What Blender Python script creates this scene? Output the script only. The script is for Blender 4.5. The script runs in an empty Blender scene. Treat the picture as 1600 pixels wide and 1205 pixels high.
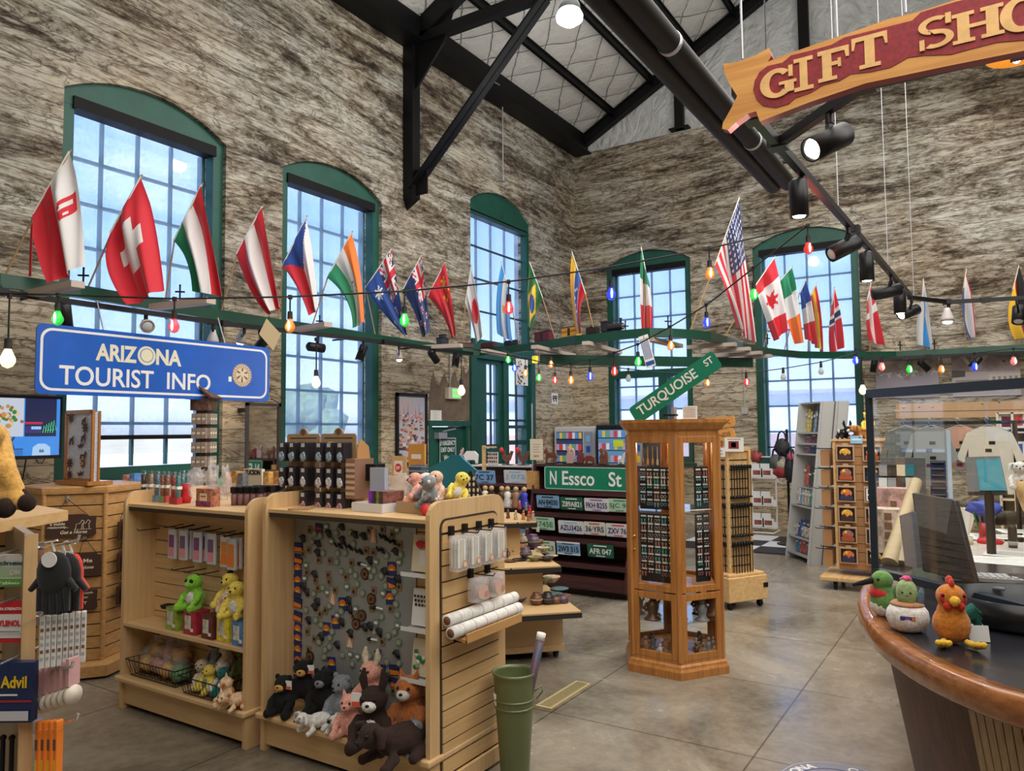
import bpy,bmesh,math,random
from mathutils import Vector,Matrix,noise
random.seed(7)
PI=math.pi
C=bpy.context.scene.collection
SC=bpy.context.scene
# ------------------------------------------------------------------ camera
F_PX,YAW,PITCH,ROLL,EYE=1178.458,0.567358,0.0605688,0.0088044,1.85
_f=Vector((math.cos(YAW)*math.cos(PITCH),math.sin(YAW)*math.cos(PITCH),math.sin(PITCH)))
_r=_f.cross(Vector((0,0,1))).normalized()
_d=_f.cross(_r)
_r2=_r*math.cos(ROLL)+_d*math.sin(ROLL)
_d2=_d*math.cos(ROLL)-_r*math.sin(ROLL)
cam_data=bpy.data.cameras.new('camera')
cam=bpy.data.objects.new('camera',cam_data)
C.objects.link(cam)
cam_data.sensor_width=36.0
cam_data.lens=F_PX/1600*36.0
cam_data.clip_end=300
cam.matrix_world=Matrix(((_r2.x,-_d2.x,-_f.x,0),(_r2.y,-_d2.y,-_f.y,0),(_r2.z,-_d2.z,-_f.z,EYE),(0,0,0,1)))
SC.camera=cam
E0=Vector((0,0,EYE))
def ray(x,y):
 a,b=(x-800)/F_PX,(y-602.5)/F_PX
 return _r2*a+_d2*b+_f
 # a pixel of the photo turned into a point on the plane X=, Y= or Z=
def PX(x,y,X):r=ray(x,y);return E0+r*(X/r.x)
def PY(x,y,Y):r=ray(x,y);return E0+r*(Y/r.y)
def PZ(x,y,Z):r=ray(x,y);return E0+r*((Z-EYE)/r.z)
# ------------------------------------------------------------------ view, world, lights
SC.view_settings.view_transform='Standard'
SC.view_settings.look='None'
SC.view_settings.gamma=1.0
SC.view_settings.exposure=0.0
SC.view_settings.use_curve_mapping=False
w=bpy.data.worlds.new('sky');SC.world=w;w.use_nodes=True
nt=w.node_tree;nt.nodes.clear()
def N(nt,t,**kw):
 n=nt.nodes.new(t)
 for k,v in kw.items():
  if k in n.inputs:n.inputs[k].default_value=v
  else:setattr(n,k,v)
 return n
def ramp(nt,stops,interp='LINEAR'):
 n=nt.nodes.new('ShaderNodeValToRGB');cr=n.color_ramp;cr.interpolation=interp
 while len(cr.elements)>1:cr.elements.remove(cr.elements[0])
 for i,(p,c)in enumerate(stops):
  e=cr.elements[0]if i==0 else cr.elements.new(p)
  e.position=p;e.color=(c[0],c[1],c[2],1)if len(c)==3 else c
 return n
tc=N(nt,'ShaderNodeTexCoord');sx=N(nt,'ShaderNodeSeparateXYZ');nt.links.new(tc.outputs['Generated'],sx.inputs[0])
rp=ramp(nt,[(0.0,(.45,.46,.45)),(0.03,(.75,.82,.92)),(.16,(.42,.60,.95)),(.32,(.22,.42,.88)),(.6,(.12,.32,.85))])
nt.links.new(sx.outputs[2],rp.inputs[0])
mp=N(nt,'ShaderNodeMapping');mp.inputs['Scale'].default_value=(2.2,2.2,7)
nz=N(nt,'ShaderNodeTexNoise',Scale=1.3,Detail=6.0,Roughness=.6)
nt.links.new(tc.outputs['Generated'],mp.inputs[0]);nt.links.new(mp.outputs[0],nz.inputs[0])
cr=ramp(nt,[(.5,(0,0,0)),(.75,(.6,.6,.6))]);nt.links.new(nz.outputs[0],cr.inputs[0])
mx=N(nt,'ShaderNodeMix',data_type='RGBA');nt.links.new(cr.outputs[0],mx.inputs[0]);nt.links.new(rp.outputs[0],mx.inputs[6]);mx.inputs[7].default_value=(.9,.94,1,1)
bg=N(nt,'ShaderNodeBackground',Strength=2.15);nt.links.new(mx.outputs[2],bg.inputs[0])
wo=N(nt,'ShaderNodeOutputWorld');nt.links.new(bg.outputs[0],wo.inputs[0])
def light(name,typ,loc,energy,color=(1,1,1),size=1,size_y=None,target=None,spot=None,blend=.5):
 d=bpy.data.lights.new(name,typ);d.energy=energy;d.color=color
 if typ=='AREA':
  d.shape='RECTANGLE';d.size=size;d.size_y=size_y or size
 elif typ=='SUN':d.angle=size
 else:d.shadow_soft_size=size
 if spot:d.spot_size=spot;d.spot_blend=blend
 o=bpy.data.objects.new(name,d);C.objects.link(o);o.location=loc
 if target is not None:
  o.rotation_euler=(Vector(target)-Vector(loc)).to_track_quat('-Z','Y').to_euler()
 return o
light('sun','SUN',(0,0,20),9,(1,.96,.9),.01,target=(14,12,4))
light('hall_fill','AREA',(7.0,2.0,7.2),420,(1,.95,.88),8,6,target=(7.0,2.0,0))  # broad unseen area fills added overhead, in place of the roof fixtures' light
light('hall_fill','AREA',(0.5,0.5,5.6),200,(1,.95,.88),5,5,target=(2.6,2.4,0))
light('hall_fill','AREA',(5.0,-1.5,6.2),330,(1,.96,.9),6,5,target=(9.5,6.5,4.2))
light('hall_fill','AREA',(11.0,0.0,6.6),120,(1,.94,.86),5,4,target=(12.5,2.0,0))
light('hall_up_fill','AREA',(8.5,2.6,6.0),150,(1,.97,.92),6,6,target=(8.5,3.0,11))  # added upward fill to brighten the ceiling, no fixture modelled here
# ------------------------------------------------------------------ materials
MATS={}
def mat(name,col=(.5,.5,.5),rough=.55,metal=0.0,var=0.0,scale=8.0,bump=0.0,bscale=None,emit=None,es=0.0,alpha=1.0,trans=0.0,spec=.5,stretch=(1,1,1),col2=None,coat=0.0,sheen=0.0):
 if name in MATS:return MATS[name]
 m=bpy.data.materials.new(name);m.use_nodes=True
 nt=m.node_tree;b=nt.nodes['Principled BSDF']
 b.inputs['Base Color'].default_value=(*col,1);b.inputs['Roughness'].default_value=rough
 b.inputs['Metallic'].default_value=metal;b.inputs['Specular IOR Level'].default_value=spec
 b.inputs['Transmission Weight'].default_value=trans;b.inputs['Alpha'].default_value=alpha
 b.inputs['Coat Weight'].default_value=coat;b.inputs['Sheen Weight'].default_value=sheen
 if emit:b.inputs['Emission Color'].default_value=(*emit,1);b.inputs['Emission Strength'].default_value=es
 m.diffuse_color=(*col,1)
 if var or bump or col2:
  t=N(nt,'ShaderNodeTexCoord');mp=N(nt,'ShaderNodeMapping');mp.inputs['Scale'].default_value=stretch
  nt.links.new(t.outputs['Object'],mp.inputs[0])
  n=N(nt,'ShaderNodeTexNoise',Scale=scale,Detail=5.0,Roughness=.65);nt.links.new(mp.outputs[0],n.inputs[0])
  if var or col2:
   c2=col2 or tuple(c*(1-var)for c in col);c1=col if col2 else tuple(min(1,c*(1+var))for c in col)
   r=ramp(nt,[(.36,c2),(.64,c1)]);nt.links.new(n.outputs[0],r.inputs[0]);nt.links.new(r.outputs[0],b.inputs['Base Color'])
  if bump:
   n2=n
   if bscale:n2=N(nt,'ShaderNodeTexNoise',Scale=bscale,Detail=4.0);nt.links.new(mp.outputs[0],n2.inputs[0])
   bp_=N(nt,'ShaderNodeBump',Strength=bump,Distance=.01);nt.links.new(n2.outputs[0],bp_.inputs['Height']);nt.links.new(bp_.outputs[0],b.inputs['Normal'])
 MATS[name]=m
 return m
def wood(name,c1,c2,axis='Z',scale=1.0,rough=.42,coat=0.0):
 st={'Z':(22,22,1.2),'X':(1.2,22,22),'Y':(22,1.2,22)}[axis]
 return mat(name,c1,rough,0,col2=c2,scale=1.6*scale,stretch=st,bump=.05,coat=coat)
maple=wood('maple_laminate',(.72,.49,.25),(.62,.40,.19))
maple_y=wood('maple_laminate_shelf',(.72,.50,.26),(.63,.41,.20),'Y')
maple_x=wood('maple_laminate_panel',(.68,.45,.215),(.58,.36,.16),'X')
oak=wood('honey_oak',(.50,.215,.055),(.33,.125,.028),'Z',1,.35,.3)
oak_dark=wood('brown_oak',(.36,.16,.06),(.2,.08,.03),'Z')
slat_oak=wood('orange_maple',(.60,.335,.13),(.48,.25,.085),'X')
cherry=wood('dark_cherry',(.085,.028,.03),(.04,.014,.016),'Y',1,.35)
walnut=wood('counter_brown',(.12,.048,.022),(.06,.022,.010),'Z',1,.55)
counter_edge=wood('counter_edge_wood',(.40,.155,.05),(.24,.08,.022),'Y',.8,.22,.5)
pine=wood('pine',(.74,.50,.24),(.60,.36,.14),'X')
sign_pine=wood('carved_sign_pine',(.83,.42,.10),(.62,.26,.05),'Y',.55,.5)
black=mat('black_plastic',(.008,.008,.009),.42,spec=.35)
black_steel=mat('black_steel',(.004,.004,.0045),.5,spec=.25)
dark=mat('dark_slot',(.04,.025,.015),.8)
white=mat('white_paint',(.82,.82,.80),.5)
paper=mat('white_paper',(.85,.84,.80),.7)
cream=mat('cream',(.78,.68,.5),.6)
chrome=mat('chrome',(.75,.75,.75),.25,1)
steel=mat('grey_steel',(.42,.43,.45),.4,.6)
green_paint=mat('green_frame_paint',(.006,.075,.052),.5,var=.15,scale=3)
shelf_green=mat('shelf_green_paint',(.005,.055,.032),.4,var=.2,scale=3)
brass=mat('brass',(.70,.45,.12),.3,1)
red=mat('red',(.62,.02,.03),.6);blue=mat('blue',(.02,.08,.42),.6);yellow=mat('yellow',(.85,.55,.02),.6)
orange=mat('orange',(.85,.22,.02),.6);green=mat('green',(.02,.28,.08),.6);pink=mat('pink',(.8,.3,.36),.6)
purple=mat('purple',(.25,.06,.35),.6);teal=mat('teal',(.01,.2,.25),.6);grey=mat('grey',(.35,.35,.36),.6)
brown=mat('brown',(.18,.08,.04),.7);tan=mat('tan',(.5,.32,.16),.7);sky_blue=mat('light_blue',(.25,.55,.8),.6)
navy=mat('navy',(.015,.03,.14),.6);maroon=mat('maroon',(.16,.015,.02),.6)
def clear(name,tint=(.95,.97,1),rough=.03,refl=1.0):
 if name in MATS:return MATS[name]
 m=bpy.data.materials.new(name);m.use_nodes=True;nt=m.node_tree;nt.nodes.clear()
 tr=N(nt,'ShaderNodeBsdfTransparent');tr.inputs[0].default_value=(*tint,1)
 gl=N(nt,'ShaderNodeBsdfGlossy',Roughness=rough)
 fr=N(nt,'ShaderNodeLayerWeight',Blend=.5);pw=N(nt,'ShaderNodeMath',operation='POWER');pw.inputs[1].default_value=4.0
 nt.links.new(fr.outputs['Facing'],pw.inputs[0])
 mu=N(nt,'ShaderNodeMath',operation='MULTIPLY_ADD');mu.inputs[1].default_value=.9*refl;mu.inputs[2].default_value=.045*refl
 nt.links.new(pw.outputs[0],mu.inputs[0])
 mi=N(nt,'ShaderNodeMixShader');nt.links.new(mu.outputs[0],mi.inputs[0]);nt.links.new(tr.outputs[0],mi.inputs[1]);nt.links.new(gl.outputs[0],mi.inputs[2])
 o=N(nt,'ShaderNodeOutputMaterial');nt.links.new(mi.outputs[0],o.inputs[0])
 MATS[name]=m;return m
glass=clear('window_glass');case_glass=clear('case_glass',(.97,.99,.98));guard_glass=clear('guard_glass',(.93,.97,.98),.02,2.6)
def film(name,op=.35,tint=(.9,.9,.92)):
 if name in MATS:return MATS[name]
 m=bpy.data.materials.new(name);m.use_nodes=True;nt=m.node_tree;nt.nodes.clear()
 tr=N(nt,'ShaderNodeBsdfTransparent');gl=N(nt,'ShaderNodeBsdfPrincipled',Roughness=.15);gl.inputs['Base Color'].default_value=(*tint,1)
 t=N(nt,'ShaderNodeTexCoord');n=N(nt,'ShaderNodeTexNoise',Scale=30.0,Detail=3.0);nt.links.new(t.outputs['Object'],n.inputs[0])
 b=N(nt,'ShaderNodeBump',Strength=.8,Distance=.02);nt.links.new(n.outputs[0],b.inputs['Height']);nt.links.new(b.outputs[0],gl.inputs['Normal'])
 mi=N(nt,'ShaderNodeMixShader',Fac=op);nt.links.new(tr.outputs[0],mi.inputs[1]);nt.links.new(gl.outputs[0],mi.inputs[2])
 o=N(nt,'ShaderNodeOutputMaterial');nt.links.new(mi.outputs[0],o.inputs[0]);MATS[name]=m;return m
plastic_bag=film('clear_plastic_bag',.24)
def mat_wall():
 m=bpy.data.materials.new('board_formed_concrete');m.use_nodes=True;nt=m.node_tree;b=nt.nodes['Principled BSDF'];L=nt.links.new
 t=N(nt,'ShaderNodeNewGeometry');s=N(nt,'ShaderNodeSeparateXYZ');L(t.outputs['Position'],s.inputs[0])
 add=N(nt,'ShaderNodeMath',operation='SUBTRACT');L(s.outputs[0],add.inputs[0]);L(s.outputs[1],add.inputs[1])
 def comb(sx_,sz_,off=0):
  c=N(nt,'ShaderNodeCombineXYZ');m1=N(nt,'ShaderNodeMath',operation='MULTIPLY');m1.inputs[1].default_value=sx_;L(add.outputs[0],m1.inputs[0])
  m2=N(nt,'ShaderNodeMath',operation='MULTIPLY_ADD');m2.inputs[1].default_value=sz_;m2.inputs[2].default_value=off;L(s.outputs[2],m2.inputs[0])
  L(m1.outputs[0],c.inputs[0]);L(m2.outputs[0],c.inputs[2]);return c
 big=N(nt,'ShaderNodeTexNoise',Scale=1.0,Detail=9.0,Roughness=.72,Distortion=1.3);L(comb(.42,2.2).outputs[0],big.inputs[0])
 fine=N(nt,'ShaderNodeTexNoise',Scale=1.0,Detail=8.0,Roughness=.75);L(comb(6,16,3).outputs[0],fine.inputs[0])
 blot=N(nt,'ShaderNodeTexNoise',Scale=1.0,Detail=3.0);L(comb(.5,.6,7).outputs[0],blot.inputs[0])
 mixn=N(nt,'ShaderNodeMath',operation='MULTIPLY_ADD');mixn.inputs[1].default_value=.55;L(fine.outputs[0],mixn.inputs[0]);L(big.outputs[0],mixn.inputs[2])
 # board joints
 wob=N(nt,'ShaderNodeTexNoise',Scale=1.0,Detail=2.0);L(comb(.35,.2,1).outputs[0],wob.inputs[0])
 zz=N(nt,'ShaderNodeMath',operation='MULTIPLY_ADD');zz.inputs[1].default_value=.16;L(wob.outputs[0],zz.inputs[0]);L(s.outputs[2],zz.inputs[2])
 dv=N(nt,'ShaderNodeMath',operation='MULTIPLY');dv.inputs[1].default_value=1/.165;L(zz.outputs[0],dv.inputs[0])
 fr=N(nt,'ShaderNodeMath',operation='FRACT');L(dv.outputs[0],fr.inputs[0])
 pk=ramp(nt,[(0.0,(0,0,0)),(.06,(1,1,1)),(.95,(1,1,1)),(1,(.3,.3,.3))]);L(fr.outputs[0],pk.inputs[0])
 # more stain up high, cleaner and browner low down
 zr=ramp(nt,[(0.0,(.12,.12,.12)),(.37,(.12,.12,.12)),(.43,(.01,.01,.01)),(.85,(-.02,-.02,-.02)),(1,(-.05,-.05,-.05))])
 zm=N(nt,'ShaderNodeMath',operation='MULTIPLY');zm.inputs[1].default_value=1/8.5;L(s.outputs[2],zm.inputs[0]);L(zm.outputs[0],zr.inputs[0])
 val=N(nt,'ShaderNodeMath',operation='ADD');L(mixn.outputs[0],val.inputs[0]);L(zr.outputs[0],val.inputs[1])
 col=ramp(nt,[(.59,(.022,.016,.011)),(.67,(.09,.068,.048)),(.735,(.23,.195,.15)),(.80,(.39,.36,.305)),(.88,(.53,.51,.45)),(.98,(.64,.62,.56))]);L(val.outputs[0],col.inputs[0])
 prev=col.outputs[0]
 for k,(sa,sb,wd,dk)in enumerate(((.55,3.4,.020,.18),(1.3,5.5,.028,.3))):
  cn=N(nt,'ShaderNodeTexNoise',Scale=1.0,Detail=7.0,Roughness=.62,Distortion=1.0);L(comb(sa,sb,11+5*k).outputs[0],cn.inputs[0])
  c1=N(nt,'ShaderNodeMath',operation='SUBTRACT');c1.inputs[1].default_value=.5;L(cn.outputs[0],c1.inputs[0])
  c2=N(nt,'ShaderNodeMath',operation='ABSOLUTE');L(c1.outputs[0],c2.inputs[0])
  c3=ramp(nt,[(0,(dk,dk*.85,dk*.7)),(wd,(1,1,1))]);L(c2.outputs[0],c3.inputs[0])
  hz_=N(nt,'ShaderNodeMix',data_type='RGBA',blend_type='MULTIPLY');hz_.inputs[0].default_value=.85;L(prev,hz_.inputs[6]);L(c3.outputs[0],hz_.inputs[7]);prev=hz_.outputs[2]
 tintr=ramp(nt,[(.35,(1.0,.88,.72)),(.6,(.98,1.0,1.0))]);L(blot.outputs[0],tintr.inputs[0])
 m1=N(nt,'ShaderNodeMix',data_type='RGBA',blend_type='MULTIPLY');m1.inputs[0].default_value=.8;L(prev,m1.inputs[6]);L(tintr.outputs[0],m1.inputs[7])
 m2=N(nt,'ShaderNodeMix',data_type='RGBA',blend_type='MULTIPLY');m2.inputs[0].default_value=.8;L(m1.outputs[2],m2.inputs[6]);L(pk.outputs[0],m2.inputs[7])
 # warmer tan towards the floor (bare concrete, not painted)
 lo=ramp(nt,[(0.0,(1.0,.84,.64)),(.34,(1.0,.86,.68)),(.42,(1,1,1))]);L(zm.outputs[0],lo.inputs[0])
 m3=N(nt,'ShaderNodeMix',data_type='RGBA',blend_type='MULTIPLY');m3.inputs[0].default_value=.8;L(m2.outputs[2],m3.inputs[6]);L(lo.outputs[0],m3.inputs[7])
 L(m3.outputs[2],b.inputs['Base Color']);b.inputs['Roughness'].default_value=.9
 bp_=N(nt,'ShaderNodeBump',Strength=.7,Distance=.03);L(val.outputs[0],bp_.inputs['Height']);L(bp_.outputs[0],b.inputs['Normal'])
 return m
wall_mat=mat_wall()
def mat_floor():
 m=bpy.data.materials.new('polished_concrete');m.use_nodes=True;nt=m.node_tree;b=nt.nodes['Principled BSDF'];L=nt.links.new
 t=N(nt,'ShaderNodeNewGeometry');s=N(nt,'ShaderNodeSeparateXYZ');L(t.outputs['Position'],s.inputs[0])
 n1=N(nt,'ShaderNodeTexNoise',Scale=.9,Detail=8.0,Roughness=.65,Distortion=.6);L(t.outputs['Position'],n1.inputs[0])
 n2=N(nt,'ShaderNodeTexNoise',Scale=14.0,Detail=6.0,Roughness=.7);L(t.outputs['Position'],n2.inputs[0])
 a=N(nt,'ShaderNodeMath',operation='MULTIPLY_ADD');a.inputs[1].default_value=.3;L(n2.outputs[0],a.inputs[0]);L(n1.outputs[0],a.inputs[2])
 col=ramp(nt,[(.48,(.13,.112,.085)),(.62,(.225,.195,.15)),(.8,(.34,.30,.235))]);L(a.outputs[0],col.inputs[0])
 prev=col.outputs[0]
 for ax,off,pit in((0,4.42,1.285),(1,1.22,1.31)):
  q=N(nt,'ShaderNodeMath',operation='SUBTRACT');L(s.outputs[ax],q.inputs[0]);q.inputs[1].default_value=off-20*pit
  q2=N(nt,'ShaderNodeMath',operation='DIVIDE');L(q.outputs[0],q2.inputs[0]);q2.inputs[1].default_value=pit
  q3=N(nt,'ShaderNodeMath',operation='FRACT');L(q2.outputs[0],q3.inputs[0])
  r=ramp(nt,[(0,(.12,.10,.08)),(.005,(1,1,1)),(.995,(1,1,1)),(1,(.12,.1,.08))]);L(q3.outputs[0],r.inputs[0])
  mm=N(nt,'ShaderNodeMix',data_type='RGBA',blend_type='MULTIPLY');mm.inputs[0].default_value=1;L(prev,mm.inputs[6]);L(r.outputs[0],mm.inputs[7]);prev=mm.outputs[2]
 L(prev,b.inputs['Base Color'])
 rr=ramp(nt,[(.4,(.16,.16,.16)),(.7,(.34,.34,.34))]);L(n1.outputs[0],rr.inputs[0]);L(rr.outputs[0],b.inputs['Roughness'])
 b.inputs['Specular IOR Level'].default_value=.6
 return m
floor_mat=mat_floor()
def mat_quilt():
 m=bpy.data.materials.new('quilted_insulation');m.use_nodes=True;nt=m.node_tree;b=nt.nodes['Principled BSDF'];L=nt.links.new
 t=N(nt,'ShaderNodeNewGeometry');s=N(nt,'ShaderNodeSeparateXYZ');L(t.outputs['Position'],s.inputs[0])
 nz_=N(nt,'ShaderNodeTexNoise',Scale=1.2,Detail=3.0);L(t.outputs['Position'],nz_.inputs[0])
 outs=[]
 for sg in(1,-1):
  a=N(nt,'ShaderNodeMath',operation='MULTIPLY_ADD');a.inputs[1].default_value=sg*1.15;L(s.outputs[1],a.inputs[0]);L(s.outputs[0],a.inputs[2])
  w_=N(nt,'ShaderNodeMath',operation='MULTIPLY_ADD');w_.inputs[1].default_value=.35;L(nz_.outputs[0],w_.inputs[0]);L(a.outputs[0],w_.inputs[2])
  d_=N(nt,'ShaderNodeMath',operation='MULTIPLY');d_.inputs[1].default_value=1/.82;L(w_.outputs[0],d_.inputs[0])
  f_=N(nt,'ShaderNodeMath',operation='PINGPONG');f_.inputs[1].default_value=.5;L(d_.outputs[0],f_.inputs[0])
  r=ramp(nt,[(0,(0,0,0)),(.022,(.75,.75,.75)),(.3,(1,1,1))]);L(f_.outputs[0],r.inputs[0]);outs.append(r)
 mn=N(nt,'ShaderNodeMath',operation='MINIMUM');L(outs[0].outputs[0],mn.inputs[0]);L(outs[1].outputs[0],mn.inputs[1])
 n2=N(nt,'ShaderNodeTexNoise',Scale=5.0,Detail=4.0,Distortion=2.0);L(t.outputs['Position'],n2.inputs[0])
 c=ramp(nt,[(0,(.33,.32,.30)),(.4,(.50,.49,.455)),(1,(.58,.565,.53))]);L(mn.outputs[0],c.inputs[0]);L(c.outputs[0],b.inputs['Base Color'])
 b1=N(nt,'ShaderNodeBump',Strength=.8,Distance=.08);L(mn.outputs[0],b1.inputs['Height'])
 b2=N(nt,'ShaderNodeBump',Strength=.5,Distance=.05);L(n2.outputs[0],b2.inputs['Height']);L(b1.outputs[0],b2.inputs['Normal']);L(b2.outputs[0],b.inputs['Normal'])
 b.inputs['Roughness'].default_value=.55
 return m
quilt=mat_quilt()
wrinkle=mat('wrinkled_white_insulation',(.55,.56,.55),.5,var=.12,scale=1.6,bump=.6,bscale=2.2)
for n_ in wrinkle.node_tree.nodes:
 if n_.type=='BUMP':n_.inputs['Distance'].default_value=.16
 if n_.type=='TEX_NOISE':n_.inputs['Distortion'].default_value=2.5
def mat_shade(name,fac,c1,c2):
 m=bpy.data.materials.new(name);m.use_nodes=True;nt=m.node_tree;nt.nodes.clear();L=nt.links.new
 t=N(nt,'ShaderNodeNewGeometry');n=N(nt,'ShaderNodeTexNoise',Scale=38.0,Detail=4.0,Roughness=.8);L(t.outputs['Position'],n.inputs[0])
 r=ramp(nt,[(.35,c1),(.65,c2)]);L(n.outputs[0],r.inputs[0])
 tr=N(nt,'ShaderNodeBsdfTransparent');L(r.outputs[0],tr.inputs[0])
 tl=N(nt,'ShaderNodeBsdfTranslucent');tl.inputs[0].default_value=(.8,.85,.9,1)
 mi=N(nt,'ShaderNodeMixShader',Fac=fac);L(tr.outputs[0],mi.inputs[1]);L(tl.outputs[0],mi.inputs[2])
 o=N(nt,'ShaderNodeOutputMaterial');L(mi.outputs[0],o.inputs[0]);return m
shade_mat=mat_shade('mesh_roller_shade',.3,(.62,.70,.82),(.98,.99,1.0))
# ------------------------------------------------------------------ mesh builder
def basis(x,y,z,o):
 return Matrix(((x[0],y[0],z[0],o[0]),(x[1],y[1],z[1],o[1]),(x[2],y[2],z[2],o[2]),(0,0,0,1)))
class MB:
 def __init__(s,*mats):
  s.v=[];s.f=[];s.m=[];s.sm=[];s.mats=list(mats);s.M=None
 def mi(s,m):
  if m is None:return 0
  if isinstance(m,int):return m
  if m not in s.mats:s.mats.append(m)
  return s.mats.index(m)
 def add(s,vs,fs,m=None,smooth=False):
  b=len(s.v);k=s.mi(m)
  for v in vs:
   v=Vector(v)
   s.v.append(s.M@v if s.M else v)
  for f in fs:
   s.f.append([b+i for i in f]);s.m.append(k);s.sm.append(smooth)
  return s
 def box(s,c,d,m=None,rz=0,R=None):
  hx,hy,hz=d[0]/2,d[1]/2,d[2]/2
  vs=[Vector((x,y,z))for x in(-hx,hx)for y in(-hy,hy)for z in(-hz,hz)]
  if rz:R=Matrix.Rotation(rz,3,'Z')
  if R is not None:vs=[R@v for v in vs]
  c=Vector(c);vs=[v+c for v in vs]
  return s.add(vs,[(0,1,3,2),(4,6,7,5),(0,4,5,1),(2,3,7,6),(0,2,6,4),(1,5,7,3)],m)
 def bx(s,x0,x1,y0,y1,z0,z1,m=None):
  return s.box(((x0+x1)/2,(y0+y1)/2,(z0+z1)/2),(abs(x1-x0),abs(y1-y0),abs(z1-z0)),m)
 def beam(s,p0,p1,w_,h,m=None,up=(0,0,1)):
  p0,p1=Vector(p0),Vector(p1);d=p1-p0;L_=d.length;z=d.normalized();u=Vector(up)
  if abs(z.dot(u))>.99:u=Vector((1,0,0))
  x=u.cross(z).normalized();y=z.cross(x)
  R=Matrix((x,y,z)).transposed()
  return s.box((p0+p1)/2,(w_,h,L_),m,R=R)
 def tube(s,pts,r,m=None,n=8,cap=True,smooth=True):
  pts=[Vector(p)for p in pts];rs=r if isinstance(r,(list,tuple))else[r]*len(pts)
  vs=[];fs=[];prev=None
  for i,p in enumerate(pts):
   d=(pts[min(i+1,len(pts)-1)]-pts[max(i-1,0)])
   d=d.normalized()if d.length>1e-9 else Vector((0,0,1))
   if prev is None:
    a=Vector((0,0,1))if abs(d.z)<.9 else Vector((1,0,0));x=a.cross(d).normalized()
   else:x=(prev-d*prev.dot(d)).normalized()
   prev=x;y=d.cross(x)
   for k in range(n):
    t=2*PI*k/n;vs.append(p+(x*math.cos(t)+y*math.sin(t))*rs[i])
  for i in range(len(pts)-1):
   for k in range(n):
    k2=(k+1)%n;fs.append((i*n+k,i*n+k2,(i+1)*n+k2,(i+1)*n+k))
  s.add(vs,fs,m,smooth)
  if cap:
   b=len(vs);s.add(vs[:n],[tuple(reversed(range(n)))],m);s.add(vs[b-n:],[tuple(range(n))],m)
  return s
 def cyl(s,p0,p1,r0,r1=None,m=None,n=16,smooth=True):
  return s.tube([p0,p1],[r0,r0 if r1 is None else r1],m,n,True,smooth)
 def lathe(s,prof,c=(0,0,0),m=None,n=20,axis=None,smooth=True):
  c=Vector(c);z=Vector(axis or(0,0,1)).normalized()
  a=Vector((1,0,0))if abs(z.x)<.9 else Vector((0,1,0));x=(a-z*a.dot(z)).normalized();y=z.cross(x)
  vs=[];fs=[]
  for(r,h)in prof:
   for k in range(n):
    t=2*PI*k/n;vs.append(c+(x*math.cos(t)+y*math.sin(t))*max(r,1e-4)+z*h)
  for i in range(len(prof)-1):
   for k in range(n):
    k2=(k+1)%n;fs.append((i*n+k,i*n+k2,(i+1)*n+k2,(i+1)*n+k))
  fs.append(tuple(reversed(range(n))));fs.append(tuple((len(prof)-1)*n+k for k in range(n)))
  return s.add(vs,fs,m,smooth)
 def ball(s,c,r,m=None,n=12,R=None,bumpy=0,seed=0):
  r=(r,r,r)if isinstance(r,(int,float))else r
  vs=[];fs=[];c=Vector(c);h=max(4,n//2+1)
  for i in range(h+1):
   ph=PI*i/h
   for k in range(n):
    t=2*PI*k/n;v=Vector((math.sin(ph)*math.cos(t),math.sin(ph)*math.sin(t),math.cos(ph)))
    q=1+(noise.noise(v*2.3+Vector((seed*3.1,seed*1.7,seed)))*bumpy if bumpy else 0)
    v=Vector((v.x*r[0],v.y*r[1],v.z*r[2]))*q
    vs.append(c+(R@v if R is not None else v))
  for i in range(h):
   for k in range(n):
    k2=(k+1)%n;fs.append((i*n+k,(i+1)*n+k,(i+1)*n+k2,i*n+k2))
  return s.add(vs,fs,m,True)
 def prism(s,poly,o,x,y,z,depth,m=None,side=None):
 # poly in the plane (x,y) through o; extruded along z by depth
  o,x,y,z=Vector(o),Vector(x),Vector(y),Vector(z);n=len(poly)
  a=[o+x*p[0]+y*p[1]for p in poly];b=[v+z*depth for v in a]
  s.add(a+b,[tuple(reversed(range(n))),tuple(range(n,2*n))],m)
  s.add(a+b,[(i,(i+1)%n,n+(i+1)%n,n+i)for i in range(n)],side if side is not None else m)
  return s
 def quad(s,a,b,c,d,m=None):return s.add([a,b,c,d],[(0,1,2,3)],m)
 def text(s,body,o,x,y,h,m=None,width=None,bold=0.0,depth=.002,align='CENTER',shear=0.0):
  o,x,y=Vector(o),Vector(x).normalized(),Vector(y).normalized();z=x.cross(y)
  key=(body,round(bold,4),shear)
  if key not in TXT:
   cu=bpy.data.curves.new('t','FONT');cu.body=body;cu.size=1;cu.resolution_u=4;cu.offset=bold;cu.shear=shear;cu.extrude=.5
   ob=bpy.data.objects.new('t',cu);C.objects.link(ob);bpy.context.view_layer.update()
   me=bpy.data.meshes.new_from_object(ob.evaluated_get(bpy.context.evaluated_depsgraph_get()))
   vs=[v.co.copy()for v in me.vertices];fs=[tuple(p.vertices)for p in me.polygons]
   bpy.data.objects.remove(ob);bpy.data.curves.remove(cu);bpy.data.meshes.remove(me);TXT[key]=(vs,fs)
  vs,fs=TXT[key]
  if not vs:return s
  x0,x1=min(v.x for v in vs),max(v.x for v in vs);y0,y1=min(v.y for v in vs),max(v.y for v in vs)
  sy=h/(y1-y0);sx_=(width/(x1-x0))if width else sy
  cx=(x0+x1)/2 if align=='CENTER' else x0;cy=(y0+y1)/2
  s.add([o+x*((v.x-cx)*sx_)+y*((v.y-cy)*sy)+z*((v.z+.5)*depth)for v in vs],fs,m)
  return s
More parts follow.
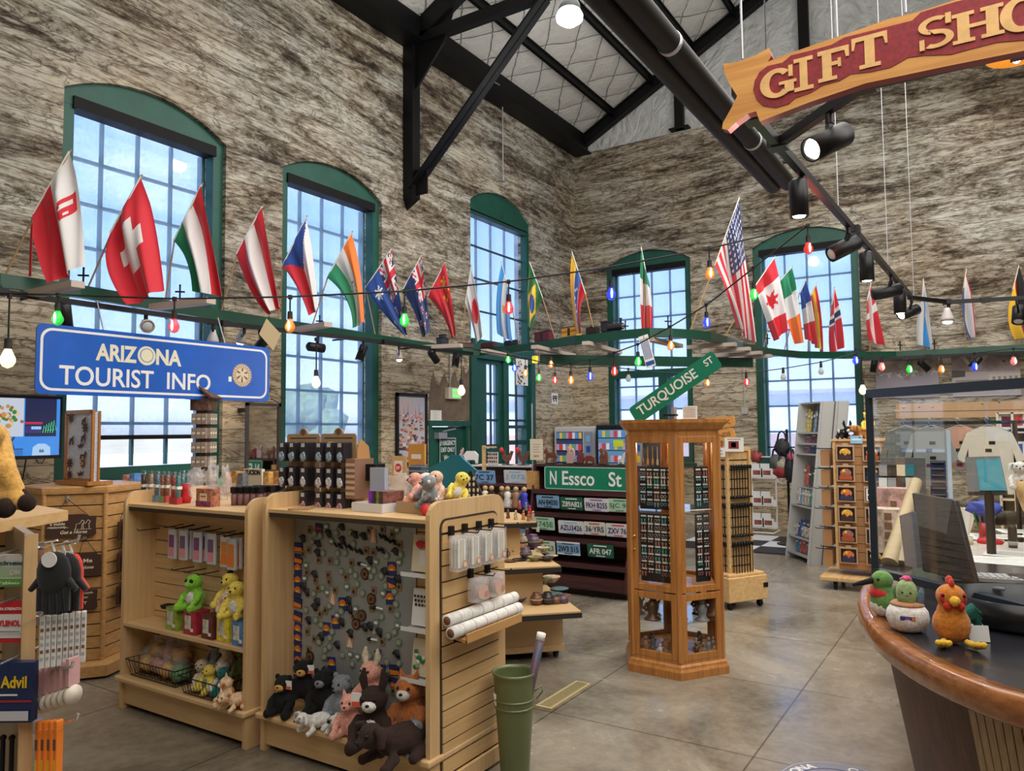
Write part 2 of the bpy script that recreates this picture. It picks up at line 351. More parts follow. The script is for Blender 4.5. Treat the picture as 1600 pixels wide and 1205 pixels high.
 def build(s,name,parent=None,label=None,cat=None,group=None,kind=None,bevel=0,sub=0):
  me=bpy.data.meshes.new(name)
  root=parent
  if parent is not None:
   org=parent['_w']if '_w' in parent else(0,0,0);org=Vector(org)
  elif s.v:
   xs=[v.x for v in s.v];ys=[v.y for v in s.v];zs=[v.z for v in s.v]
   org=Vector(((min(xs)+max(xs))/2,(min(ys)+max(ys))/2,min(zs)))
  else:org=Vector((0,0,0))
  me.from_pydata([v-org for v in s.v],[],s.f)
  for m in s.mats:me.materials.append(m)
  if not s.mats:me.materials.append(grey)
  me.polygons.foreach_set('material_index',s.m);me.polygons.foreach_set('use_smooth',s.sm)
  me.validate();me.update()
  o=bpy.data.objects.new(name,me);C.objects.link(o)
  if parent is not None:o.parent=parent
  else:o.location=org
  o['_w']=tuple(org)
  if label:o['label']=label
  if cat:o['category']=cat
  if group:o['group']=group
  if kind:o['kind']=kind
  if bevel:
   b=o.modifiers.new('bevel','BEVEL');b.width=bevel;b.segments=2;b.limit_method='ANGLE';b.angle_limit=.9
  if sub:
   q=o.modifiers.new('sub','SUBSURF');q.levels=sub;q.render_levels=sub
  return o
TXT={}
def thing(name,label,cat,loc,group=None,kind=None):
 o=bpy.data.objects.new(name,None);C.objects.link(o);o.location=loc;o.empty_display_size=.1
 o['_w']=tuple(loc)
 if label:o['label']=label
 if cat:o['category']=cat
 if group:o['group']=group
 if kind:o['kind']=kind
 return o
def kids(o):return[c for c in bpy.data.objects if c.parent==o]
def dup(root,loc,rz=0,label=None,group=None,children=None):
 r=root.copy();C.objects.link(r);r.location=loc;r.rotation_euler=(0,0,rz)
 if label:r['label']=label
 if group:r['group']=group
 for ch in(children if children is not None else root.children):
  c=ch.copy();C.objects.link(c);c.parent=r
  for g in ch.children:
   d=g.copy();C.objects.link(d);d.parent=c
 return r
def lerp(a,b,t):return a+(b-a)*t
VX,VY,VZ=Vector((1,0,0)),Vector((0,1,0)),Vector((0,0,1))
NX,NY=-VX,-VY
# ------------------------------------------------------------------ the setting
XB,YL,HW=14.4,7.49,7.86
XF,YR=-4.0,-9.3
fl=MB(floor_mat);fl.bx(XF,XB+.4,YR,YL+.4,-.2,0);fl.build('floor',kind='structure')
def arch_z(u,o):
 a,b,z0,z1,rise=o;c=(a+b)/2;hw=(b-a)/2
 t=(u-c)/hw;R=(hw*hw+rise*rise)/(2*rise)
 return z1+math.sqrt(max(0,R*R-(t*hw)**2))-(R-rise)
def wall(name,pt,u0,u1,h,openings,th):
 mb=MB(wall_mat);us={u0,u1}
 for o in openings:
  for i in range(17):us.add(round(lerp(o[0],o[1],i/16),5))
 us=sorted(us)
 for dep in(0,th):
  for a,b in zip(us[:-1],us[1:]):
   m=(a+b)/2;op=[o for o in openings if o[0]<m<o[1]]
   if not op:
    mb.quad(pt(a,dep,0),pt(b,dep,0),pt(b,dep,h),pt(a,dep,h))
   else:
    o=op[0]
    if o[2]>0:mb.quad(pt(a,dep,0),pt(b,dep,0),pt(b,dep,o[2]),pt(a,dep,o[2]))
    mb.quad(pt(a,dep,arch_z(a,o)),pt(b,dep,arch_z(b,o)),pt(b,dep,h),pt(a,dep,h))
 for o in openings:
  for u in(o[0],o[1]):mb.quad(pt(u,0,o[2]),pt(u,th,o[2]),pt(u,th,o[3]),pt(u,0,o[3]))
  if o[2]>0:mb.quad(pt(o[0],0,o[2]),pt(o[1],0,o[2]),pt(o[1],th,o[2]),pt(o[0],th,o[2]))
  for i in range(16):
   a,b=lerp(o[0],o[1],i/16),lerp(o[0],o[1],(i+1)/16)
   mb.quad(pt(a,0,arch_z(a,o)),pt(b,0,arch_z(b,o)),pt(b,th,arch_z(b,o)),pt(a,th,arch_z(a,o)))
 return mb.build(name,kind='structure')
ptL=lambda u,d,z:Vector((u,YL+d,z))
ptB=lambda u,d,z:Vector((XB+d,u,z))
W1=(3.70,5.54,1.40,5.24,.27);W2=(6.38,8.22,1.40,5.24,.27);W3=(10.46,12.50,0.0,5.88,.32);D1=(9.33,10.32,0.0,1.97,.001)
W4=(4.96,6.80,1.20,5.27,.27);W5=(1.90,3.74,1.20,5.27,.27)
wall('wall_left',ptL,XF,XB+.4,HW,[W1,W2,W3,D1],.4)
wall('wall_back',ptB,YR,YL,HW,[W4,W5],.4)
mb=MB(wall_mat);mb.bx(XF,XB+.4,YR-.2,YR,0,HW);mb.build('wall_right',kind='structure')
mb=MB(wall_mat);mb.bx(XF-.2,XF,YR,YL,0,HW);mb.build('wall_front',kind='structure')
# ceiling: two quilted slopes over the hall
pA,pB=PX(907,219,XB),PX(1083,74,XB)
SL=(pB.z-pA.z)/(pA.y-pB.y)
YRG=(YL+YR)/2
def cz(y):return pA.z+SL*(pA.y-y)if y>YRG else cz_r(y)
def cz_r(y):return pA.z+SL*(pA.y-YRG)-SL*(YRG-y)
mb=MB(quilt);zr_=pA.z+SL*(pA.y-YRG)
for(ya,yb)in((YL+.4,YRG),(YRG,YR-.3)):
 za=cz(ya)if ya>YRG else zr_;zb=zr_ if yb==YRG else cz_r(yb)
 vs=[(XF,ya,za),(XB+.4,ya,za),(XB+.4,yb,zb),(XF,yb,zb)]
 mb.add(vs+[(v[0],v[1],v[2]+.2)for v in vs],[(0,1,2,3),(7,6,5,4),(0,4,5,1),(1,5,6,2),(2,6,7,3),(3,7,4,0)])
mb.build('ceiling',kind='structure')
# white wrinkled insulation filling the gables above the concrete
for nm,X in(('wall_gable',XB),('wall_gable_front',XF)):
 mb=MB(wrinkle);e=.12
 prof=[(YR,HW),(YL,HW),(YL,cz(YL)),(YRG,zr_),(YR,cz_r(YR))]
 mb.prism([(p[0],p[1])for p in prof],(X+.02,0,0),VY,VZ,VX if X>0 else NX,.3)
 mb.build(nm,kind='structure')
 # eaves infill above left and right walls
for nm,y in(('trim_eave_left',YL),('trim_eave_right',YR-.2)):
 mb=MB(wrinkle);mb.bx(XF,XB+.4,y,y+.2,HW,cz(YL)+.05);mb.build(nm,kind='structure')
 # black steel: eave beam, rake beams, purlins, posts, trusses
def steel_beam(name,p0,p1,w_,h,label,up=(0,0,1),group=None,web=True):
 p0,p1=Vector(p0),Vector(p1);mb=MB(black_steel)
 d=(p1-p0).normalized();u=Vector(up);x=u.cross(d).normalized();y=d.cross(x)
 mb.beam(p0,p1,w_*.22,h,up=up)
 for sgn in(-1,1):mb.beam(p0+y*sgn*(h/2-.008),p1+y*sgn*(h/2-.008),w_,.016,up=up)
 return mb.build(name,label=label,cat='beam',group=group)
mb=MB(black_steel);mb.bx(XF,XB,YL-.32,YL-.02,HW-.03,HW+.36);mb.bx(XF,XB,YL-.40,YL-.02,HW-.05,HW-.02)
mb.build('eave_beam',label='massive black beam running along the top of the window wall',cat='beam')
steel_beam('rake_beam',(XB-.12,YL-.1,cz(YL-.1)-.18),(XB-.12,YRG,zr_-.18),.16,.24,'black sloping beam along the roof edge against the white gable insulation')
steel_beam('rake_beam',(XB-.12,YRG,zr_-.18),(XB-.12,YR+.1,cz_r(YR+.1)-.18),.16,.24,'black sloping beam on the far roof slope of the gable wall')
pur=['first','second','third','fourth','fifth','sixth']
for i,(px_,py_)in enumerate([(959,172),(1020,126),(1083,74),(1148,22)]):
 y=PX(px_,py_,XB-.1).y
 steel_beam('roof_purlin',(XF,y,cz(y)-.09),(XB-.05,y,cz(y)-.09),.07,.16,'%s black purlin up the quilted ceiling from the window wall'%pur[i],group='black roof purlins')
for i,y in enumerate((PX(1062,190,XB-.1).y,PX(1256,50,XB-.1).y)):
 mb=MB(black_steel);mb.bx(XB-.16,XB-.06,y-.09,y+.09,HW,cz(y+.09)-.315);mb.bx(XB-.2,XB-.02,y-.2,y+.2,HW,HW+.03)
 mb.build('gable_post',label=['short black post in the gable nearest the window wall corner','tall black post in the gable above the carved sign'][i],cat='post')
def truss(X,which):
 t=thing('roof_truss','black steel roof truss %s'%which,'roof truss',(X,YL-.15,HW))
 mb=MB(black_steel);mb.bx(X-.09,X+.09,YL-.2,YL-.02,5.42,HW);mb.add([(X-.09,YL-.2,5.42),(X+.09,YL-.2,5.42),(X+.09,YL-.02,5.42),(X-.09,YL-.02,5.42),(X,YL-.02,5.25)],[(0,1,4),(1,2,4),(2,3,4),(3,0,4)])
 mb.build('wall_post',t)
 mb=MB(black_steel)
 for s in(-1,1):mb.beam((X+s*.05,YL-.12,5.56),(X+s*.05,4.98,7.82),.035,.13,up=(1,0,0))
 mb.bx(X-.01,X+.01,YL-.42,YL-.1,5.45,5.85);mb.build('knee_brace',t)
 mb=MB(black_steel);mb.beam((X,YL-.2,7.88),(X,YRG,7.88),.14,.16);mb.beam((X,YRG,7.88),(X,YR,7.88),.14,.16);mb.build('bottom_chord',t)
 mb=MB(black_steel);mb.beam((X,YL-.1,cz(YL-.1)-.28),(X,YRG,zr_-.28),.14,.22);mb.beam((X,YRG,zr_-.28),(X,YR,cz_r(YR)-.28),.14,.22);mb.build('top_chord',t)
 mb=MB(black_steel);mb.prism([(YL-.05,HW+.5),(YL-1.05,HW+.62),(YL-.75,HW-.15),(YL-.2,HW-.75),(YL-.05,HW-.75)],(X-.02,0,0),VY,VZ,VX,.04);mb.build('gusset_plate',t)
 for y0,y1 in((4.98,4.98),(4.98,2.4),(2.4,2.4),(2.4,-.9)):
  mb=MB(black_steel);mb.beam((X,y0,7.9),(X,y1,cz(y1)-.3),.08,.08);mb.build('web_member',t)
truss(8.77,'between the second and third arched windows')
truss(2.66,'at the upper left above the first arched window')
# pendant dome lamps and conduit
def dome_lamp(p,label):
 t=thing('dome_lamp',label,'lamp',p)
 mb=MB(mat('lamp_stem',(.03,.12,.10),.4));mb.cyl(p+Vector((0,0,.30)),Vector((p.x,p.y,cz(p.y)-.1)),.014);mb.build('lamp_stem',t)
 mb=MB(mat('lamp_cap',(.06,.07,.07),.5));mb.lathe([(.04,.34),(.09,.30),(.12,.24),(.13,.17)],p);mb.build('lamp_cap',t)
 mb=MB(mat('ribbed_lamp_glass',(.85,.92,1),.2,emit=(.75,.88,1),es=1.0));prof=[(.09,.19),(.13,.16),(.16,.10),(.155,.05),(.10,.01),(.05,-.02),(.01,-.025)];mb.lathe(prof,p,n=32);mb.build('lamp_glass',t)
 d=light('lamp_bulb','POINT',p+Vector((0,0,-.16)),60,(.85,.93,1),.12)
dome_lamp(PZ(890,38,6.6),'glowing white dome pendant lamp under the quilted ceiling')
mb=MB(steel);q=[PX(772,127,8.6),PX(784,140,8.7)]
a0=PY(786,275,YL-.1);mb.tube([PY(772,128,YL-.36),PY(782,134,YL-.30),PY(785,150,YL-.1),a0],.012);mb.cyl(a0,a0+Vector((0,0,-.1)),.03,.035)
mb.build('hanging_conduit',label='thin grey conduit with a small end box hanging down the concrete beside the roof brace',cat='conduit')
# ------------------------------------------------------------------ windows
def arched_window(idx,pt,o,cols,rows,shade_to,extra=None):
 a,b,z0,z1,rise=o;zt=z1-.13
 t=thing('window_%d'%idx,'arched window with green frame',None,pt((a+b)/2,.12,z0),kind='structure')
 t['label']={1:'tall arched green window behind the blue road sign',2:'tall arched green window left of the framed poster',4:'arched green window in the far wall behind the slanted street sign',5:'arched green window in the far wall behind the grey bookcase'}[idx]
 n=[0]
 J=.13;D0,D1_=.06,.20
 fr=MB(green_paint)
 def bxw(u0,u1,d0,d1,za,zb,mbx):
  p,q=pt(u0,d0,za),pt(u1,d1,zb);mbx.bx(p.x,q.x,p.y,q.y,za,zb)
 bxw(a,a+J,D0,D1_,z0,z1,fr);bxw(b-J,b,D0,D1_,z0,z1,fr)
 bxw(a+J,b-J,D0,D1_,z0,z0+.12,fr)
 # arch head panel
 for d0,d1 in((D0,D0),(D0+.04,D0+.04)):
  for i in range(16):
   u,v=lerp(a,b,i/16),lerp(a,b,(i+1)/16)
   fr.quad(pt(u,d0-.004,zt),pt(v,d0-.004,zt),pt(v,d0-.004,arch_z(v,o)),pt(u,d0-.004,arch_z(u,o)))
 bxw(a+J,b-J,D0,D1_,zt,zt+.03,fr)
 fr.build('window_frame',t)
 sl=MB(green_paint);bxw(a-.05,b+.05,-.03,.2,z0-.07,z0,sl);sl.build('window_sill',t)
 gx0,gx1,gz0,gz1=a+J,b-J,z0+.12,zt
 mu=MB(mat('muntin_paint',(.035,.13,.14),.5))
 for k in range(1,cols):
  u=lerp(gx0,gx1,k/cols);bxw(u-.016,u+.016,.26,.30,gz0,gz1,mu)
 nz_=int(round((gz1-gz0)/rows))
 for k in range(1,nz_):
  z=gz1-k*(gz1-gz0)/nz_;bxw(gx0,gx1,.26,.30,z-.016,z+.016,mu)
 bxw(gx0-.02,gx0+.03,.24,.32,gz0,gz1,mu);bxw(gx1-.03,gx1+.02,.24,.32,gz0,gz1,mu)
 mu.build('muntin_grid',t)
 g=MB(glass);bxw(gx0,gx1,.275,.283,gz0,gz1,g);g.build('window_pane',t)
 if shade_to is not None:
  s=MB(shade_mat);s.quad(pt(gx0+.02,.2,shade_to),pt(gx1-.05,.2,shade_to),pt(gx1-.05,.2,gz1),pt(gx0+.02,.2,gz1));s.build('roller_shade',t)
  r=MB(mat('shade_roller',(.006,.006,.007),.6,spec=.2));bxw(gx0-.02,gx1+.02,.03,.2,gz1-.03,gz1+.09,r);bxw(gx0+.02,gx1-.05,.185,.215,shade_to-.03,shade_to+.015,r);r.build('shade_roller',t)
 if extra:extra(t,bxw)
 return t
arched_window(1,ptL,W1,4,.452,1.83)
arched_window(2,ptL,W2,4,.452,1.66)
def mull(t,bxw):
 m=MB(green_paint);bxw(5.50,5.68,.02,.28,1.3,2.95,m);bxw(5.0,6.75,.05,.25,2.93,3.08,m);m.build('window_frame',t)
arched_window(4,ptB,W4,4,.455,1.25,mull)
arched_window(5,ptB,W5,4,.455,1.25)
# third, door-height window: arched light over a green double door with narrow panes
t3=thing('window_3','tall arched green window over narrow paned green double doors',None,ptL(11.48,.1,0),kind='structure')
fr=MB(green_paint)
def b3(u0,u1,d0,d1,za,zb,m):m.bx(u0,u1,YL+d0,YL+d1,za,zb)
b3(10.46,10.54,.06,.2,3.3,5.88,fr);b3(12.42,12.50,.06,.2,3.3,5.88,fr);b3(10.46,12.5,-.04,.2,3.12,3.45,fr)
for i in range(16):
 u,v=lerp(10.46,12.5,i/16),lerp(10.46,12.5,(i+1)/16)
 fr.quad(ptL(u,.06,5.72),ptL(v,.06,5.72),ptL(v,.06,arch_z(v,W3)),ptL(u,.06,arch_z(u,W3)))
fr.build('window_frame',t3)
mu=MB(mat('dark_muntin',(.015,.06,.06),.5))
for k in range(1,4):b3(10.54+k*.47-.014,10.54+k*.47+.014,.26,.3,3.4,5.72,mu)
for k in range(1,5):b3(10.54,12.42,.16,.19,5.72-k*.575-.015,5.72-k*.575+.015,mu)
b3(10.46,12.5,.06,.22,5.66,5.74,mu);mu.build('muntin_grid',t3)
g=MB(glass);b3(10.54,12.42,.275,.283,3.4,5.72,g);b3(10.96,11.35,.1,.108,1.55,3.05,g);b3(11.69,12.31,.1,.108,1.2,3.08,g);g.build('window_pane',t3)
s=MB(shade_mat);s.quad(ptL(10.6,.22,3.4),ptL(12.36,.22,3.4),ptL(12.36,.22,5.7),ptL(10.6,.22,5.7));s.quad(ptL(11.7,.09,1.95),ptL(12.3,.09,1.95),ptL(12.3,.09,3.08),ptL(11.7,.09,3.08));s.quad(ptL(10.97,.09,1.55),ptL(11.34,.09,1.55),ptL(11.34,.09,3.05),ptL(10.97,.09,3.05));s.build('roller_shade',t3)
dr=MB(green_paint)
for(u0,u1)in((10.46,10.96),(11.35,11.69),(12.31,12.50)):b3(u0,u1,.03,.15,0,3.12,dr)
b3(10.96,11.35,.03,.15,0,1.55,dr);b3(11.69,12.31,.03,.15,0,1.2,dr);b3(10.96,11.35,.03,.15,3.05,3.12,dr);b3(11.69,12.31,.03,.15,3.08,3.12,dr)
b3(10.40,10.56,-.05,.1,0,3.15,dr);b3(12.38,12.52,-.05,.1,0,3.15,dr);b3(11.46,11.52,-.01,.1,0,3.12,dr)
dr.build('door_leaf',t3)
m=MB(mat('dark_muntin',(.015,.06,.06),.5))
for z in(1.60,2.05,2.52):b3(10.96,11.35,.06,.1,z-.02,z+.02,m)
for z in(1.62,1.66,2.05,2.52):b3(11.69,12.31,.06,.1,z-.02,z+.02,m)
b3(12.0,12.03,.06,.1,1.2,3.08,m);b3(11.15,11.17,.06,.1,1.55,3.05,m);b3(11.69,12.31,.05,.1,1.9,1.96,m)
m.build('muntin_grid',t3)
# emergency exit door
d1=thing('door_1','dark green emergency exit door with a lettered panel',None,ptL(9.83,0,0),kind='structure')
m=MB(green_paint);m.bx(9.35,10.30,YL+.04,YL+.10,0,1.93);m.build('door_leaf',d1)
m=MB(green_paint)
for u in(9.30,10.29):m.bx(u,u+.07,YL-.02,YL+.12,0,2.0)
m.bx(9.28,10.4,YL-.03,YL+.12,1.94,2.03);m.build('door_frame',d1)
m=MB(steel);m.bx(9.50,9.72,YL-.05,YL+.04,1.74,1.84);m.beam((9.6,YL-.06,1.86),(9.95,YL-.04,1.90),.03,.02);m.build('door_closer',d1)
m=MB(mat('sign_green',(.005,.07,.045),.4));y=YL+.035;m.bx(9.60,10.06,y-.012,y,1.05,1.76)
wm=white
for s_,z,h,wd in(('EMERGENCY',1.67,.075,.40),('EXIT ONLY',1.56,.075,.36),('Watch',1.43,.085,.22),('Your Step',1.31,.085,.36)):
 m.text(s_,(9.83,y-.012,z),VX,VZ,h,wm,width=wd,bold=.012)
for bx_ in((9.615,9.625,1.06,1.75),(10.035,10.045,1.06,1.75)):m.bx(bx_[0],bx_[1],y-.014,y-.01,bx_[2],bx_[3],wm)
m.bx(9.615,10.045,y-.014,y-.01,1.74,1.75,wm)
m.build('door_sign',d1)
# patched plaster above the exit door
mb=MB(mat('brown_plaster_patch',(.17,.125,.09),.9,var=.25,scale=4));rnd=random.Random(3)
poly=[(9.28,2.04),(10.42,2.04),(10.42,2.95)]
for i in range(14):poly.append((lerp(10.3,9.35,i/13),2.62+.14*math.sin(i*1.7)+rnd.uniform(-.05,.05)+.22*(1-i/13)))
mb.prism(poly,(0,YL-.004,0),VX,VZ,VY,.006);mb.build('trim_patch',kind='structure',label='brown bare plaster patch on the concrete above the exit door')
# ------------------------------------------------------------------ outside
mb=MB(mat('pale_yard',(.82,.81,.80),.9));mb.bx(-30,80,-40,90,-.6,-.5);mb.build('ground_outside',kind='structure',label='pale yard outside the windows')
def tree(p,r,h,label):
 t=thing('yard_tree',label,'tree',p,'trees outside the windows')
 m=MB(mat('leafy_green',(.16,.22,.13),.9,var=.3,scale=3));rn=random.Random(int(p.x*10))
 for i in range(9):m.ball(p+Vector((rn.uniform(-r,r)*.6,rn.uniform(-r,r)*.6,h*rn.uniform(.45,.9))),r*rn.uniform(.4,.6),n=10,bumpy=.5,seed=i)
 m.build('crown',t)
 m=MB(brown);m.cyl(p,p+Vector((0,0,h*.6)),.22,.12);m.build('trunk',t)
tp=PX(482,650,40);tree(Vector((40,tp.y,-.5)),2.6,5.2,'blurred leafy tree seen through the lower panes of the second window')
t=thing('yard_building','pale low building with a reddish base seen through the far windows','building',(44,12,-.5))
m=MB(mat('pale_render',(.62,.66,.72),.8));m.bx(40,48,-6,34,-.5,3.6);m.build('building_wall',t)
m=MB(mat('brick_base',(.45,.3,.26),.8));m.bx(39.9,40.0,-6,34,-.5,1.6);m.build('brick_base',t)
m=MB(grey);m.bx(39.5,48.5,-6.5,34.5,3.6,3.8);m.build('building_roof',t)
# back right: checkered mat of the kitchen corner
mb=MB(white);
for i in range(3):
 for j in range(3):
  mb.bx(11.6+i*.62,12.22+i*.62,2.55+j*.62,3.17+j*.62,0,.012,white if(i+j)%2 else black)
mb.build('checkered_mat',label='black and white checkered mat on the floor in front of the white wire rack',cat='mat')
def PD(x,y,d):return E0+ray(x,y)*d
# ------------------------------------------------------------------ train shelf that runs round the hall
ZS=3.1
edge=[PZ(-60,418,ZS)]+[PZ(x,y,ZS)for x,y in((0,431),(125,449),(337,486),(400,496),(587,525),(686,540),(722,546),(750,547),(790,543),(830,538),(900,527),(980,518),(1015,515),(1050,516),(1085,518),(1110,521),(1135,528),(1160,538),(1200,546),(1250,551),(1320,552),(1400,551),(1500,547),(1600,541),(1680,535))]
edge=[Vector((min(p.x,14.02),p.y,ZS))for p in edge]
def offset(path,d):
 out=[]
 for i,p in enumerate(path):
  t=(path[min(i+1,len(path)-1)]-path[max(i-1,0)]).normalized();nrm=Vector((-t.y,t.x,0))
  out.append(p+nrm*d)
 return out
inner=offset(edge,.30);mid=offset(edge,.15)
ts=thing('train_shelf','dark green shelf with pale brackets winding round the hall above the windows','shelf',(edge[8].x,edge[8].y,ZS-.1))
mb=MB(shelf_green)
def sweep(mb,a,b,z0,z1,m=None):
 n=len(a);vs=[Vector((p.x,p.y,z0))for p in a]+[Vector((p.x,p.y,z1))for p in a]+[Vector((p.x,p.y,z1))for p in b]+[Vector((p.x,p.y,z0))for p in b]
 fs=[]
 for i in range(n-1):
  for k in range(4):
   j=(k+1)%4;fs.append((k*n+i,k*n+i+1,j*n+i+1,j*n+i))
 fs+=[(0,n,2*n,3*n),(n-1,4*n-1,3*n-1,2*n-1)]
 mb.add(vs,fs,m)
sweep(mb,edge,inner,ZS-.02,ZS+.005);mb.build('shelf_board',ts)
mb=MB(mat('fascia_green',(.006,.06,.034),.35));sweep(mb,offset(edge,-.012),offset(edge,.012),ZS-.085,ZS+.02);sweep(mb,offset(edge,-.04),offset(edge,.02),ZS-.095,ZS-.08);mb.build('shelf_fascia',ts)
pale=mat('pale_bracket_wood',(.50,.42,.36),.6)
for p,q in(((40,462),(122,444)),((461,516),(513,507)),((659,543),(721,540)),((756,548),(800,557)),((835,542),(895,556)),((915,536),(967,551)),((1015,530),(1062,541)),((1075,543),(1150,538)),((1098,550),(1172,545)),((1120,556),(1190,551)),((1141,561),(1204,556)),((240,480),(330,470))):
 m=MB(pale);a,b=PZ(*p,2.98),PZ(*q,2.98);m.beam(a,b,.10,.05,up=(0,0,1));m.build('bracket',ts)
m=MB(shelf_green);m.beam(PZ(845,562,2.86),PZ(1174,567,2.86),.1,.14);m.build('support_beam',ts)
m=MB(black_steel)
for i in range(2,7):m=MB(black_steel);m.cyl(Vector((edge[i].x,edge[i].y+.28,ZS)),Vector((edge[i].x,YL,ZS+.0)),.012);m.build('wall_rod',ts)
# small iron finials along the shelf edge
for x,y in((135,438),(286,462),(504,505),(983,512),(1050,505),(1205,530),(1412,540),(1466,538)):
 p=PZ(x,y+8,ZS)+Vector((0,.05,0));m=MB(black_steel);m.cyl(p,p+Vector((0,0,.15)),.008);m.beam(p+Vector((-.03,.03,.09)),p+Vector((.03,-.03,.09)),.014,.014);m.ball(p+Vector((0,0,.15)),.012,n=6);m.build('track_signal',ts)
 # toy train standing on the shelf loop
def path_at(s):
 best=None
 for a,b in zip(mid[:-1],mid[1:]):
  pa,pb=proj(a),proj(b)
  if pa[0]<=s<=pb[0]:
   t=(s-pa[0])/(pb[0]-pa[0]+1e-9);return a.lerp(b,t),(b-a).normalized()
 return mid[10],VX
def proj(p):
 v=Vector(p)-E0;z=v.dot(_f);return(800+F_PX*v.dot(_r2)/z,602.5+F_PX*v.dot(_d2)/z)
def car(px_,kind,L_,label,col):
 p,d=path_at(px_);ang=math.atan2(d.y,d.x);z=ZS+.005
 t=thing('toy_locomotive' if kind=='loco' else 'toy_train_car',label,'toy train',(p.x,p.y,z),'toy train on the shelf')
 M_=Matrix.Translation((p.x,p.y,z))@Matrix.Rotation(ang,4,'Z')
 def mk(name,m,fn):b=MB(m);b.M=M_;fn(b);b.build(name,t)
 body=mat('toy_'+label.split()[0],col,.4)
 wy=.038
 def wheels(b):
  for x in([-.4,-.28,.28,.4]if kind!='loco' else[-.36,-.2,-.04,.12,.3,.4]):
   for s in(-1,1):b.cyl((x*L_,s*wy-.004,.022),(x*L_,s*wy+.004,.022),.022 if kind!='loco' else .028,m=black,n=10)
  b.bx(-.47*L_,.47*L_,-.03,.03,.025,.04,black)
 mk('wheel_set',black,wheels)
 if kind=='box':
  mk('car_body',body,lambda b:(b.bx(-.48*L_,.48*L_,-.05,.05,.04,.165),b.bx(-.49*L_,.49*L_,-.055,.055,.165,.175,black),b.bx(-.08*L_,.08*L_,-.053,.053,.05,.155,dark)))
  if col[0]>.5:
   m=MB(black);m.M=M_
   for sx_ in(-.27,.27):m.text('RAILWAY' if sx_<0 else 'EXPRESS',(sx_*L_,-.051,.11),VX,VZ,.03,red,width=.12)
   m.build('lettering',t)
 elif kind=='gondola':
  mk('car_body',body,lambda b:(b.bx(-.48*L_,.48*L_,-.05,.05,.04,.10),[b.ball((x*.02*L_,0,.1),(.02,.04,.02),black,7)for x in range(-20,21,5)]))
 elif kind=='caboose':
  mk('car_body',body,lambda b:(b.bx(-.4*L_,.4*L_,-.05,.05,.04,.135),b.bx(-.46*L_,.46*L_,-.055,.055,.135,.145,black),b.bx(-.15*L_,.15*L_,-.045,.045,.145,.19),b.bx(-.18*L_,.18*L_,-.05,.05,.19,.198,black),b.cyl((.3*L_,0,.14),(.3*L_,0,.18),.01,m=black)))
 elif kind=='tender':
  mk('car_body',body,lambda b:(b.bx(-.45*L_,.45*L_,-.048,.048,.04,.12),b.ball((0,0,.12),(.35*L_,.035,.03),black,8)))
 else:
  mk('boiler',body,lambda b:(b.cyl((-.15*L_,0,.095),(.46*L_,0,.095),.045,n=14),b.cyl((.46*L_,0,.095),(.475*L_,0,.095),.03,m=grey)))
  mk('cab',body,lambda b:(b.bx(-.42*L_,-.15*L_,-.052,.052,.05,.17),b.bx(-.46*L_,-.12*L_,-.06,.06,.17,.18)))
  mk('smokestack',body,lambda b:(b.lathe([(.014,0),(.014,.05),(.024,.07),(.02,.075)],(.36*L_,0,.13)),b.ball((.2*L_,0,.14),.018),b.ball((.05*L_,0,.14),.022)))
  mk('cowcatcher',body,lambda b:b.prism([(0,-.05),(.05,0),(0,.05)],(.47*L_,0,.01),VX,VY,VZ,.03))
for a in((691,'caboose',.22,'dark caboose with a raised cupola at the tail of the toy train',(.03,.03,.035)),(727,'gondola',.26,'rusty open toy wagon just in front of the dark caboose',(.10,.035,.03)),(764,'gondola',.26,'reddish open toy wagon seen below the blue and white flag',(.12,.03,.035)),(800,'gondola',.24,'black toy coal wagon beside the blue flag tip',(.02,.02,.022)),(851,'box',.34,'maroon long toy boxcar left of the yellow one',(.14,.02,.035)),(894,'box',.32,'yellow toy boxcar with red lettering',(.75,.42,.03)),(927,'tender',.18,'coal-filled black toy tender behind the steam engine',(.02,.02,.02)),(958,'loco',.36,'black toy steam engine leading the train',(.018,.018,.02))):
 car(*a)
 # ------------------------------------------------------------------ lighting tracks and spot heads
def track(pts,label,r=.018):
 t=thing('light_track',label,'light track',pts[0]);m=MB(black)
 for a,b in zip(pts[:-1],pts[1:]):m.beam(a,b,.04,.045)
 for p in pts[1:-1]:m.box(p,(.09,.09,.055))
 m.build('rail',t);return t
def PTL(x):
 y=456+(x/740)*97+(4 if 200<x<600 else 0);return PZ(x,y,2.96)
tl=track([PTL(-60),PTL(0),PTL(350),PTL(600),PTL(738)],'long black lighting track under the shelf on the window side')
zt=3.3
trp=[PZ(1600,72,zt)+Vector((0,-.5,0)),PZ(1600,75,zt),PZ(1350,132,zt),PZ(1215,225,zt),PZ(1330,360,zt),PZ(1422,462,zt)]
trp[4].y=lerp(trp[3].y,trp[5].y,.4)
tr=track(trp,'black lighting track running from the carved sign towards the far wall')
tr2=track([PZ(1420,465,zt),PZ(1480,472,zt),PZ(1540,469,zt),PZ(1660,462,zt)],'short black track crossing in front of the far wall flags')
tr3=track([PZ(1215,225,zt),PZ(1180,183,zt),PZ(1150,140,zt)],'black track stub behind the tail of the carved sign')
for nm,(x,y)in(('',(1310,335)),('',(1388,428)),('',(1428,466))):
 p=PZ(x,y,zt);m=MB(steel);m.cyl(p+Vector((0,0,.02)),Vector((p.x,p.y,cz(p.y)-.05)),.004,n=5)
 m.build('suspension_cable',label='thin steel cable %s holding up the black lighting track'%{1310:'nearest the carved sign',1388:'in the middle',1428:'at the far corner'}[x],cat='cable',group='track suspension cables')
glow_w=mat('lamp_glow',(1,.95,.9),.4,emit=(1,.93,.82),es=9.0)
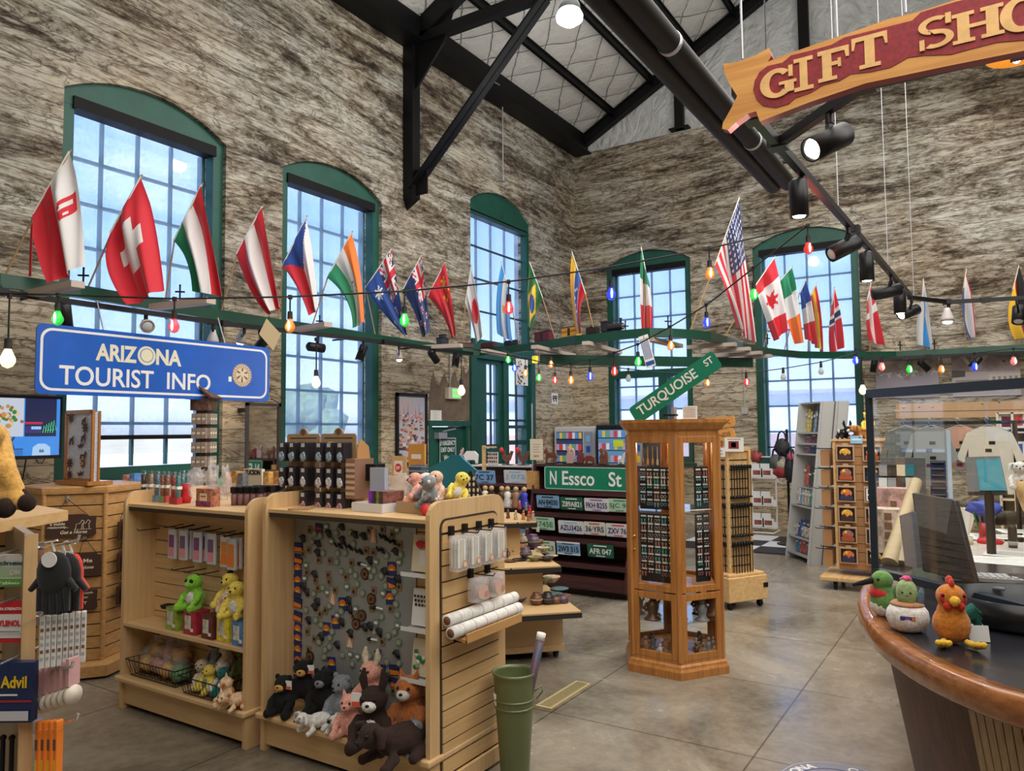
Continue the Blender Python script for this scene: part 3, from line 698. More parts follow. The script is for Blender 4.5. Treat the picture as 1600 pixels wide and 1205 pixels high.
lens_dim=mat('lamp_lens',(.6,.62,.66),.15)
tr4=[PZ(1340,562,2.98),PZ(1450,557,2.98),PZ(1620,550,2.98)]
trk={2.94:[PTL(x)for x in(-60,0,120,250,350,450,600,738)],2.96:tr4,3.28:trp[3:]+[PZ(x,y,zt)for x,y in((1480,472),(1540,469),(1660,462))]}
def snap(px_,k):
 P=trk[k]if not(k==3.28 and px_==1301)else trp[2:4][::-1]
 for a,b in zip(P[:-1],P[1:]):
  u,v=proj(a)[0],proj(b)[0]
  if u<=px_<=v:return a.lerp(b,(px_-u)/(v-u))-VZ*.02
def spot(px_,track_y,cx,cy,zc,dpx,label,lit=0,L_=.19,r=.052,kind='can',col=(1,.9,.78)):
 """mount at pixel (px_, track_y); body centre at pixel (cx,cy) on plane z=zc, pointing towards dpx (vector)"""
 p0=snap(px_,zc[0])or PZ(px_,track_y,zc[0]);c=PZ(cx,cy,zc[1]);d=Vector(dpx).normalized()
 if(c-p0).length>.35:c=p0+(c-p0).normalized()*.3
 t=thing('spotlight',label,'spotlight',p0,'track spotlights')
 m=MB(black);m.cyl(p0,p0+Vector((0,0,-.05)),.018);m.beam(p0+Vector((0,0,-.05)),c,.02,.03);m.build('mount_arm',t)
 body=black if kind!='bell' else mat('white_lamp_body',(.55,.5,.5),.4)
 m=MB(body)
 if kind=='can':
  m.lathe([(r*.55,-L_/2-.02),(r,-L_/2),(r,L_/2),(r*.9,L_/2),(r*.86,L_/2-.02)],c,axis=d,n=20)
 elif kind=='bell':
  m.lathe([(r*.4,-L_/2),(r*.55,-L_/4),(r,L_/4),(r,L_/2),(r*.85,L_/2-.02)],c,axis=d,n=20)
 m.build('lamp_body',t)
 m=MB(glow_w if lit else lens_dim);m.lathe([(r*.84,L_/2-.02),(r*.6,L_/2+.0+(.02 if lit==2 else 0)),(.001,L_/2+(.03 if lit==2 else 0))],c,axis=d,n=18);m.build('lamp_lens',t)
 if lit:
  q=c+d*(L_/2+.06)
  light('spot_beam','SPOT',q,55 if lit==1 else 30,col,.04,target=q+d,spot=1.7,blend=.8)
dn=(0,0,-1)
zz=(2.94,2.82)
spot(99,472,100,494,zz,(.3,.3,-1),'dark spotlight hidden behind the green bulb at the left end',r=.06)
spot(226,486,228,507,zz,(-.25,-1,-.55),'round faced spotlight above the middle of the blue road sign',r=.06,L_=.12,kind='bell')
spot(332,503,333,526,zz,(.05,.1,-1),'lit spotlight just left of the glare on the blue road sign',1,kind='bell',r=.055,L_=.14)
spot(380,512,371,543,zz,(.1,.45,-1),'lit spotlight making the white glare over the road sign emblem',2,kind='bell',r=.055,L_=.14)
spot(404,512,412,534,zz,(-.5,.5,-.8),'black spotlight over the right end of the blue road sign')
spot(493,528,494,543,zz,(1,-.25,-.05),'black spotlight lying level in front of the second window')
spot(565,536,565,552,zz,(-.3,.2,-1),'black spotlight tipped down at the right of the second window')
spot(621,545,623,560,zz,(.1,0,-1),'lit white spotlight right of the second window',2,kind='bell',r=.05,L_=.13)
spot(674,551,676,568,zz,(.8,0,-.7),'black spotlight aimed right towards the exit sign',1)
spot(711,556,711,570,zz,(-.1,.1,-1),'black spotlight above the exit sign')
zr2=(3.28,3.14)
spot(1301,180,1293,222,zr2,(-1.0,.75,-.62),'large lit spotlight directly below the carved sign',1,L_=.22,r=.056)
spot(1245,262,1248,312,zr2,dn,'upright lit spotlight hanging left of the arched far window',1,L_=.2,r=.052)
spot(1322,350,1318,388,zr2,(-.7,.9,-.55),'tilted black spotlight in front of the arched far window',L_=.22,r=.058)
spot(1352,392,1354,418,(3.28,3.12),dn,'upright lit spotlight right of the arched far window',1,L_=.22,r=.055)
spot(1384,432,1386,456,zr2,(.6,-1.6,.3),'level black spotlight on the far stretch of track',L_=.24,r=.06)
spot(1404,448,1406,472,zr2,dn,'upright lit spotlight near the corner of the far track',1,L_=.24,r=.06)
spot(1424,470,1420,488,zr2,(-1,.9,-.45),'tilted lit spotlight at the corner of the far track',1,L_=.24,r=.06)
spot(1482,475,1480,492,zr2,dn,'bright flood lamp glowing beside the white and blue flag',2,kind='bell',r=.07,L_=.16)
spot(1590,470,1592,492,zr2,(-.5,.1,-1),'black spotlight in front of the black, red and yellow flag',r=.07,L_=.2)
z4=(2.96,2.84)
spot(1366,562,1365,577,z4,(.1,.2,-1),'black spotlight left of the first black and white photo print')
spot(1442,558,1444,572,z4,(.3,-.8,-.9),'black spotlight in front of the town photo print')
spot(1530,553,1524,567,z4,(-.1,.8,-.9),'black spotlight behind the blue bulb over the street photo print')
track(tr4,'thin black track under the far shelf above the photo prints')
# ------------------------------------------------------------------ string lights
wire=black
GL={}
def glassm(c):
 col={'green':(.05,.9,.12),'red':(.95,.06,.05),'orange':(.95,.30,.05),'blue':(.03,.08,1.0),'white':(1.0,.78,.5),'clear':(.7,.72,.7),'pink':(1,.25,.22)}[c]
 es={'green':.55,'red':.5,'orange':.55,'blue':1.0,'white':2.2,'clear':.2,'pink':.8}[c]
 return mat('bulb_'+c,tuple(min(1,k*.5)for k in col),.12,emit=col,es=es*.7,alpha=.7 if c!='white' else 1)
fil=mat('bulb_filament',(1,.95,.8),.3,emit=(1,.95,.85),es=6.0)
def bulb(x,y,c,d,label,hang=None,s=1.0):
 """x,y: pixel of the glass centre; hang: pixel y of the wire it hangs from"""
 p=PD(x,y,d);px1=d/F_PX
 top=p+Vector((0,0,((y-hang)if hang else 24)*px1))
 t=thing('string_light_bulb',label,'light bulb',p,'coloured string bulbs')
 m=MB(black);h0=.042*s
 m.cyl(p+Vector((0,0,h0)),p+Vector((0,0,h0+.045*s)),.017*s,.015*s,n=10)
 m.cyl(p+Vector((0,0,h0+.04*s)),top,.005,n=6);m.cyl(top+Vector((0,0,-.012)),top+Vector((0,0,.012)),.014,n=8);m.build('bulb_socket',t)
 m=MB(glassm(c));m.lathe([(.012*s,.045*s),(.020*s,.025*s),(.031*s,0),(.031*s,-.016*s),(.02*s,-.036*s),(.003,-.045*s)],p,n=14);m.build('bulb_glass',t)
 if c!='clear':
  m=MB(fil);m.lathe([(.003,.03*s),(.007*s,0),(.006*s,-.02*s),(.002,-.03*s)],p+_f*-.028*s,n=6);m.build('filament',t)
  light('bulb_light','POINT',p-_f*.06,1.2,{'green':(.2,1,.25),'red':(1,.15,.1),'orange':(1,.6,.3),'blue':(.15,.25,1),'white':(1,.8,.55),'pink':(1,.4,.3)}[c],.03)
def ip(P,x):
 for a,b in zip(P[:-1],P[1:]):
  if min(a[0],b[0])<=x<=max(a[0],b[0]):return lerp(a[1],b[1],(x-a[0])/(b[0]-a[0]+1e-9))
 return P[-1][1]
def wires(pts,name='light_string',label='',r=.006):
 m=MB(wire);m.tube(pts,r,n=6);m.build(name,label=label,cat='cable')
SA=[(-40,458),(0,459),(90,461),(272,467),(452,464),(632,455),(795,440),(955,417),(1109,388),(1262,352)]
DA=lambda x:lerp(4.3,5.2,max(0,min(1,x/1262)))
wires([PD(x,y,DA(x))for x,y in SA],label='long black bulb cable crossing in front of the flags')
for x,y,c,h,lb in((90,497,'green',461,'green bulb over the left corner of the blue road sign'),(272,509,'red',467,'red bulb over the top edge of the blue road sign'),(453,509,'orange',464,'amber bulb between the first and second window flags'),(632,500,'green',455,'green bulb in front of the blue starred flags'),(795,481,'red',440,'red bulb in front of the tall narrow window'),(955,459,'blue',417,'blue bulb left of the green, white and red flag'),(1109,427,'orange',388,'amber bulb left of the large striped flag'),(1263,388,'red',352,'red bulb at the top of the far arched window')):
 bulb(x,y,c,DA(x),lb,ip(SA,x))
SB=[(1262,352),(1176,420),(1105,476),(1047,511),(997,538),(930,562),(872,572),(820,560),(740,546)]
DB=lambda x:lerp(8.2,5.2,max(0,min(1,(x-740)/520)))
wires([PD(x,y,DB(x))for x,y in SB],label='second bulb cable sloping down to the left in front of the street sign')
for x,y,c,h,lb in((1178,460,'green',420,'green bulb beside the red and white maple leaf flag'),(1104,504,'blue',476,'blue bulb just above the slanted street sign'),(1048,540,'orange',511,'amber bulb under the shelf loop above the slanted street sign'),(997,565,'green',538,'yellow-green bulb in front of the fourth window'),(960,580,'red',552,'red bulb at the left jamb of the far double window'),(922,588,'blue',565,'blue bulb glowing in front of the bare concrete corner'),(892,594,'orange',568,'amber bulb over the number sign on the concrete')):
 bulb(x,y,c,DB(x),lb,ip(SB,x))
SC_=[(785,548),(842,568),(866,572),(900,575),(940,572),(1030,582),(1105,585),(1166,583),(1224,576),(1283,566),(1337,552)]
wires([PD(x,y,8.6)for x,y in SC_],label='thin far bulb cable behind the slanted street sign')
for x,y,c,h,lb in((794,562,'green',548,'green bulb under the shelf at the top of the green doors'),(804,575,'blue',553,'blue bulb next to the hanging patterned card'),(821,583,'orange',558,'amber bulb right of the hanging patterned card'),(861,569,'orange',556,'amber bulb close under the shelf beam'),(842,590,'green',568,'small green bulb left of the number sign'),(867,594,'red',572,'small red bulb above the number sign'),(982,591,'clear',575,'unlit clear bulb in front of the fourth window'),(1105,598,'orange',585,'amber bulb just below the right end of the slanted street sign'),(1166,597,'red',583,'small red bulb in front of the wall between the far windows'),(1224,589,'clear',577,'unlit greenish bulb in front of the fifth window'),(1283,580,'clear',566,'unlit bulb in the middle of the fifth window')):
 bulb(x,y,c,8.6,lb,ip(SC_,x))
SD=[(1335,545),(1378,558),(1421,562),(1470,560),(1523,552),(1584,545),(1660,548)]
wires([PD(x,y,9.5)for x,y in SD],label='bulb cable strung along the far track over the photo prints')
for x,y,c,h,lb in((1337,563,'blue',545,'large blue glowing bulb at the right jamb of the fifth window'),(1378,573,'pink',558,'small red bulb in front of the town photo print'),(1421,577,'green',562,'green bulb in the middle of the town photo print'),(1471,577,'orange',560,'amber bulb between the two photo prints'),(1523,573,'blue',552,'blue bulb in front of the street photo print'),(1584,564,'pink',545,'red bulb at the top right of the street photo print')):
 bulb(x,y,c,9.5,lb,ip(SD,x),1.25)
bulb(12,560,'white',4.2,'warm white bulb on a long cord left of the blue road sign',462,1.25)
bulb(494,597,'white',5.4,'warm white bulb on a long cord in front of the second window',530,1.0)
bulb(721,610,'white',7.0,'warm white bulb on a long cord beside the green exit light',556,1.15)
bulb(1348,609,'white',8.5,'warm white bulb on a cord right of the fifth window',560,1.3)
m=MB(green_paint)
# ------------------------------------------------------------------ twin black pipes high up
t=thing('twin_pipe','pair of long black pipes hanging high from the roof towards the far wall','pipe',(3.4,1.57,4.0))
a0,a1=PZ(925,-30,4.0),PZ(1203,291,4.0);b0,b1=PZ(990,-30,4.0),PZ(1219,288,4.0)
a0.y=a1.y=(a0.y+a1.y)/2;b0.y=b1.y=(b0.y+b1.y)/2
for a,b in((a0,a1),(b0,b1)):
 a.x=1.6;m=MB(mat('pipe_black',(.004,.003,.0025),.5,spec=.2));m.cyl(a,b,.068,n=20);m.cyl(b,b+VX*.03,.05,n=16);m.build('pipe',t)
for x in(3.9,5.6):m=MB(steel);m.lathe([(.072,0),(.072,.03)],(x,b0.y,4.0),axis=VX,n=20);m.build('collar',t)
for x in(2.2,6.4):
 m=MB(black);m.cyl((x,(a0.y+b0.y)/2,4.05),(x,(a0.y+b0.y)/2,cz(1.5)),.006,n=6);m.beam((x,a0.y+.08,4.06),(x,b0.y-.08,4.06),.03,.02);m.build('hanger_rod',t)
 # ------------------------------------------------------------------ carved GIFT SHOP sign
XG=3.1
def G(x,y):p=PX(1100+x/3.012,y/3.012,XG);return(-p.y,p.z)
outl=[(90,300),(120,298),(160,291),(240,262),(305,225),(318,262),(300,290),(400,252),(560,196),(700,150),(860,92),(1000,58),(1190,-2),(1510,-78),(1900,-140),(2300,-190),(2290,-120),(2330,-60),(2290,20),(2100,60),(1900,130),(1510,238),(1150,310),(760,392),(500,480),(262,572),(245,524),(205,535),(150,575),(110,612),(85,606),(88,580),(130,505),(156,452),(120,395),(98,350)]
t=thing('carved_sign','carved wooden sign reading GIFT SHOP in raised letters on red, hung from cables','sign',(XG,PX(1365,100,XG).y,3.1))
m=MB(sign_pine,mat('sign_red_edge',(.30,.012,.015),.5));m.prism([G(*q)for q in outl],(XG,0,0),NY,VZ,VX,.05,side=1);m.build('sign_board',t)
sred=mat('sign_red',(.28,.012,.02),.6,var=.25,scale=60)
rp_=[(232,425),(240,380),(262,340),(300,312),(370,296),(410,262),(500,240),(600,212),(660,178),(860,128),(980,98),(1020,60),(1110,32),(1190,8),(1510,-62),(1850,-120),(2100,-150),(2150,-60),(2080,0),(1850,70),(1510,190),(1380,200),(1240,236),(1160,258),(1040,262),(960,272),(880,318),(780,340),(690,350),(640,380),(560,402),(500,438),(430,462),(400,490),(340,508),(280,500),(248,470)]
m=MB(sred);m.prism([G(*q)for q in rp_],(XG-.003,0,0),NY,VZ,VX,.004);m.build('red_panel',t)
lt=mat('sign_letter_wood',(.84,.50,.18),.5,var=.1,scale=20)
def letter(ch,bl,tr):
 (u0,v0),(u1,v1)=G(*bl),G(*tr);m=MB(lt);W=u1-u0;H=v1-v0
 sh=(G(bl[0]+100,bl[1]-36)[1]-v0)/(G(bl[0]+100,bl[1])[0]-u0)*.0
 def P(a,b):return(u0+a*W,v0+b*H)
 cnt=[0]
 def poly(ps):cnt[0]+=1;m.prism([P(*q)for q in ps],(XG-.0075-cnt[0]*.00012,0,0),NY,VZ,VX,.006)
 def rect(a,b,c,d):poly([(a,b),(c,b),(c,d),(a,d)])
 def ring(cx,cy,rx,ry,w_,a0,a1,n=24):
  o=[(cx+rx*math.cos(lerp(a0,a1,i/n)),cy+ry*math.sin(lerp(a0,a1,i/n)))for i in range(n+1)]
  k=[(cx+(rx-w_)*math.cos(lerp(a0,a1,i/n)),cy+(ry-w_*.55)*math.sin(lerp(a0,a1,i/n)))for i in range(n+1)]
  for i in range(n):poly([o[i],o[i+1],k[i+1],k[i]])
 if ch=='I':rect(.3,0,.7,1);rect(0,0,1,.12);rect(0,.88,1,1)
 if ch=='F':rect(.14,0,.44,1);rect(0,0,.6,.12);rect(0,.86,1,1);rect(.3,.46,.72,.58);poly([(.86,.86),(1,.86),(1,.64),(.9,.64)]);rect(.64,.38,.74,.66)
 if ch=='T':rect(.36,0,.64,1);rect(.2,0,.8,.12);rect(0,.86,1,1);poly([(0,.88),(.12,.88),(.06,.62),(0,.62)]);poly([(.88,.88),(1,.88),(1,.62),(.94,.62)])
 if ch=='H':
  for a in(.0,.56):rect(a+.1,0,a+.34,1);rect(a,0,a+.44,.12);rect(a,.88,a+.44,1)
  rect(.3,.44,.7,.56)
 if ch=='G':ring(.5,.5,.5,.5,.27,.75,5.5);rect(.72,.12,.98,.48);rect(.56,.40,1.06,.5);rect(.84,.62,.96,1.0)
 if ch=='O':ring(.5,.5,.5,.5,.27,0,2*PI,32)
 if ch=='P':rect(.1,0,.4,1);rect(0,0,.55,.12);rect(0,.88,.4,1);ring(.5,.68,.48,.32,.26,-PI/2,PI/2)
 if ch=='S':
  ring(.5,.72,.48,.28,.22,.9,4.4,16);ring(.5,.28,.5,.28,.22,-2.2,1.3,16)
  poly([(.30,.60),(.46,.44),(.78,.40),(.60,.56)]);rect(.78,.68,.94,1.0);rect(.04,.0,.18,.33)
 m.build('letter',t)
for ch,bl,tr_ in(('G',(268,482),(425,305)),('I',(428,438),(512,262)),('F',(540,395),(682,212)),('T',(700,340),(862,145)),('S',(1010,250),(1172,58)),('H',(1172,218),(1408,14)),('O',(1396,178),(1600,-42)),('P',(1620,130),(1800,-80))):letter(ch,bl,tr_)
for x,y in((1160,92),(1308,58),(1415,20)):
 p=PX(x,y,XG+.02);m=MB(steel);m.cyl(p,Vector((p.x,p.y,cz(p.y)-.05)),.005,n=6);m.build('hanging_cable',t)
 # small amber lantern behind the sign
t=thing('amber_lantern','amber glass lantern with a glowing bulb behind the lower edge of the carved sign','lamp',PX(1588,88,5.0))
p=PX(1588,84,5.0);m=MB(mat('amber_glass',(.75,.25,.03),.3,emit=(1,.35,.03),es=.7));m.lathe([(.03,.09),(.10,.06),(.15,0),(.15,-.012),(.10,.03),(.03,.06)],p,n=24);m.build('lamp_shade',t)
m=MB(glow_w);m.ball(p+Vector((0,0,-.02)),(.025,.025,.035));m.build('bulb',t);m=MB(black);m.cyl(p+Vector((0,0,.09)),Vector((p.x,p.y,cz(p.y)-.05)),.005,n=6);m.build('cord',t)
# ------------------------------------------------------------------ blue road sign
YS=6.3;X0,X1,Z0,Z1=2.955,5.215,2.175,2.735
t=thing('road_sign','blue road sign reading ARIZONA TOURIST INFO with a white border and round seal','sign',((X0+X1)/2,YS,Z0))
def rrect(x0,x1,z0,z1,r,n=6):
 out=[]
 for cx,cy,a in((x1-r,z1-r,0),(x0+r,z1-r,PI/2),(x0+r,z0+r,PI),(x1-r,z0+r,1.5*PI)):
  for i in range(n+1):out.append((cx+r*math.cos(a+i*PI/2/n),cy+r*math.sin(a+i*PI/2/n)))
 return out
rb=mat('road_sign_blue',(.003,.10,.52),.32,var=.1,scale=3);m=MB(rb);m.prism(rrect(X0,X1,Z0,Z1,.05),(0,YS,0),VX,VZ,VY,.012)
m.prism(rrect(X0,X1,Z0,Z1,.05),(0,YS+.012,0),VX,VZ,VY,.001,steel);m.build('sign_plate',t)
m=MB(white);o_,i_=rrect(X0+.03,X1-.03,Z0+.03,Z1-.03,.09),rrect(X0+.05,X1-.05,Z0+.05,Z1-.05,.075)
for k in range(len(o_)):
 j=(k+1)%len(o_);m.prism([o_[k],o_[j],i_[j],i_[k]],(0,YS-.001,0),VX,VZ,VY,.002)
m.build('sign_border',t)
m=MB(white)
u=lambda x:PY(x,588,YS).x
m.text('TOURIST',((u(92)+u(240))/2,YS,2.335),VX,VZ,.16,white,width=u(240)-u(92),bold=.014);m.text('INFO',((u(261)+u(329))/2,YS,2.335),VX,VZ,.155,white,width=u(329)-u(261),bold=.014)
q=u(357);m.bx(q,q+.035,YS-.002,YS,2.36,2.41,white)
m.build('lettering',t)
lg=mat('sign_cream',(.78,.74,.55),.5);m=MB(lg)
m.text('ARIZ',(3.60,YS,2.545),VX,VZ,.145,lg,width=.36,bold=.035);m.text('NA',(4.085,YS,2.545),VX,VZ,.145,lg,width=.25,bold=.035)
m.prism([(3.87+.085*math.cos(a*PI/12),2.545+.085*math.sin(a*PI/12))for a in range(24)],(0,YS-.003,0),VX,VZ,VY,.003)
m.prism([(3.87+.062*math.cos(a*PI/12),2.548+.062*math.sin(a*PI/12))for a in range(24)],(0,YS-.004,0),VX,VZ,VY,.001,rb)
m.prism([(3.87+.056*math.cos(a*PI/12),2.548+.056*math.sin(a*PI/12))for a in range(24)],(0,YS-.005,0),VX,VZ,VY,.001);m.build('state_lettering',t)
m=MB(mat('seal_cream',(.68,.58,.42),.5));cx,cz_=u(378),2.43
def disc(m,cx,cz_,r,y,mm,n=28,r2=None):
 if r2 is None:m.prism([(cx+r*math.cos(a*2*PI/n),cz_+r*math.sin(a*2*PI/n))for a in range(n)],(0,y,0),VX,VZ,VY,.001,mm)
 else:
  for a in range(n):
   a0_,a1_=a*2*PI/n,(a+1)*2*PI/n
   m.prism([(cx+r*math.cos(a0_),cz_+r*math.sin(a0_)),(cx+r*math.cos(a1_),cz_+r*math.sin(a1_)),(cx+r2*math.cos(a1_),cz_+r2*math.sin(a1_)),(cx+r2*math.cos(a0_),cz_+r2*math.sin(a0_))],(0,y,0),VX,VZ,VY,.001,mm)
disc(m,cx,cz_,.115,YS-.004,None);disc(m,cx,cz_,.112,YS-.005,brown,r2=.108);disc(m,cx,cz_,.082,YS-.005,brown,r2=.078)
for k in range(22):a=k*2*PI/22;m.bx(cx+.095*math.cos(a)-.005,cx+.095*math.cos(a)+.005,YS-.006,YS-.004,cz_+.095*math.sin(a)-.005,cz_+.095*math.sin(a)+.005,brown)
for k in range(6):a=k*PI/3+.5;m.prism([(cx,cz_+.01),(cx+.07*math.cos(a-.16),cz_+.07*math.sin(a-.16)),(cx+.07*math.cos(a+.16),cz_+.07*math.sin(a+.16))],(0,YS-.0055,0),VX,VZ,VY,.001,brown)
disc(m,cx,cz_+.012,.026,YS-.0065,None);m.build('round_seal',t)
for x in(3.5,4.7):m=MB(steel);m.cyl((x,YS+.02,Z1-.03),(x,YS+.15,3.0),.006,n=6);m.build('hanging_chain',t)
# ------------------------------------------------------------------ flags on short poles along the shelf
fc={k:mat('flag_'+k,c,.75,sheen=.3)for k,c in dict(red=(.62,.012,.03),white=(.74,.73,.74),green=(.01,.24,.11),blue=(.01,.06,.30),navy=(.012,.03,.13),orange=(.80,.18,.015),yellow=(.85,.52,.03),black=(.012,.012,.012),sky=(.03,.24,.60),gold=(.75,.45,.02),gr2=(.02,.16,.04)).items()}
def star(u,v,cu,cv,r,n=5,asp=1.5,rot=0):
 dx,dy=(u-cu)*asp,(v-cv);rr=math.hypot(dx,dy)
 if rr>r:return False
 a=(math.atan2(dy,dx)+rot)%(2*PI/n);a=abs(a-PI/n)/(PI/n)
 return rr<r*(.42+.58*a**1.3)
def jack(u,v,w_,h):
 x,y=u/w_,v/h
 if abs(x-.5)<.07 or abs(y-.5)<.12:return 'red'
 if abs(x-.5)<.13 or abs(y-.5)<.21:return 'white'
 d=min(abs(x-y),abs(x-(1-y)))
 if d<.05:return 'red'
 if d<.13:return 'white'
 return 'navy'
D={'poland':lambda u,v:('white' if v<.5 else 'red')if not(abs(u-.5)<.085*min(1,(.47-v)*8)and .1<v<.47)else('white' if((u-.5)*16)**2+((v-.26)*9)**2<.9 and int(u*60)%2 else 'red'),'swiss':lambda u,v:'white' if(abs(u-.5)<.09 and abs(v-.5)<.3)or(abs(v-.5)<.12 and abs(u-.5)<.25)else 'red','hungary':lambda u,v:'red' if v<.33 else 'white' if v<.66 else 'green','austria':lambda u,v:'red' if v<.33 or v>.66 else 'white','czech':lambda u,v:'blue' if u*1.25<.5-abs(v-.5)+.02 else 'white' if v<.5 else 'red','india':lambda u,v:'orange' if v<.33 else 'green' if v>.66 else('navy' if .2<math.hypot((u-.5)*1.5,v-.5)*8<1 and math.hypot((u-.5)*1.5,v-.5)>.1 else 'white'),'australia':lambda u,v:jack(u,v,.5,.5)if u<.5 and v<.5 else 'white' if star(u,v,.25,.75,.17,7)or star(u,v,.75,.2,.08,7)or star(u,v,.62,.45,.08,7)or star(u,v,.87,.4,.08,7)or star(u,v,.75,.82,.08,7)else 'blue','zealand':lambda u,v:jack(u,v,.5,.5)if u<.5 and v<.5 else('red' if any(math.hypot((u-a)*1.5,v-b)<.045 for a,b in((.75,.2),(.62,.45),(.87,.42),(.75,.8)))else 'white' if any(star(u,v,a,b,.09)for a,b in((.75,.2),(.62,.45),(.87,.42),(.75,.8)))else 'navy'),'china':lambda u,v:'yellow' if star(u,v,.17,.26,.16)or any(star(u,v,a,b,.06)for a,b in((.33,.1),(.4,.2),(.4,.35),(.33,.45)))else 'red','japan':lambda u,v:'red' if math.hypot((u-.5)*1.5,v-.5)<.3 else 'white','argentina':lambda u,v:'sky' if v<.33 or v>.66 else('gold' if math.hypot((u-.5)*1.5,v-.5)<.09 else 'white'),'brazil':lambda u,v:'blue' if math.hypot((u-.5)*1.4,v-.5)<.24 else 'yellow' if abs(u-.5)/.42+abs(v-.5)/.42<1 else 'gr2','venezuela':lambda u,v:('white' if any(math.hypot((u-.5-.2*math.cos(a))*1.5,v-.6+.2*math.sin(a))<.035 for a in(.3,.9,1.5,2.2,2.8))else 'yellow' if v<.33 else 'blue' if v<.66 else 'red'),'italy':lambda u,v:'green' if u<.33 else 'white' if u<.66 else 'red','usa':lambda u,v:(('white' if star((u*18)%1,(v*15)%1,.5,.5,.34,asp=1)else 'navy')if u<.4 and v<7/13 else('red' if int(v*13)%2==0 else 'white')),'canada':lambda u,v:'red' if u<.25 or u>.75 or(star(u,v,.5,.48,.3,7,2.0))or(abs(u-.5)<.015 and .5<v<.82)else 'white','ireland':lambda u,v:'green' if u<.33 else 'white' if u<.66 else 'orange','france':lambda u,v:'blue' if u<.33 else 'white' if u<.66 else 'red','spain':lambda u,v:'red' if v<.25 or v>.75 else('maroon' if .2<u<.38 and .38<v<.65 else 'yellow'),'norway':lambda u,v:'navy' if abs(u-.36)<.05 or abs(v-.5)<.07 else 'white' if abs(u-.36)<.1 or abs(v-.5)<.14 else 'red','denmark':lambda u,v:'white' if abs(u-.36)<.07 or abs(v-.5)<.1 else 'red','whiteblue':lambda u,v:'sky' if .36<v<.68 else 'white','dutch':lambda u,v:'red' if v<.33 else 'white' if v<.66 else 'blue','german':lambda u,v:'black' if v<.33 else 'red' if v<.66 else 'yellow',}
def bez(p,t):
 n=len(p)-1;q=[Vector(a)for a in p]
 for _ in range(n):q=[q[i].lerp(q[i+1],t)for i in range(len(q)-1)]
 return q[0]
def flag(design,top,bot,base,d,label,dbase=None,ripple=1.0,nu=44,nv=30):
 """top: hoist top, mid, fly top (pixels); bot: hoist bottom, mid, fly bottom; base: pixel of the pole foot"""
 # droop: control points through bezier; far corner hangs a little nearer
 bp_,_=path_at(base[0]);base_p=Vector((bp_.x,bp_.y,ZS+.005));d=(base_p-E0).dot(_f)-.03
 P=lambda q,e=0:PD(q[0],q[1],d+e)
 if design=='usa':nu,nv=100,91
 T=[P(top[0]),P(((top[1][0]*2-(top[0][0]+top[2][0])/2),top[1][1]*2-(top[0][1]+top[2][1])/2)),P(top[2])]
 B=[P(bot[0]),P(((bot[1][0]*2-(bot[0][0]+bot[2][0])/2),bot[1][1]*2-(bot[0][1]+bot[2][1])/2)),P(bot[2])]
 size=(T[2]-T[0]).length
 t=thing('national_flag',label,'flag',base_p,'national flags along the shelf')
 mb=MB(*[fc.get(k)or maroon for k in('red','white','green','blue','navy','orange','yellow','black','sky','gold','gr2','maroon')])
 names=['red','white','green','blue','navy','orange','yellow','black','sky','gold','gr2','maroon']
 rn=random.Random(sum(map(ord,design)));ph=rn.uniform(0,6);ph2=rn.uniform(0,6)
 tb=[bez(T,i/nu)for i in range(nu+1)];bb=[bez(B,i/nu)for i in range(nu+1)]
 vs=[]
 for i in range(nu+1):
  u=i/nu
  for j in range(nv+1):
   v=j/nv;p=tb[i].lerp(bb[i],v)
   amp=size*.055*ripple*min(1,u*3+.15)
   off=amp*(math.sin(v*9+ph+u*1.5)+.45*math.sin(v*17+ph2-u*2))
   vs.append(p-_f*off)
 b=len(mb.v);mb.add(vs,[],None)
 fn=D[design]
 for i in range(nu):
  for j in range(nv):
   c=fn((i+.5)/nu,(j+.5)/nv)
   mb.f.append([i*(nv+1)+j,(i+1)*(nv+1)+j,(i+1)*(nv+1)+j+1,i*(nv+1)+j+1]);mb.m.append(names.index(c));mb.sm.append(True)
 mb.build('flag_cloth',t)
 m=MB(white);a0=T[0];a1=B[0];dd=(a0-a1).normalized()
 m.tube([a0+dd*.01,a1],.007,n=6);m.build('hoist_sleeve',t)
 m=MB(mat('flag_pole_wood',(.45,.28,.13),.5));tip=a0+dd*.03
 m.tube([base_p,a1+_f*.02,tip+_f*.01],.008,n=7);m.build('flag_pole',t)
 return t
L0=7.2
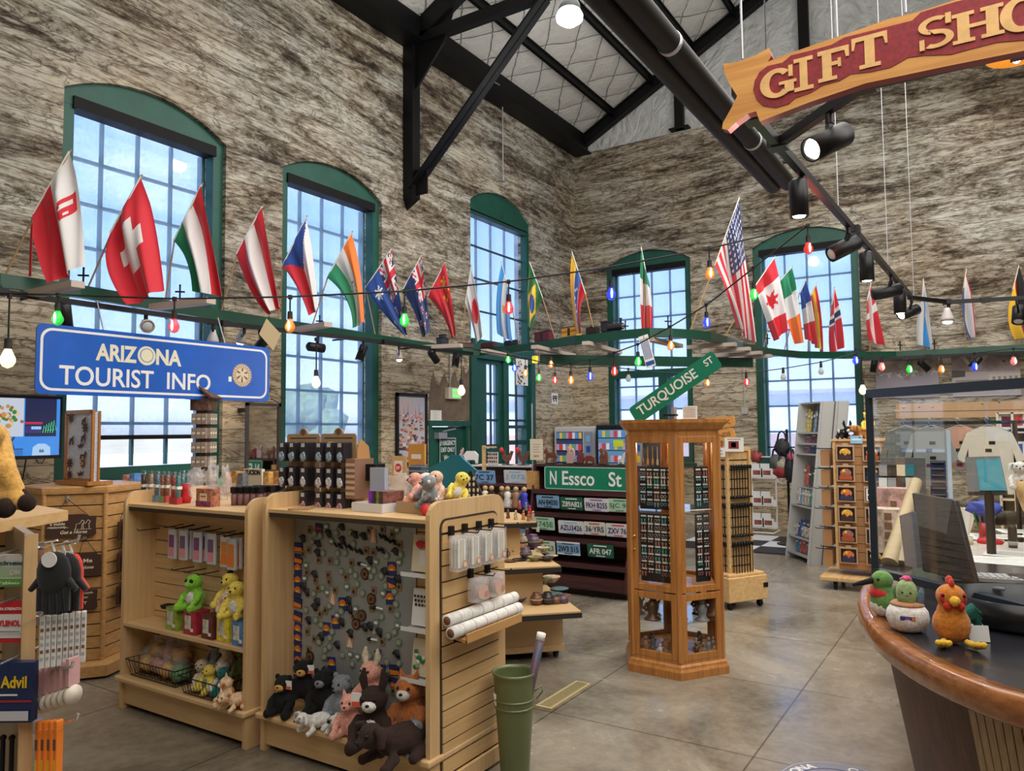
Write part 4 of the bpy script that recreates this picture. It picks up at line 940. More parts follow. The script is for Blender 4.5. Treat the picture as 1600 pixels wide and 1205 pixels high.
FL=[('poland',[(107,238),(120,300),(131,414)],[(51,335),(62,395),(78,444)],(4,430),7.3,'red and white flag with a small eagle shield, leftmost in the row'),('swiss',[(219,277),(236,350),(252,453)],[(172,364),(172,418),(205,478)],(131,440),7.6,'bright red flag with a white cross'),('hungary',[(314,290),(331,370),(347,463)],[(271,376),(291,412),(300,455)],(249,428),8.0,'red, white and green flag in front of the first window'),('austria',[(409,324),(424,400),(437,480)],[(369,397),(388,450),(417,491)],(344,440),8.4,'red, white, red flag hanging between the first two windows'),('czech',[(478,340),(488,410),(497,480)],[(441,416),(466,450),(484,495)],(428,444),8.8,'flag with a blue wedge over red and white'),('india',[(549,364),(562,430),(569,503)],[(511,434),(543,470),(552,514)],(478,492),9.2,'orange, white and green flag in front of the second window'),('australia',[(611,390),(624,455),(637,522)],[(571,450),(600,490),(632,525)],(586,518),9.6,'blue flag with a large white star and a union canton'),('zealand',[(658,400),(666,460),(671,518)],[(628,455),(648,490),(660,528)],(638,524),10.0,'blue flag with small red stars and a union canton'),('china',[(695,411),(706,470),(712,524)],[(668,463),(691,493),(706,529)],(716,530),10.3,'plain red flag with faint yellow stars'),('japan',[(736,417),(747,470),(754,526)],[(727,474),(737,505),(744,537)],(722,530),10.4,'white flag with a red disc'),('argentina',[(784,412),(776,465),(777,522)],[(797,462),(797,500),(801,534)],(812,528),10.3,'light blue and white striped flag with a golden sun'),('brazil',[(828,411),(824,460),(824,508)],[(848,466),(838,492),(831,516)],(870,526),10.0,'green flag with a yellow diamond and blue disc'),('venezuela',[(894,395),(892,450),(901,522)],[(915,460),(907,485),(908,521)],(931,516),9.6,'yellow, blue and red flag standing above the toy train'),('italy',[(1002,388),(999,455),(1001,520)],[(1009,425),(1018,465),(1020,512)],(1006,512),8.8,'green, white and red flag in front of the fourth window'),('usa',[(1155,310),(1168,425),(1179,539)],[(1117,415),(1136,465),(1152,512)],(1077,516),8.8,'largest flag, red and white stripes with a starry blue canton'),('canada',[(1210,403),(1222,460),(1229,517)],[(1178,450),(1190,480),(1211,533)],(1128,524),9.8,'red and white flag with a maple leaf'),('ireland',[(1237,418),(1248,470),(1259,535)],[(1218,440),(1227,485),(1240,538)],(1192,542),10.6,'green, white and orange flag'),('france',[(1259,438),(1268,485),(1277,540)],[(1250,458),(1256,495),(1260,530)],(1224,549),11.2,'blue, white and red vertical flag behind the orange one'),('spain',[(1275,445),(1283,500),(1286,550)],[(1267,462),(1272,500),(1275,542)],(1262,551),11.6,'red and yellow flag at the right of the far window bunch'),('norway',[(1304,451),(1313,500),(1318,543)],[(1300,476),(1297,515),(1299,553)],(1304,551),12.0,'red flag with a navy and white cross'),('denmark',[(1361,443),(1372,490),(1383,541)],[(1355,470),(1353,505),(1356,532)],(1360,551),12.2,'red flag with a white cross on the far wall'),('whiteblue',[(1443,437),(1451,490),(1459,549)],[(1441,470),(1435,505),(1434,536)],(1448,549),12.2,'white flag with one slanting blue band'),('dutch',[(1510,421),(1520,470),(1525,526)],[(1506,450),(1503,500),(1512,529)],(1510,546),12.2,'small red, white and blue striped flag on the far wall'),('german',[(1592,416),(1603,468),(1610,520)],[(1583,452),(1577,495),(1590,531)],(1594,541),12.2,'black, red and yellow flag at the right edge'),]
for f in FL:flag(*f)
p=PD(50,352,6.3);m=MB(red);m.beam(p,PD(47,432,6.3),.035,.006);m.build('hanging_ribbon',label='red lettered ribbon hanging under the leftmost flag',cat='ribbon')
# ------------------------------------------------------------------ things on the walls
# television
YT=6.9;p0,p1=PY(-60,618,YT),PY(99,619,YT);q1=PY(98,716,YT)
x0,x1,z0,z1=p0.x,p1.x,q1.z,p1.z
t=thing('television','wall television showing food, neon night, beach and road shield pictures','television',((x0+x1)/2,YT,z0))
m=MB(black);m.bx(x0,x1,YT,YT+.05,z0,z1);m.build('screen_frame',t,bevel=.006)
scr=lambda n,c,e=.85:mat('screen_'+n,(.02,.02,.02),.2,emit=c,es=e)
m=MB(scr('blue',(.05,.3,.9)));ix0,ix1,iz0,iz1=x0+.02,x1-.025,z0+.03,z1-.03;m.bx(ix0,ix1,YT-.002,YT,iz0,iz1);mx_=PY(38,650,YT).x;mz=PY(38,684,YT).z
y=YT-.003
m.bx(ix0,mx_-.005,y-.001,y,mz+.01,iz1,scr('plate',(.62,.68,.8)))
rn=random.Random(5)
def blob(m,cx,cz_,r,y,c,n=10):
 m.prism([(cx+r*math.cos(a*2*PI/n)*rn.uniform(.85,1.1),cz_+r*math.sin(a*2*PI/n)*rn.uniform(.85,1.1))for a in range(n)],(0,y,0),VX,VZ,VY,.0006,c)
for i in range(60):
 a=rn.uniform(0,6.28);r=rn.uniform(0,.1)**1;blob(m,mx_-.16+1.5*r*math.cos(a),(mz+iz1)/2+r*math.sin(a),rn.uniform(.012,.024),y-.002-i*2e-5,scr(*[('meat',(.5,.12,.03)),('rice',(.8,.6,.35)),('tan',(.6,.3,.1)),('herb',(.05,.25,.04))][i%4]),7)
nx0,nx1=mx_+.005,ix1-.03;nz0=PY(60,682,YT).z
m.bx(nx0,nx1,y-.001,y,nz0,iz1,scr('night',(.02,.03,.12),.6));m.bx(nx0,nx0+.14,y-.002,y,nz0+.115,nz0+.12,scr('neonred',(1,.02,.08),1.4));m.bx(nx0,nx0+.14,y-.002,y,nz0+.105,nz0+.108,scr('neonred',(1,.02,.08),1.4))
m.bx(nx0+.05,nx0+.13,y-.002,y,nz0+.06,nz0+.085,scr('neonblue',(.3,.7,1),1));
for k in range(9):m.bx(nx0+.01+k*.014,nx0+.014+k*.014,y-.002,y,nz0+.03,nz0+.085,scr('purple',(.15,.08,.5),.8))
for k in range(5):m.tube([Vector((nx1-.11+.02*k,y-.002,nz0+.03)),Vector((nx1-.10+.02*k,y-.002,nz0+.09+.012*k)),Vector((nx1-.08+.02*k,y-.002,nz0+.05))],.0025,scr('neongreen',(.1,.8,.3),1),n=4)
m.bx(ix0,mx_-.005,y-.001,y,iz0,iz0+.055,scr('sand',(.03,.2,.6)));m.bx(ix0,mx_-.005,y-.002,y,iz0+.055,iz0+.062,scr('dark',(.02,.05,.15)))
m.tube([Vector((mx_-.09,y-.003,iz0+.01)),Vector((mx_-.085,y-.003,iz0+.07)),Vector((mx_-.1,y-.003,iz0+.12)),Vector((mx_-.075,y-.003,iz0+.16))],[.006,.012,.01,.008],scr('dark',(.02,.05,.15)),n=5)
cx=(nx0+nx1)/2+.01;m.prism([(cx-.075,iz0),(cx+.075,iz0),(cx+.07,iz0+.07),(cx+.03,iz0+.1),(cx-.03,iz0+.1),(cx-.07,iz0+.07)],(0,y-.002,0),VX,VZ,VY,.001,scr('shirt',(.45,.7,1)))
m.text('66',(cx,y-.003,iz0+.04),VX,VZ,.03,scr('dark',(.02,.05,.15)),bold=.03)
m.build('screen_picture',t)
m=MB(black);m.tube([Vector((x1-.28,YT+.02,z0)),Vector((x1-.29,YT+.04,z0-.15)),Vector((x1-.33,YT+.1,z0-.3))],.006);m.tube([Vector((x1-.2,YT+.02,z0)),Vector((x1-.18,YT+.02,z0-.04)),Vector((x1-.15,YT+.02,z0-.04)),Vector((x1-.13,YT+.02,z0))],.004);m.build('cable',t)
m=MB(black);m.bx(x1-.5,x1-.3,YT+.05,YL,z0+.2,z0+.3);m.build('wall_mount',t)
# framed poster of a canyon town
def frame_thing(name,label,cat,x0,x1,z0,z1,y,fw,fm,draw,group=None):
 t=thing(name,label,cat,((x0+x1)/2,y,z0),group)
 m=MB(fm)
 m.bx(x0,x1,y-.03,y,z0,z0+fw);m.bx(x0,x1,y-.03,y,z1-fw,z1);m.bx(x0,x0+fw,y-.03,y,z0,z1);m.bx(x1-fw,x1,y-.03,y,z0,z1);m.build('frame',t)
 m=MB(grey);draw(m,x0+fw,x1-fw,z0+fw,z1-fw,y-.012);m.build('picture',t);return t
def poster(m,x0,x1,z0,z1,y):
 m.bx(x0,x1,y,y+.005,z0,z1,mat('poster_sky',(.42,.50,.68),.6,col2=(.60,.45,.40),scale=3));rn=random.Random(9)
 for i in range(150):
  zf=rn.random()**1.3*.72;c=[('p_rust',(.42,.12,.06)),('p_slate',(.14,.16,.24)),('p_sand',(.62,.45,.32)),('p_white',(.68,.66,.66)),('p_dark',(.07,.05,.06)),('p_pink',(.55,.28,.26))][rn.randrange(6)]
  cx,cz_=rn.uniform(x0+.03,x1-.03),z0+.02+zf*(z1-z0);s_=.012+.03*(1-zf)
  m.bx(cx-s_,cx+s_,y-.001-i*2e-5,y,cz_-s_*.5,cz_+s_*rn.uniform(.4,1.1),mat(*c,.6))
 for k in range(7):cx=x0+(k+.5)*(x1-x0)/7;m.prism([(cx-.03,z0+.62*(z1-z0)),(cx+.03,z0+.62*(z1-z0)),(cx+.004,z0+(.78+.06*(k%3))*(z1-z0)),(cx-.004,z0+(.78+.06*(k%3))*(z1-z0))],(0,y-.0005,0),VX,VZ,VY,.0005,mat('p_pink',(.55,.28,.26),.6))
frame_thing('framed_poster','black framed poster of a crowded canyon town beside the second window','poster',8.50,9.22,1.35,2.44,YL-.02,.05,black,poster)
# hanging metal-framed mirror with a collage of shop goods reflected
ym=7.1;a,b=PY(383,629,ym),PY(437,631,ym);c_=PY(437,738,ym)
def mirror(m,x0,x1,z0,z1,y):
 m.bx(x0,x1,y,y+.005,z0,z1,mat('mirror_glass',(.75,.75,.76),.03,1.0))
t=frame_thing('wall_mirror','dark iron framed mirror hanging right of the first window','mirror',a.x,b.x,c_.z,b.z,ym,.035,mat('rusty_iron',(.035,.025,.02),.6),mirror)
m=MB(mat('rusty_iron',(.035,.025,.02),.6));q=Vector((b.x,ym,b.z));m.tube([q,q+Vector((.03,0,.02)),q+Vector((.06,0,.06)),q+Vector((.04,0,.09)),q+Vector((.015,0,.07)),q+Vector((.03,0,.05))],.008);m.tube([q+Vector((0,0,.0)),q+Vector((-.13,0,.06))],.006)
for z in(.1,.2):m.tube([q+Vector((0,0,-z)),q+Vector((.03,0,-z+.02)),q+Vector((.0,0,-z-.04))],.006)
m.build('scroll_ornament',t)
m=MB(black);m.bx(a.x+.2,a.x+.25,ym,YL,b.z-.1,b.z-.05);m.build('wall_bracket',t)
# notice, exit light, number sign, sale sign
def card(name,label,cat,px0,py0,px1,py1,plane,draw=None,col=paper,th=.006,ax='Y',kind=None):
 if ax=='Y':a,b=PY(px0,py1,plane),PY(px1,py0,plane);x0,x1,z0,z1=a.x,b.x,a.z,b.z;o,xd=(0,plane,0),VX;n=VY
 else:a,b=PX(px0,py1,plane),PX(px1,py0,plane);x0,x1,z0,z1=-a.y,-b.y,a.z,b.z;o,xd=(plane,0,0),NY;n=VX
 t=thing(name,label,cat,(a+b)/2-Vector((0,0,(b.z-a.z)/2)))if draw else None
 m=MB(col);m.prism([(x0,z0),(x1,z0),(x1,z1),(x0,z1)],o,xd,VZ,n,th)
 if not draw:return m.build(name,label=label,cat=cat)
 m.build('backing',t);m=MB(black)
 class K:pass
 k=K();k.m=m;k.x0,k.x1,k.z0,k.z1=x0,x1,z0,z1
 def tx(s,u,v,h,mm=None,wd=None,bold=.01):m.text(s,Vector(o)+xd*lerp(x0,x1,u)+VZ*lerp(z0,z1,v)-n*.0005,xd,VZ,h*(z1-z0),mm,width=wd*(x1-x0)if wd else None,bold=bold)
 def rc(u0,v0,u1,v1,mm,dz=.001):m.prism([(lerp(x0,x1,a_),lerp(z0,z1,b_))for a_,b_ in((u0,v0),(u1,v0),(u1,v1),(u0,v1))],Vector(o)-n*dz,xd,VZ,n,.0008,mm)
 def pl(ps,mm,dz=.0015):m.prism([(lerp(x0,x1,a_),lerp(z0,z1,b_))for a_,b_ in ps],Vector(o)-n*dz,xd,VZ,n,.0008,mm)
 k.tx,k.rc,k.pl=tx,rc,pl;draw(k);m.build('print',t);return t
def notice(k):
 for i in range(12):k.rc(.15+.1*(i%2),.08+i*.07,.8-.12*(i%3),.095+i*.07,grey)
 k.rc(.1,.9,.9,.93,grey)
card('paper_notice','white paper notice taped above the emergency exit door','notice',673,663,690,641,YL-.01,notice)
def exitl(k):k.rc(.3,.12,.9,.88,mat('exit_green_glow',(.1,.5,.1),.4,emit=(.25,.95,.2),es=.9));k.tx('EXIT',.6,.5,.28,white,.5,.03)
card('exit_light','boxy wall light glowing green above the emergency door','sign',701,624,721,605,YL-.08,exitl,mat('beige_box',(.62,.62,.48),.5),.08)
m=MB(steel);q=PY(703,605,YL-.03);m.tube([q,Vector((q.x,q.y,q.z+.62)),Vector((q.x-.08,q.y,q.z+.72))],.012);m.build('conduit',label='grey conduit rising from the green exit light',cat='conduit')
def num(k):k.tx('66',.5,.5,.6,black,.75,.03)
card('number_sign','small white sign with black 66 on the bare concrete','sign',862,632,872,614,YL-.01,num,white)
for i,(x,y)in enumerate(((1164,642),)):
 p=PX(x,y,XB-.03);m=MB(mat('grey_box',(.5,.5,.48),.5));m.box(p,(.05,.12,.12));m.cyl(p,p+Vector((0,0,1.0)),.012);m.build('outlet_box',label='grey outlet box with a conduit on the wall between the far windows',cat='outlet')
 # photo prints on the far wall
def ph1(k):
 k.rc(0,0,1,1,mat('print_sky',(.38,.34,.40),.5),.0008);k.rc(0,0,1,.38,mat('print_ground',(.30,.25,.20),.6,var=.3,scale=9),.0012);k.rc(0,0,1,.1,mat('print_dark',(.10,.08,.07),.6),.0014)
 rn=random.Random(2)
 for i in range(90):
  u=rn.uniform(.0,.97);h=rn.uniform(.02,.06);b=.34+rn.uniform(0,.14)*(1-abs(u-.45));k.rc(u,b,u+rn.uniform(.02,.05),b+h,[mat('print_white',(.62,.58,.52),.6),mat('print_mid',(.30,.26,.24),.6)][i%2],.0016+i*1e-5)
 k.rc(.46,.5,.56,.58,mat('print_mid',(.3,.26,.24),.6),.003)
def ph2(k):
 k.rc(0,0,1,1,mat('print_sky2',(.52,.47,.47),.5),.0008);k.pl([(0,0),(1,0),(1,.46),(0,.42)],mat('print_road',(.34,.27,.27),.6,var=.3,scale=5));k.pl([(0,.38),(.2,.4),(.2,.54),(0,.56)],mat('print_dark',(.10,.08,.07),.6),.002)
 k.pl([(.55,.5),(1,.5),(1,.72),(.62,.76),(.55,.7)],mat('print_white',(.62,.58,.52),.6),.002);
 for i in range(5):k.rc(.6+.08*i,.56,.64+.08*i,.68,mat('print_mid',(.3,.26,.24),.6),.003)
 for x in(.1,.3,.5):k.pl([(.32,.42),(.34,.42),(x+.1,0),(x,0)],mat('print_white',(.62,.58,.52),.6),.0025)
 for i in range(12):k.rc(.05+.04*i,.62,.10+.04*i,.66+.08*(i%3),mat('print_mid',(.3,.26,.24),.6),.0022+i*1e-5)
 k.rc(.75,.2,.8,.24,mat('print_dark',(.1,.08,.07),.6),.003)
card('photo_print','sepia photo print of an old town with a hazy sky on the far wall','photo',1367,620,1468,560,XB-.03,ph1,mat('canvas_edge',(.3,.25,.2),.6),.02,'X')
card('photo_print','sepia photo print of a road and large building at the right of the far wall','photo',1486,617,1596,554,XB-.03,ph2,mat('canvas_edge',(.3,.25,.2),.6),.02,'X')
# things dangling from the shelf
def stripes(k):
 for i in range(6):k.rc(.1+.14*i,.1,.17+.14*i,.75,mat('flag_blue',(.01,.06,.3),.75));
 k.rc(.05,.82,.95,.95,mat('flag_blue',(.01,.06,.3),.75))
t=card('hanging_card','blue and white striped card dangling tilted under the shelf loop','card',997,575,1013,525,8.1,stripes,white,.004,'X')
t.rotation_euler=(-.25,0,0);m=MB(black);q=PX(1005,527,8.1);m.cyl(q-VZ*.02,Vector((q.x,q.y,ZS-.08)),.003,n=5);m.build('string',t)
def cowp(k):
 rn=random.Random(8)
 for i in range(40):u,v=rn.uniform(.05,.9),rn.uniform(.05,.93);k.pl([(u,v),(u+.12,v+.02),(u+.1,v+.05),(u+.02,v+.06)],black,.001+i*1e-5)
card('hanging_card','black and white patterned card hanging at the green doors','card',806,603,825,560,6.2,cowp,white,.004,'Y')
t=bpy.context.scene.objects[-1]if False else[o for o in bpy.data.objects if o.name.startswith('hanging_card')][-1];m=MB(black);q=PY(815,561,6.2);m.cyl(q,Vector((q.x,q.y,ZS)),.003,n=5);m.build('string',t)
def blank(k):k.rc(.2,.3,.8,.34,tan);k.rc(.2,.5,.8,.54,tan)
p=PD(420,522,6.3);t=thing('hanging_card','cream diamond shaped card hanging right of the blue road sign','card',p)
m=MB(mat('cream_card',(.72,.58,.36),.6));m.prism([(-.02,.13),(.1,.0),(.04,-.14),(-.08,0)],p,_r2,VZ,-_f,.004);m.build('card_face',t)
m=MB(black);m.cyl(p+VZ*.12,p+VZ*.2,.003,n=5);m.build('string',t)
m=MB(mat('yellow_tag',(.8,.6,.03),.5));p=PD(836,562,8.6);m.box(p,(.05,.05,.08));m.build('yellow_tag',label='small yellow tag on the green beam under the shelf loop',cat='tag')
# ------------------------------------------------------------------ wooden slat gondolas
ORD=['first','second','third','fourth','fifth','sixth','seventh','eighth','ninth','tenth','eleventh','twelfth','thirteenth','fourteenth','fifteenth','sixteenth']
def round_rect_poly(x0,x1,z0,z1,r,n=5):
 out=[(x0,z0),(x1,z0)]
 for cx,a in((x1-r,0),(x0+r,PI/2)):
  for i in range(n+1):out.append((cx+r*math.cos(a+i*PI/2/n),z1-r+r*math.sin(a+i*PI/2/n)))
 return out
def slats(m,c0,c1,z0,z1,pitch,axis,at,th,wm,back=True):
 """slat wall in a vertical plane; axis 'Y' = runs along Y at X=at"""
 n=int((z1-z0)/pitch)
 for i in range(n+1):
  a,b=z0+i*pitch+.006,min(z1,z0+(i+1)*pitch)
  if b<=a:continue
  if axis=='Y':m.bx(at-th,at,c0,c1,a,b,wm)
  else:m.bx(c0,c1,at-th,at,a,b,wm)
 if back:
  if axis=='Y':m.bx(at-.003,at+th*.6,c0,c1,z0,z1,dark)
  else:m.bx(c0,c1,at-.003,at+th*.6,z0,z1,dark)
def gondola(name,label,y0,y1,x0,x1,h,hs,shelves,ends=(True,True)):
 t=thing(name,label,'display shelf',((x0+x1)/2,(y0+y1)/2,0))
 xm=x0+.25
 for i,y in enumerate((y1,y0)):
  if not ends[i]:continue
  m=MB(maple);m.prism(round_rect_poly(x0,x1,.0,h,.09),(0,y-.014,0),VX,VZ,VY,.028);m.build('end_panel',t,bevel=.006)
 m=MB(maple_x);slats(m,y0+.015,y1-.015,.22,hs-.03,.098,'Y',xm-.01,.014,maple_y,True);slats(m,y0+.015,y1-.015,.22,hs-.03,.098,'Y',xm+.04,.014,maple_y,False);m.build('slat_panel',t)
 m=MB(maple_y);m.bx(x0+.02,x1-.02,y0+.015,y1-.015,hs-.02,hs);m.bx(x0+.02,x0+.03,y0+.02,y1-.02,hs-.045,hs-.02,dark);m.build('top_shelf',t)
 m=MB(maple_y);m.bx(x0-.03,x1+.03,y0-.03,y1+.03,.19,.222);m.build('base_deck',t,bevel=.008)
 m=MB(maple_y);m.bx(x0+.02,x1-.02,y0+.01,y1-.01,.035,.19);m.bx(x0+.06,x1-.06,y0+.05,y1-.05,0,.035,black);m.build('base_box',t)
 for z in shelves:
  m=MB(maple_y);m.bx(x0+.0,xm-.03,y0+.02,y1-.02,z-.02,z);m.bx(x0+.01,x0+.03,y0+.3,y0+.36,z-.035,z-.02,black);m.bx(x0+.01,x0+.03,y1-.4,y1-.34,z-.035,z-.02,black);m.build('shelf',t)
 return t
G1=gondola('slatwall_gondola','maple slatwall display with candy, plush toys and wire baskets',3.78,5.06,2.97,3.67,1.46,1.375,[.575])
G2=gondola('slatwall_gondola','maple slatwall display with the magnet board and dark plush toys',2.44,3.68,3.02,3.71,1.49,1.40,[])
# slatted face on the near end panel of the magnet gondola
ye=2.44-.014
t=thing('end_slatwall','maple slatwall end panel holding plastic packets and rolled prints','display panel',(3.36,ye,0))
m=MB(black);
def zz_(x,y):p=PY(x,y,ye);return p.x,p.z
m.prism(round_rect_poly(3.10,3.635,.10,1.40,.05),(0,ye-.004,0),VX,VZ,VY,.004,dark);m.build('slat_recess',t)
m=MB(maple_x)
for i in range(16):
 a=.11+i*.081
 if a+.075>1.36:break
 m.bx(3.112,3.625,ye-.012,ye-.004,a,a+.073)
m.prism(round_rect_poly(3.112,3.625,1.33,1.388,.045),(0,ye-.012,0),VX,VZ,VY,.008);m.build('slat_boards',t)
m=MB(maple);m.bx(3.02,3.72,ye-.03,ye-.012,.02,.10);m.build('kick_board',t)
# hooks + packets on the end panel
def hook(m,p,d,L_,mm=black,up=.015):
 p=Vector(p);d=Vector(d);m.box(p,(.028,.028,.05),mm);m.tube([p,p+d*L_,p+d*(L_+.012)+VZ*up],.0035,mm,n=6)
rnd=random.Random(4)
def packet_row(x0,x1,n,z,hgt,wdt,label,yy=ye,dy=-1):
 for i in range(n):
  u=x0+(x1-x0)*(i%4)/3 if n>4 else lerp(x0,x1,i/max(1,n-1))
  k=i//4
  y=yy+dy*(.05+.02*k)
  t=thing('plastic_packet',label%(ORD[i]),'packet',(u,y,z-hgt),'clear packets on the slatted end panel')
  m=MB(plastic_bag);m.bx(u-wdt/2,u+wdt/2,y-.008,y+.008,z-hgt,z);m.build('plastic_sleeve',t)
  m=MB(paper)
  for q in range(3):m.bx(u-wdt*.4+q*wdt*.28,u-wdt*.2+q*wdt*.28,y-.003,y+.003,z-hgt*.9,z-.02,[paper,cream,paper][q])
  m.build('paper_insert',t)
  m=MB(mat('coral_sticker',(.62,.28,.20),.5));m.prism([(u+wdt*.2+.02*math.cos(a*PI/8),z-hgt*.82+.02*math.sin(a*PI/8))for a in range(16)],(0,y-.0095,0),VX,VZ,VY,.001)
  m.prism([(u+wdt*.2+.013*math.cos(a*PI/8),z-hgt*.82+.013*math.sin(a*PI/8))for a in range(16)],(0,y-.0100,0),VX,VZ,VY,.0005,cream);m.build('sticker',t)
for u in(3.17,3.29,3.42,3.54):
 m=MB(black);hook(m,(u,ye-.02,1.335),(0,-1,0),.17);m.build('peg_hook',label='black peg hook %s along the top of the slatted end panel'%ORD[int(round((u-3.17)/.123))],cat='hook',group='peg hooks on the slatted end panel')
packet_row(3.17,3.54,12,1.315,.18,.085,'%s clear packet with paper strips, upper row of the slatted end panel')
for u in(3.34,3.50):
 m=MB(black);hook(m,(u,ye-.02,1.09),(0,-1,0),.15);m.build('peg_hook',label='black peg hook %s in the lower row of the slatted end panel'%('nearest the front' if u<3.4 else 'nearest the back'),cat='hook',group='peg hooks on the slatted end panel')
for i in range(8):
 u=3.34+(i%2)*.16;y=ye-.05-.016*(i//2);z=1.07
 t=thing('disc_packet','%s packet with a round disc, lower row of the slatted end panel'%ORD[i],'packet',(u,y,z-.12),'disc packets on the slatted end panel')
 m=MB(plastic_bag);m.bx(u-.055,u+.055,y-.006,y+.006,z-.12,z);m.build('plastic_sleeve',t)
 m=MB(mat('coral_pale',(.72,.48,.40),.5));m.prism([(u+.045*math.cos(a*PI/9),z-.07+.04*math.sin(a*PI/9))for a in range(18)],(0,y-.0075,0),VX,VZ,VY,.001);m.prism([(u+.03+.018*math.cos(a*PI/8),z-.085+.018*math.sin(a*PI/8))for a in range(16)],(0,y-.0085,0),VX,VZ,VY,.0008,mat('coral_sticker',(.62,.28,.20),.5));m.build('round_card',t)
 # ledge with two rolled prints
t=thing('wooden_ledge','sloping wooden ledge on the slatted end panel carrying the rolled prints','ledge',(3.38,ye-.08,.78));m=MB(slat_oak);m.box((3.39,ye-.08,.80),(.52,.14,.014),R=Matrix.Rotation(.12,3,'X'));m.bx(3.13,3.65,ye-.152,ye-.142,.785,.83);m.build('ledge_board',t);m=MB(black);m.bx(3.2,3.24,ye-.06,ye-.012,.76,.80);m.bx(3.5,3.54,ye-.06,ye-.012,.76,.80);m.build('ledge_bracket',t)
for i,(dy,z)in enumerate(((-.10,.845),(-.055,.895))):
 t=thing('rolled_print',['lower rolled white print resting at the front of the sloping ledge','upper rolled white print resting against the slatted end panel'][i],'poster',(3.38,ye+dy,z-.03))
 m=MB(mat('rolled_paper',(.80,.78,.74),.6,var=.12,scale=30));a,b=Vector((3.06+.03*i,ye+dy,z)),Vector((3.70,ye+dy,z));m.lathe([(.031,0),(.031,.64)],a,axis=VX,n=18);m.lathe([(.022,-.001),(.022,0)],a,axis=VX,n=16,m=brown);m.build('paper_roll',t)
 m=MB(grey)
 for k in range(6):m.lathe([(.0315,0),(.0315,.004)],a+VX*(.08+.1*k),axis=VX,n=18)
 m.build('printed_lines',t)
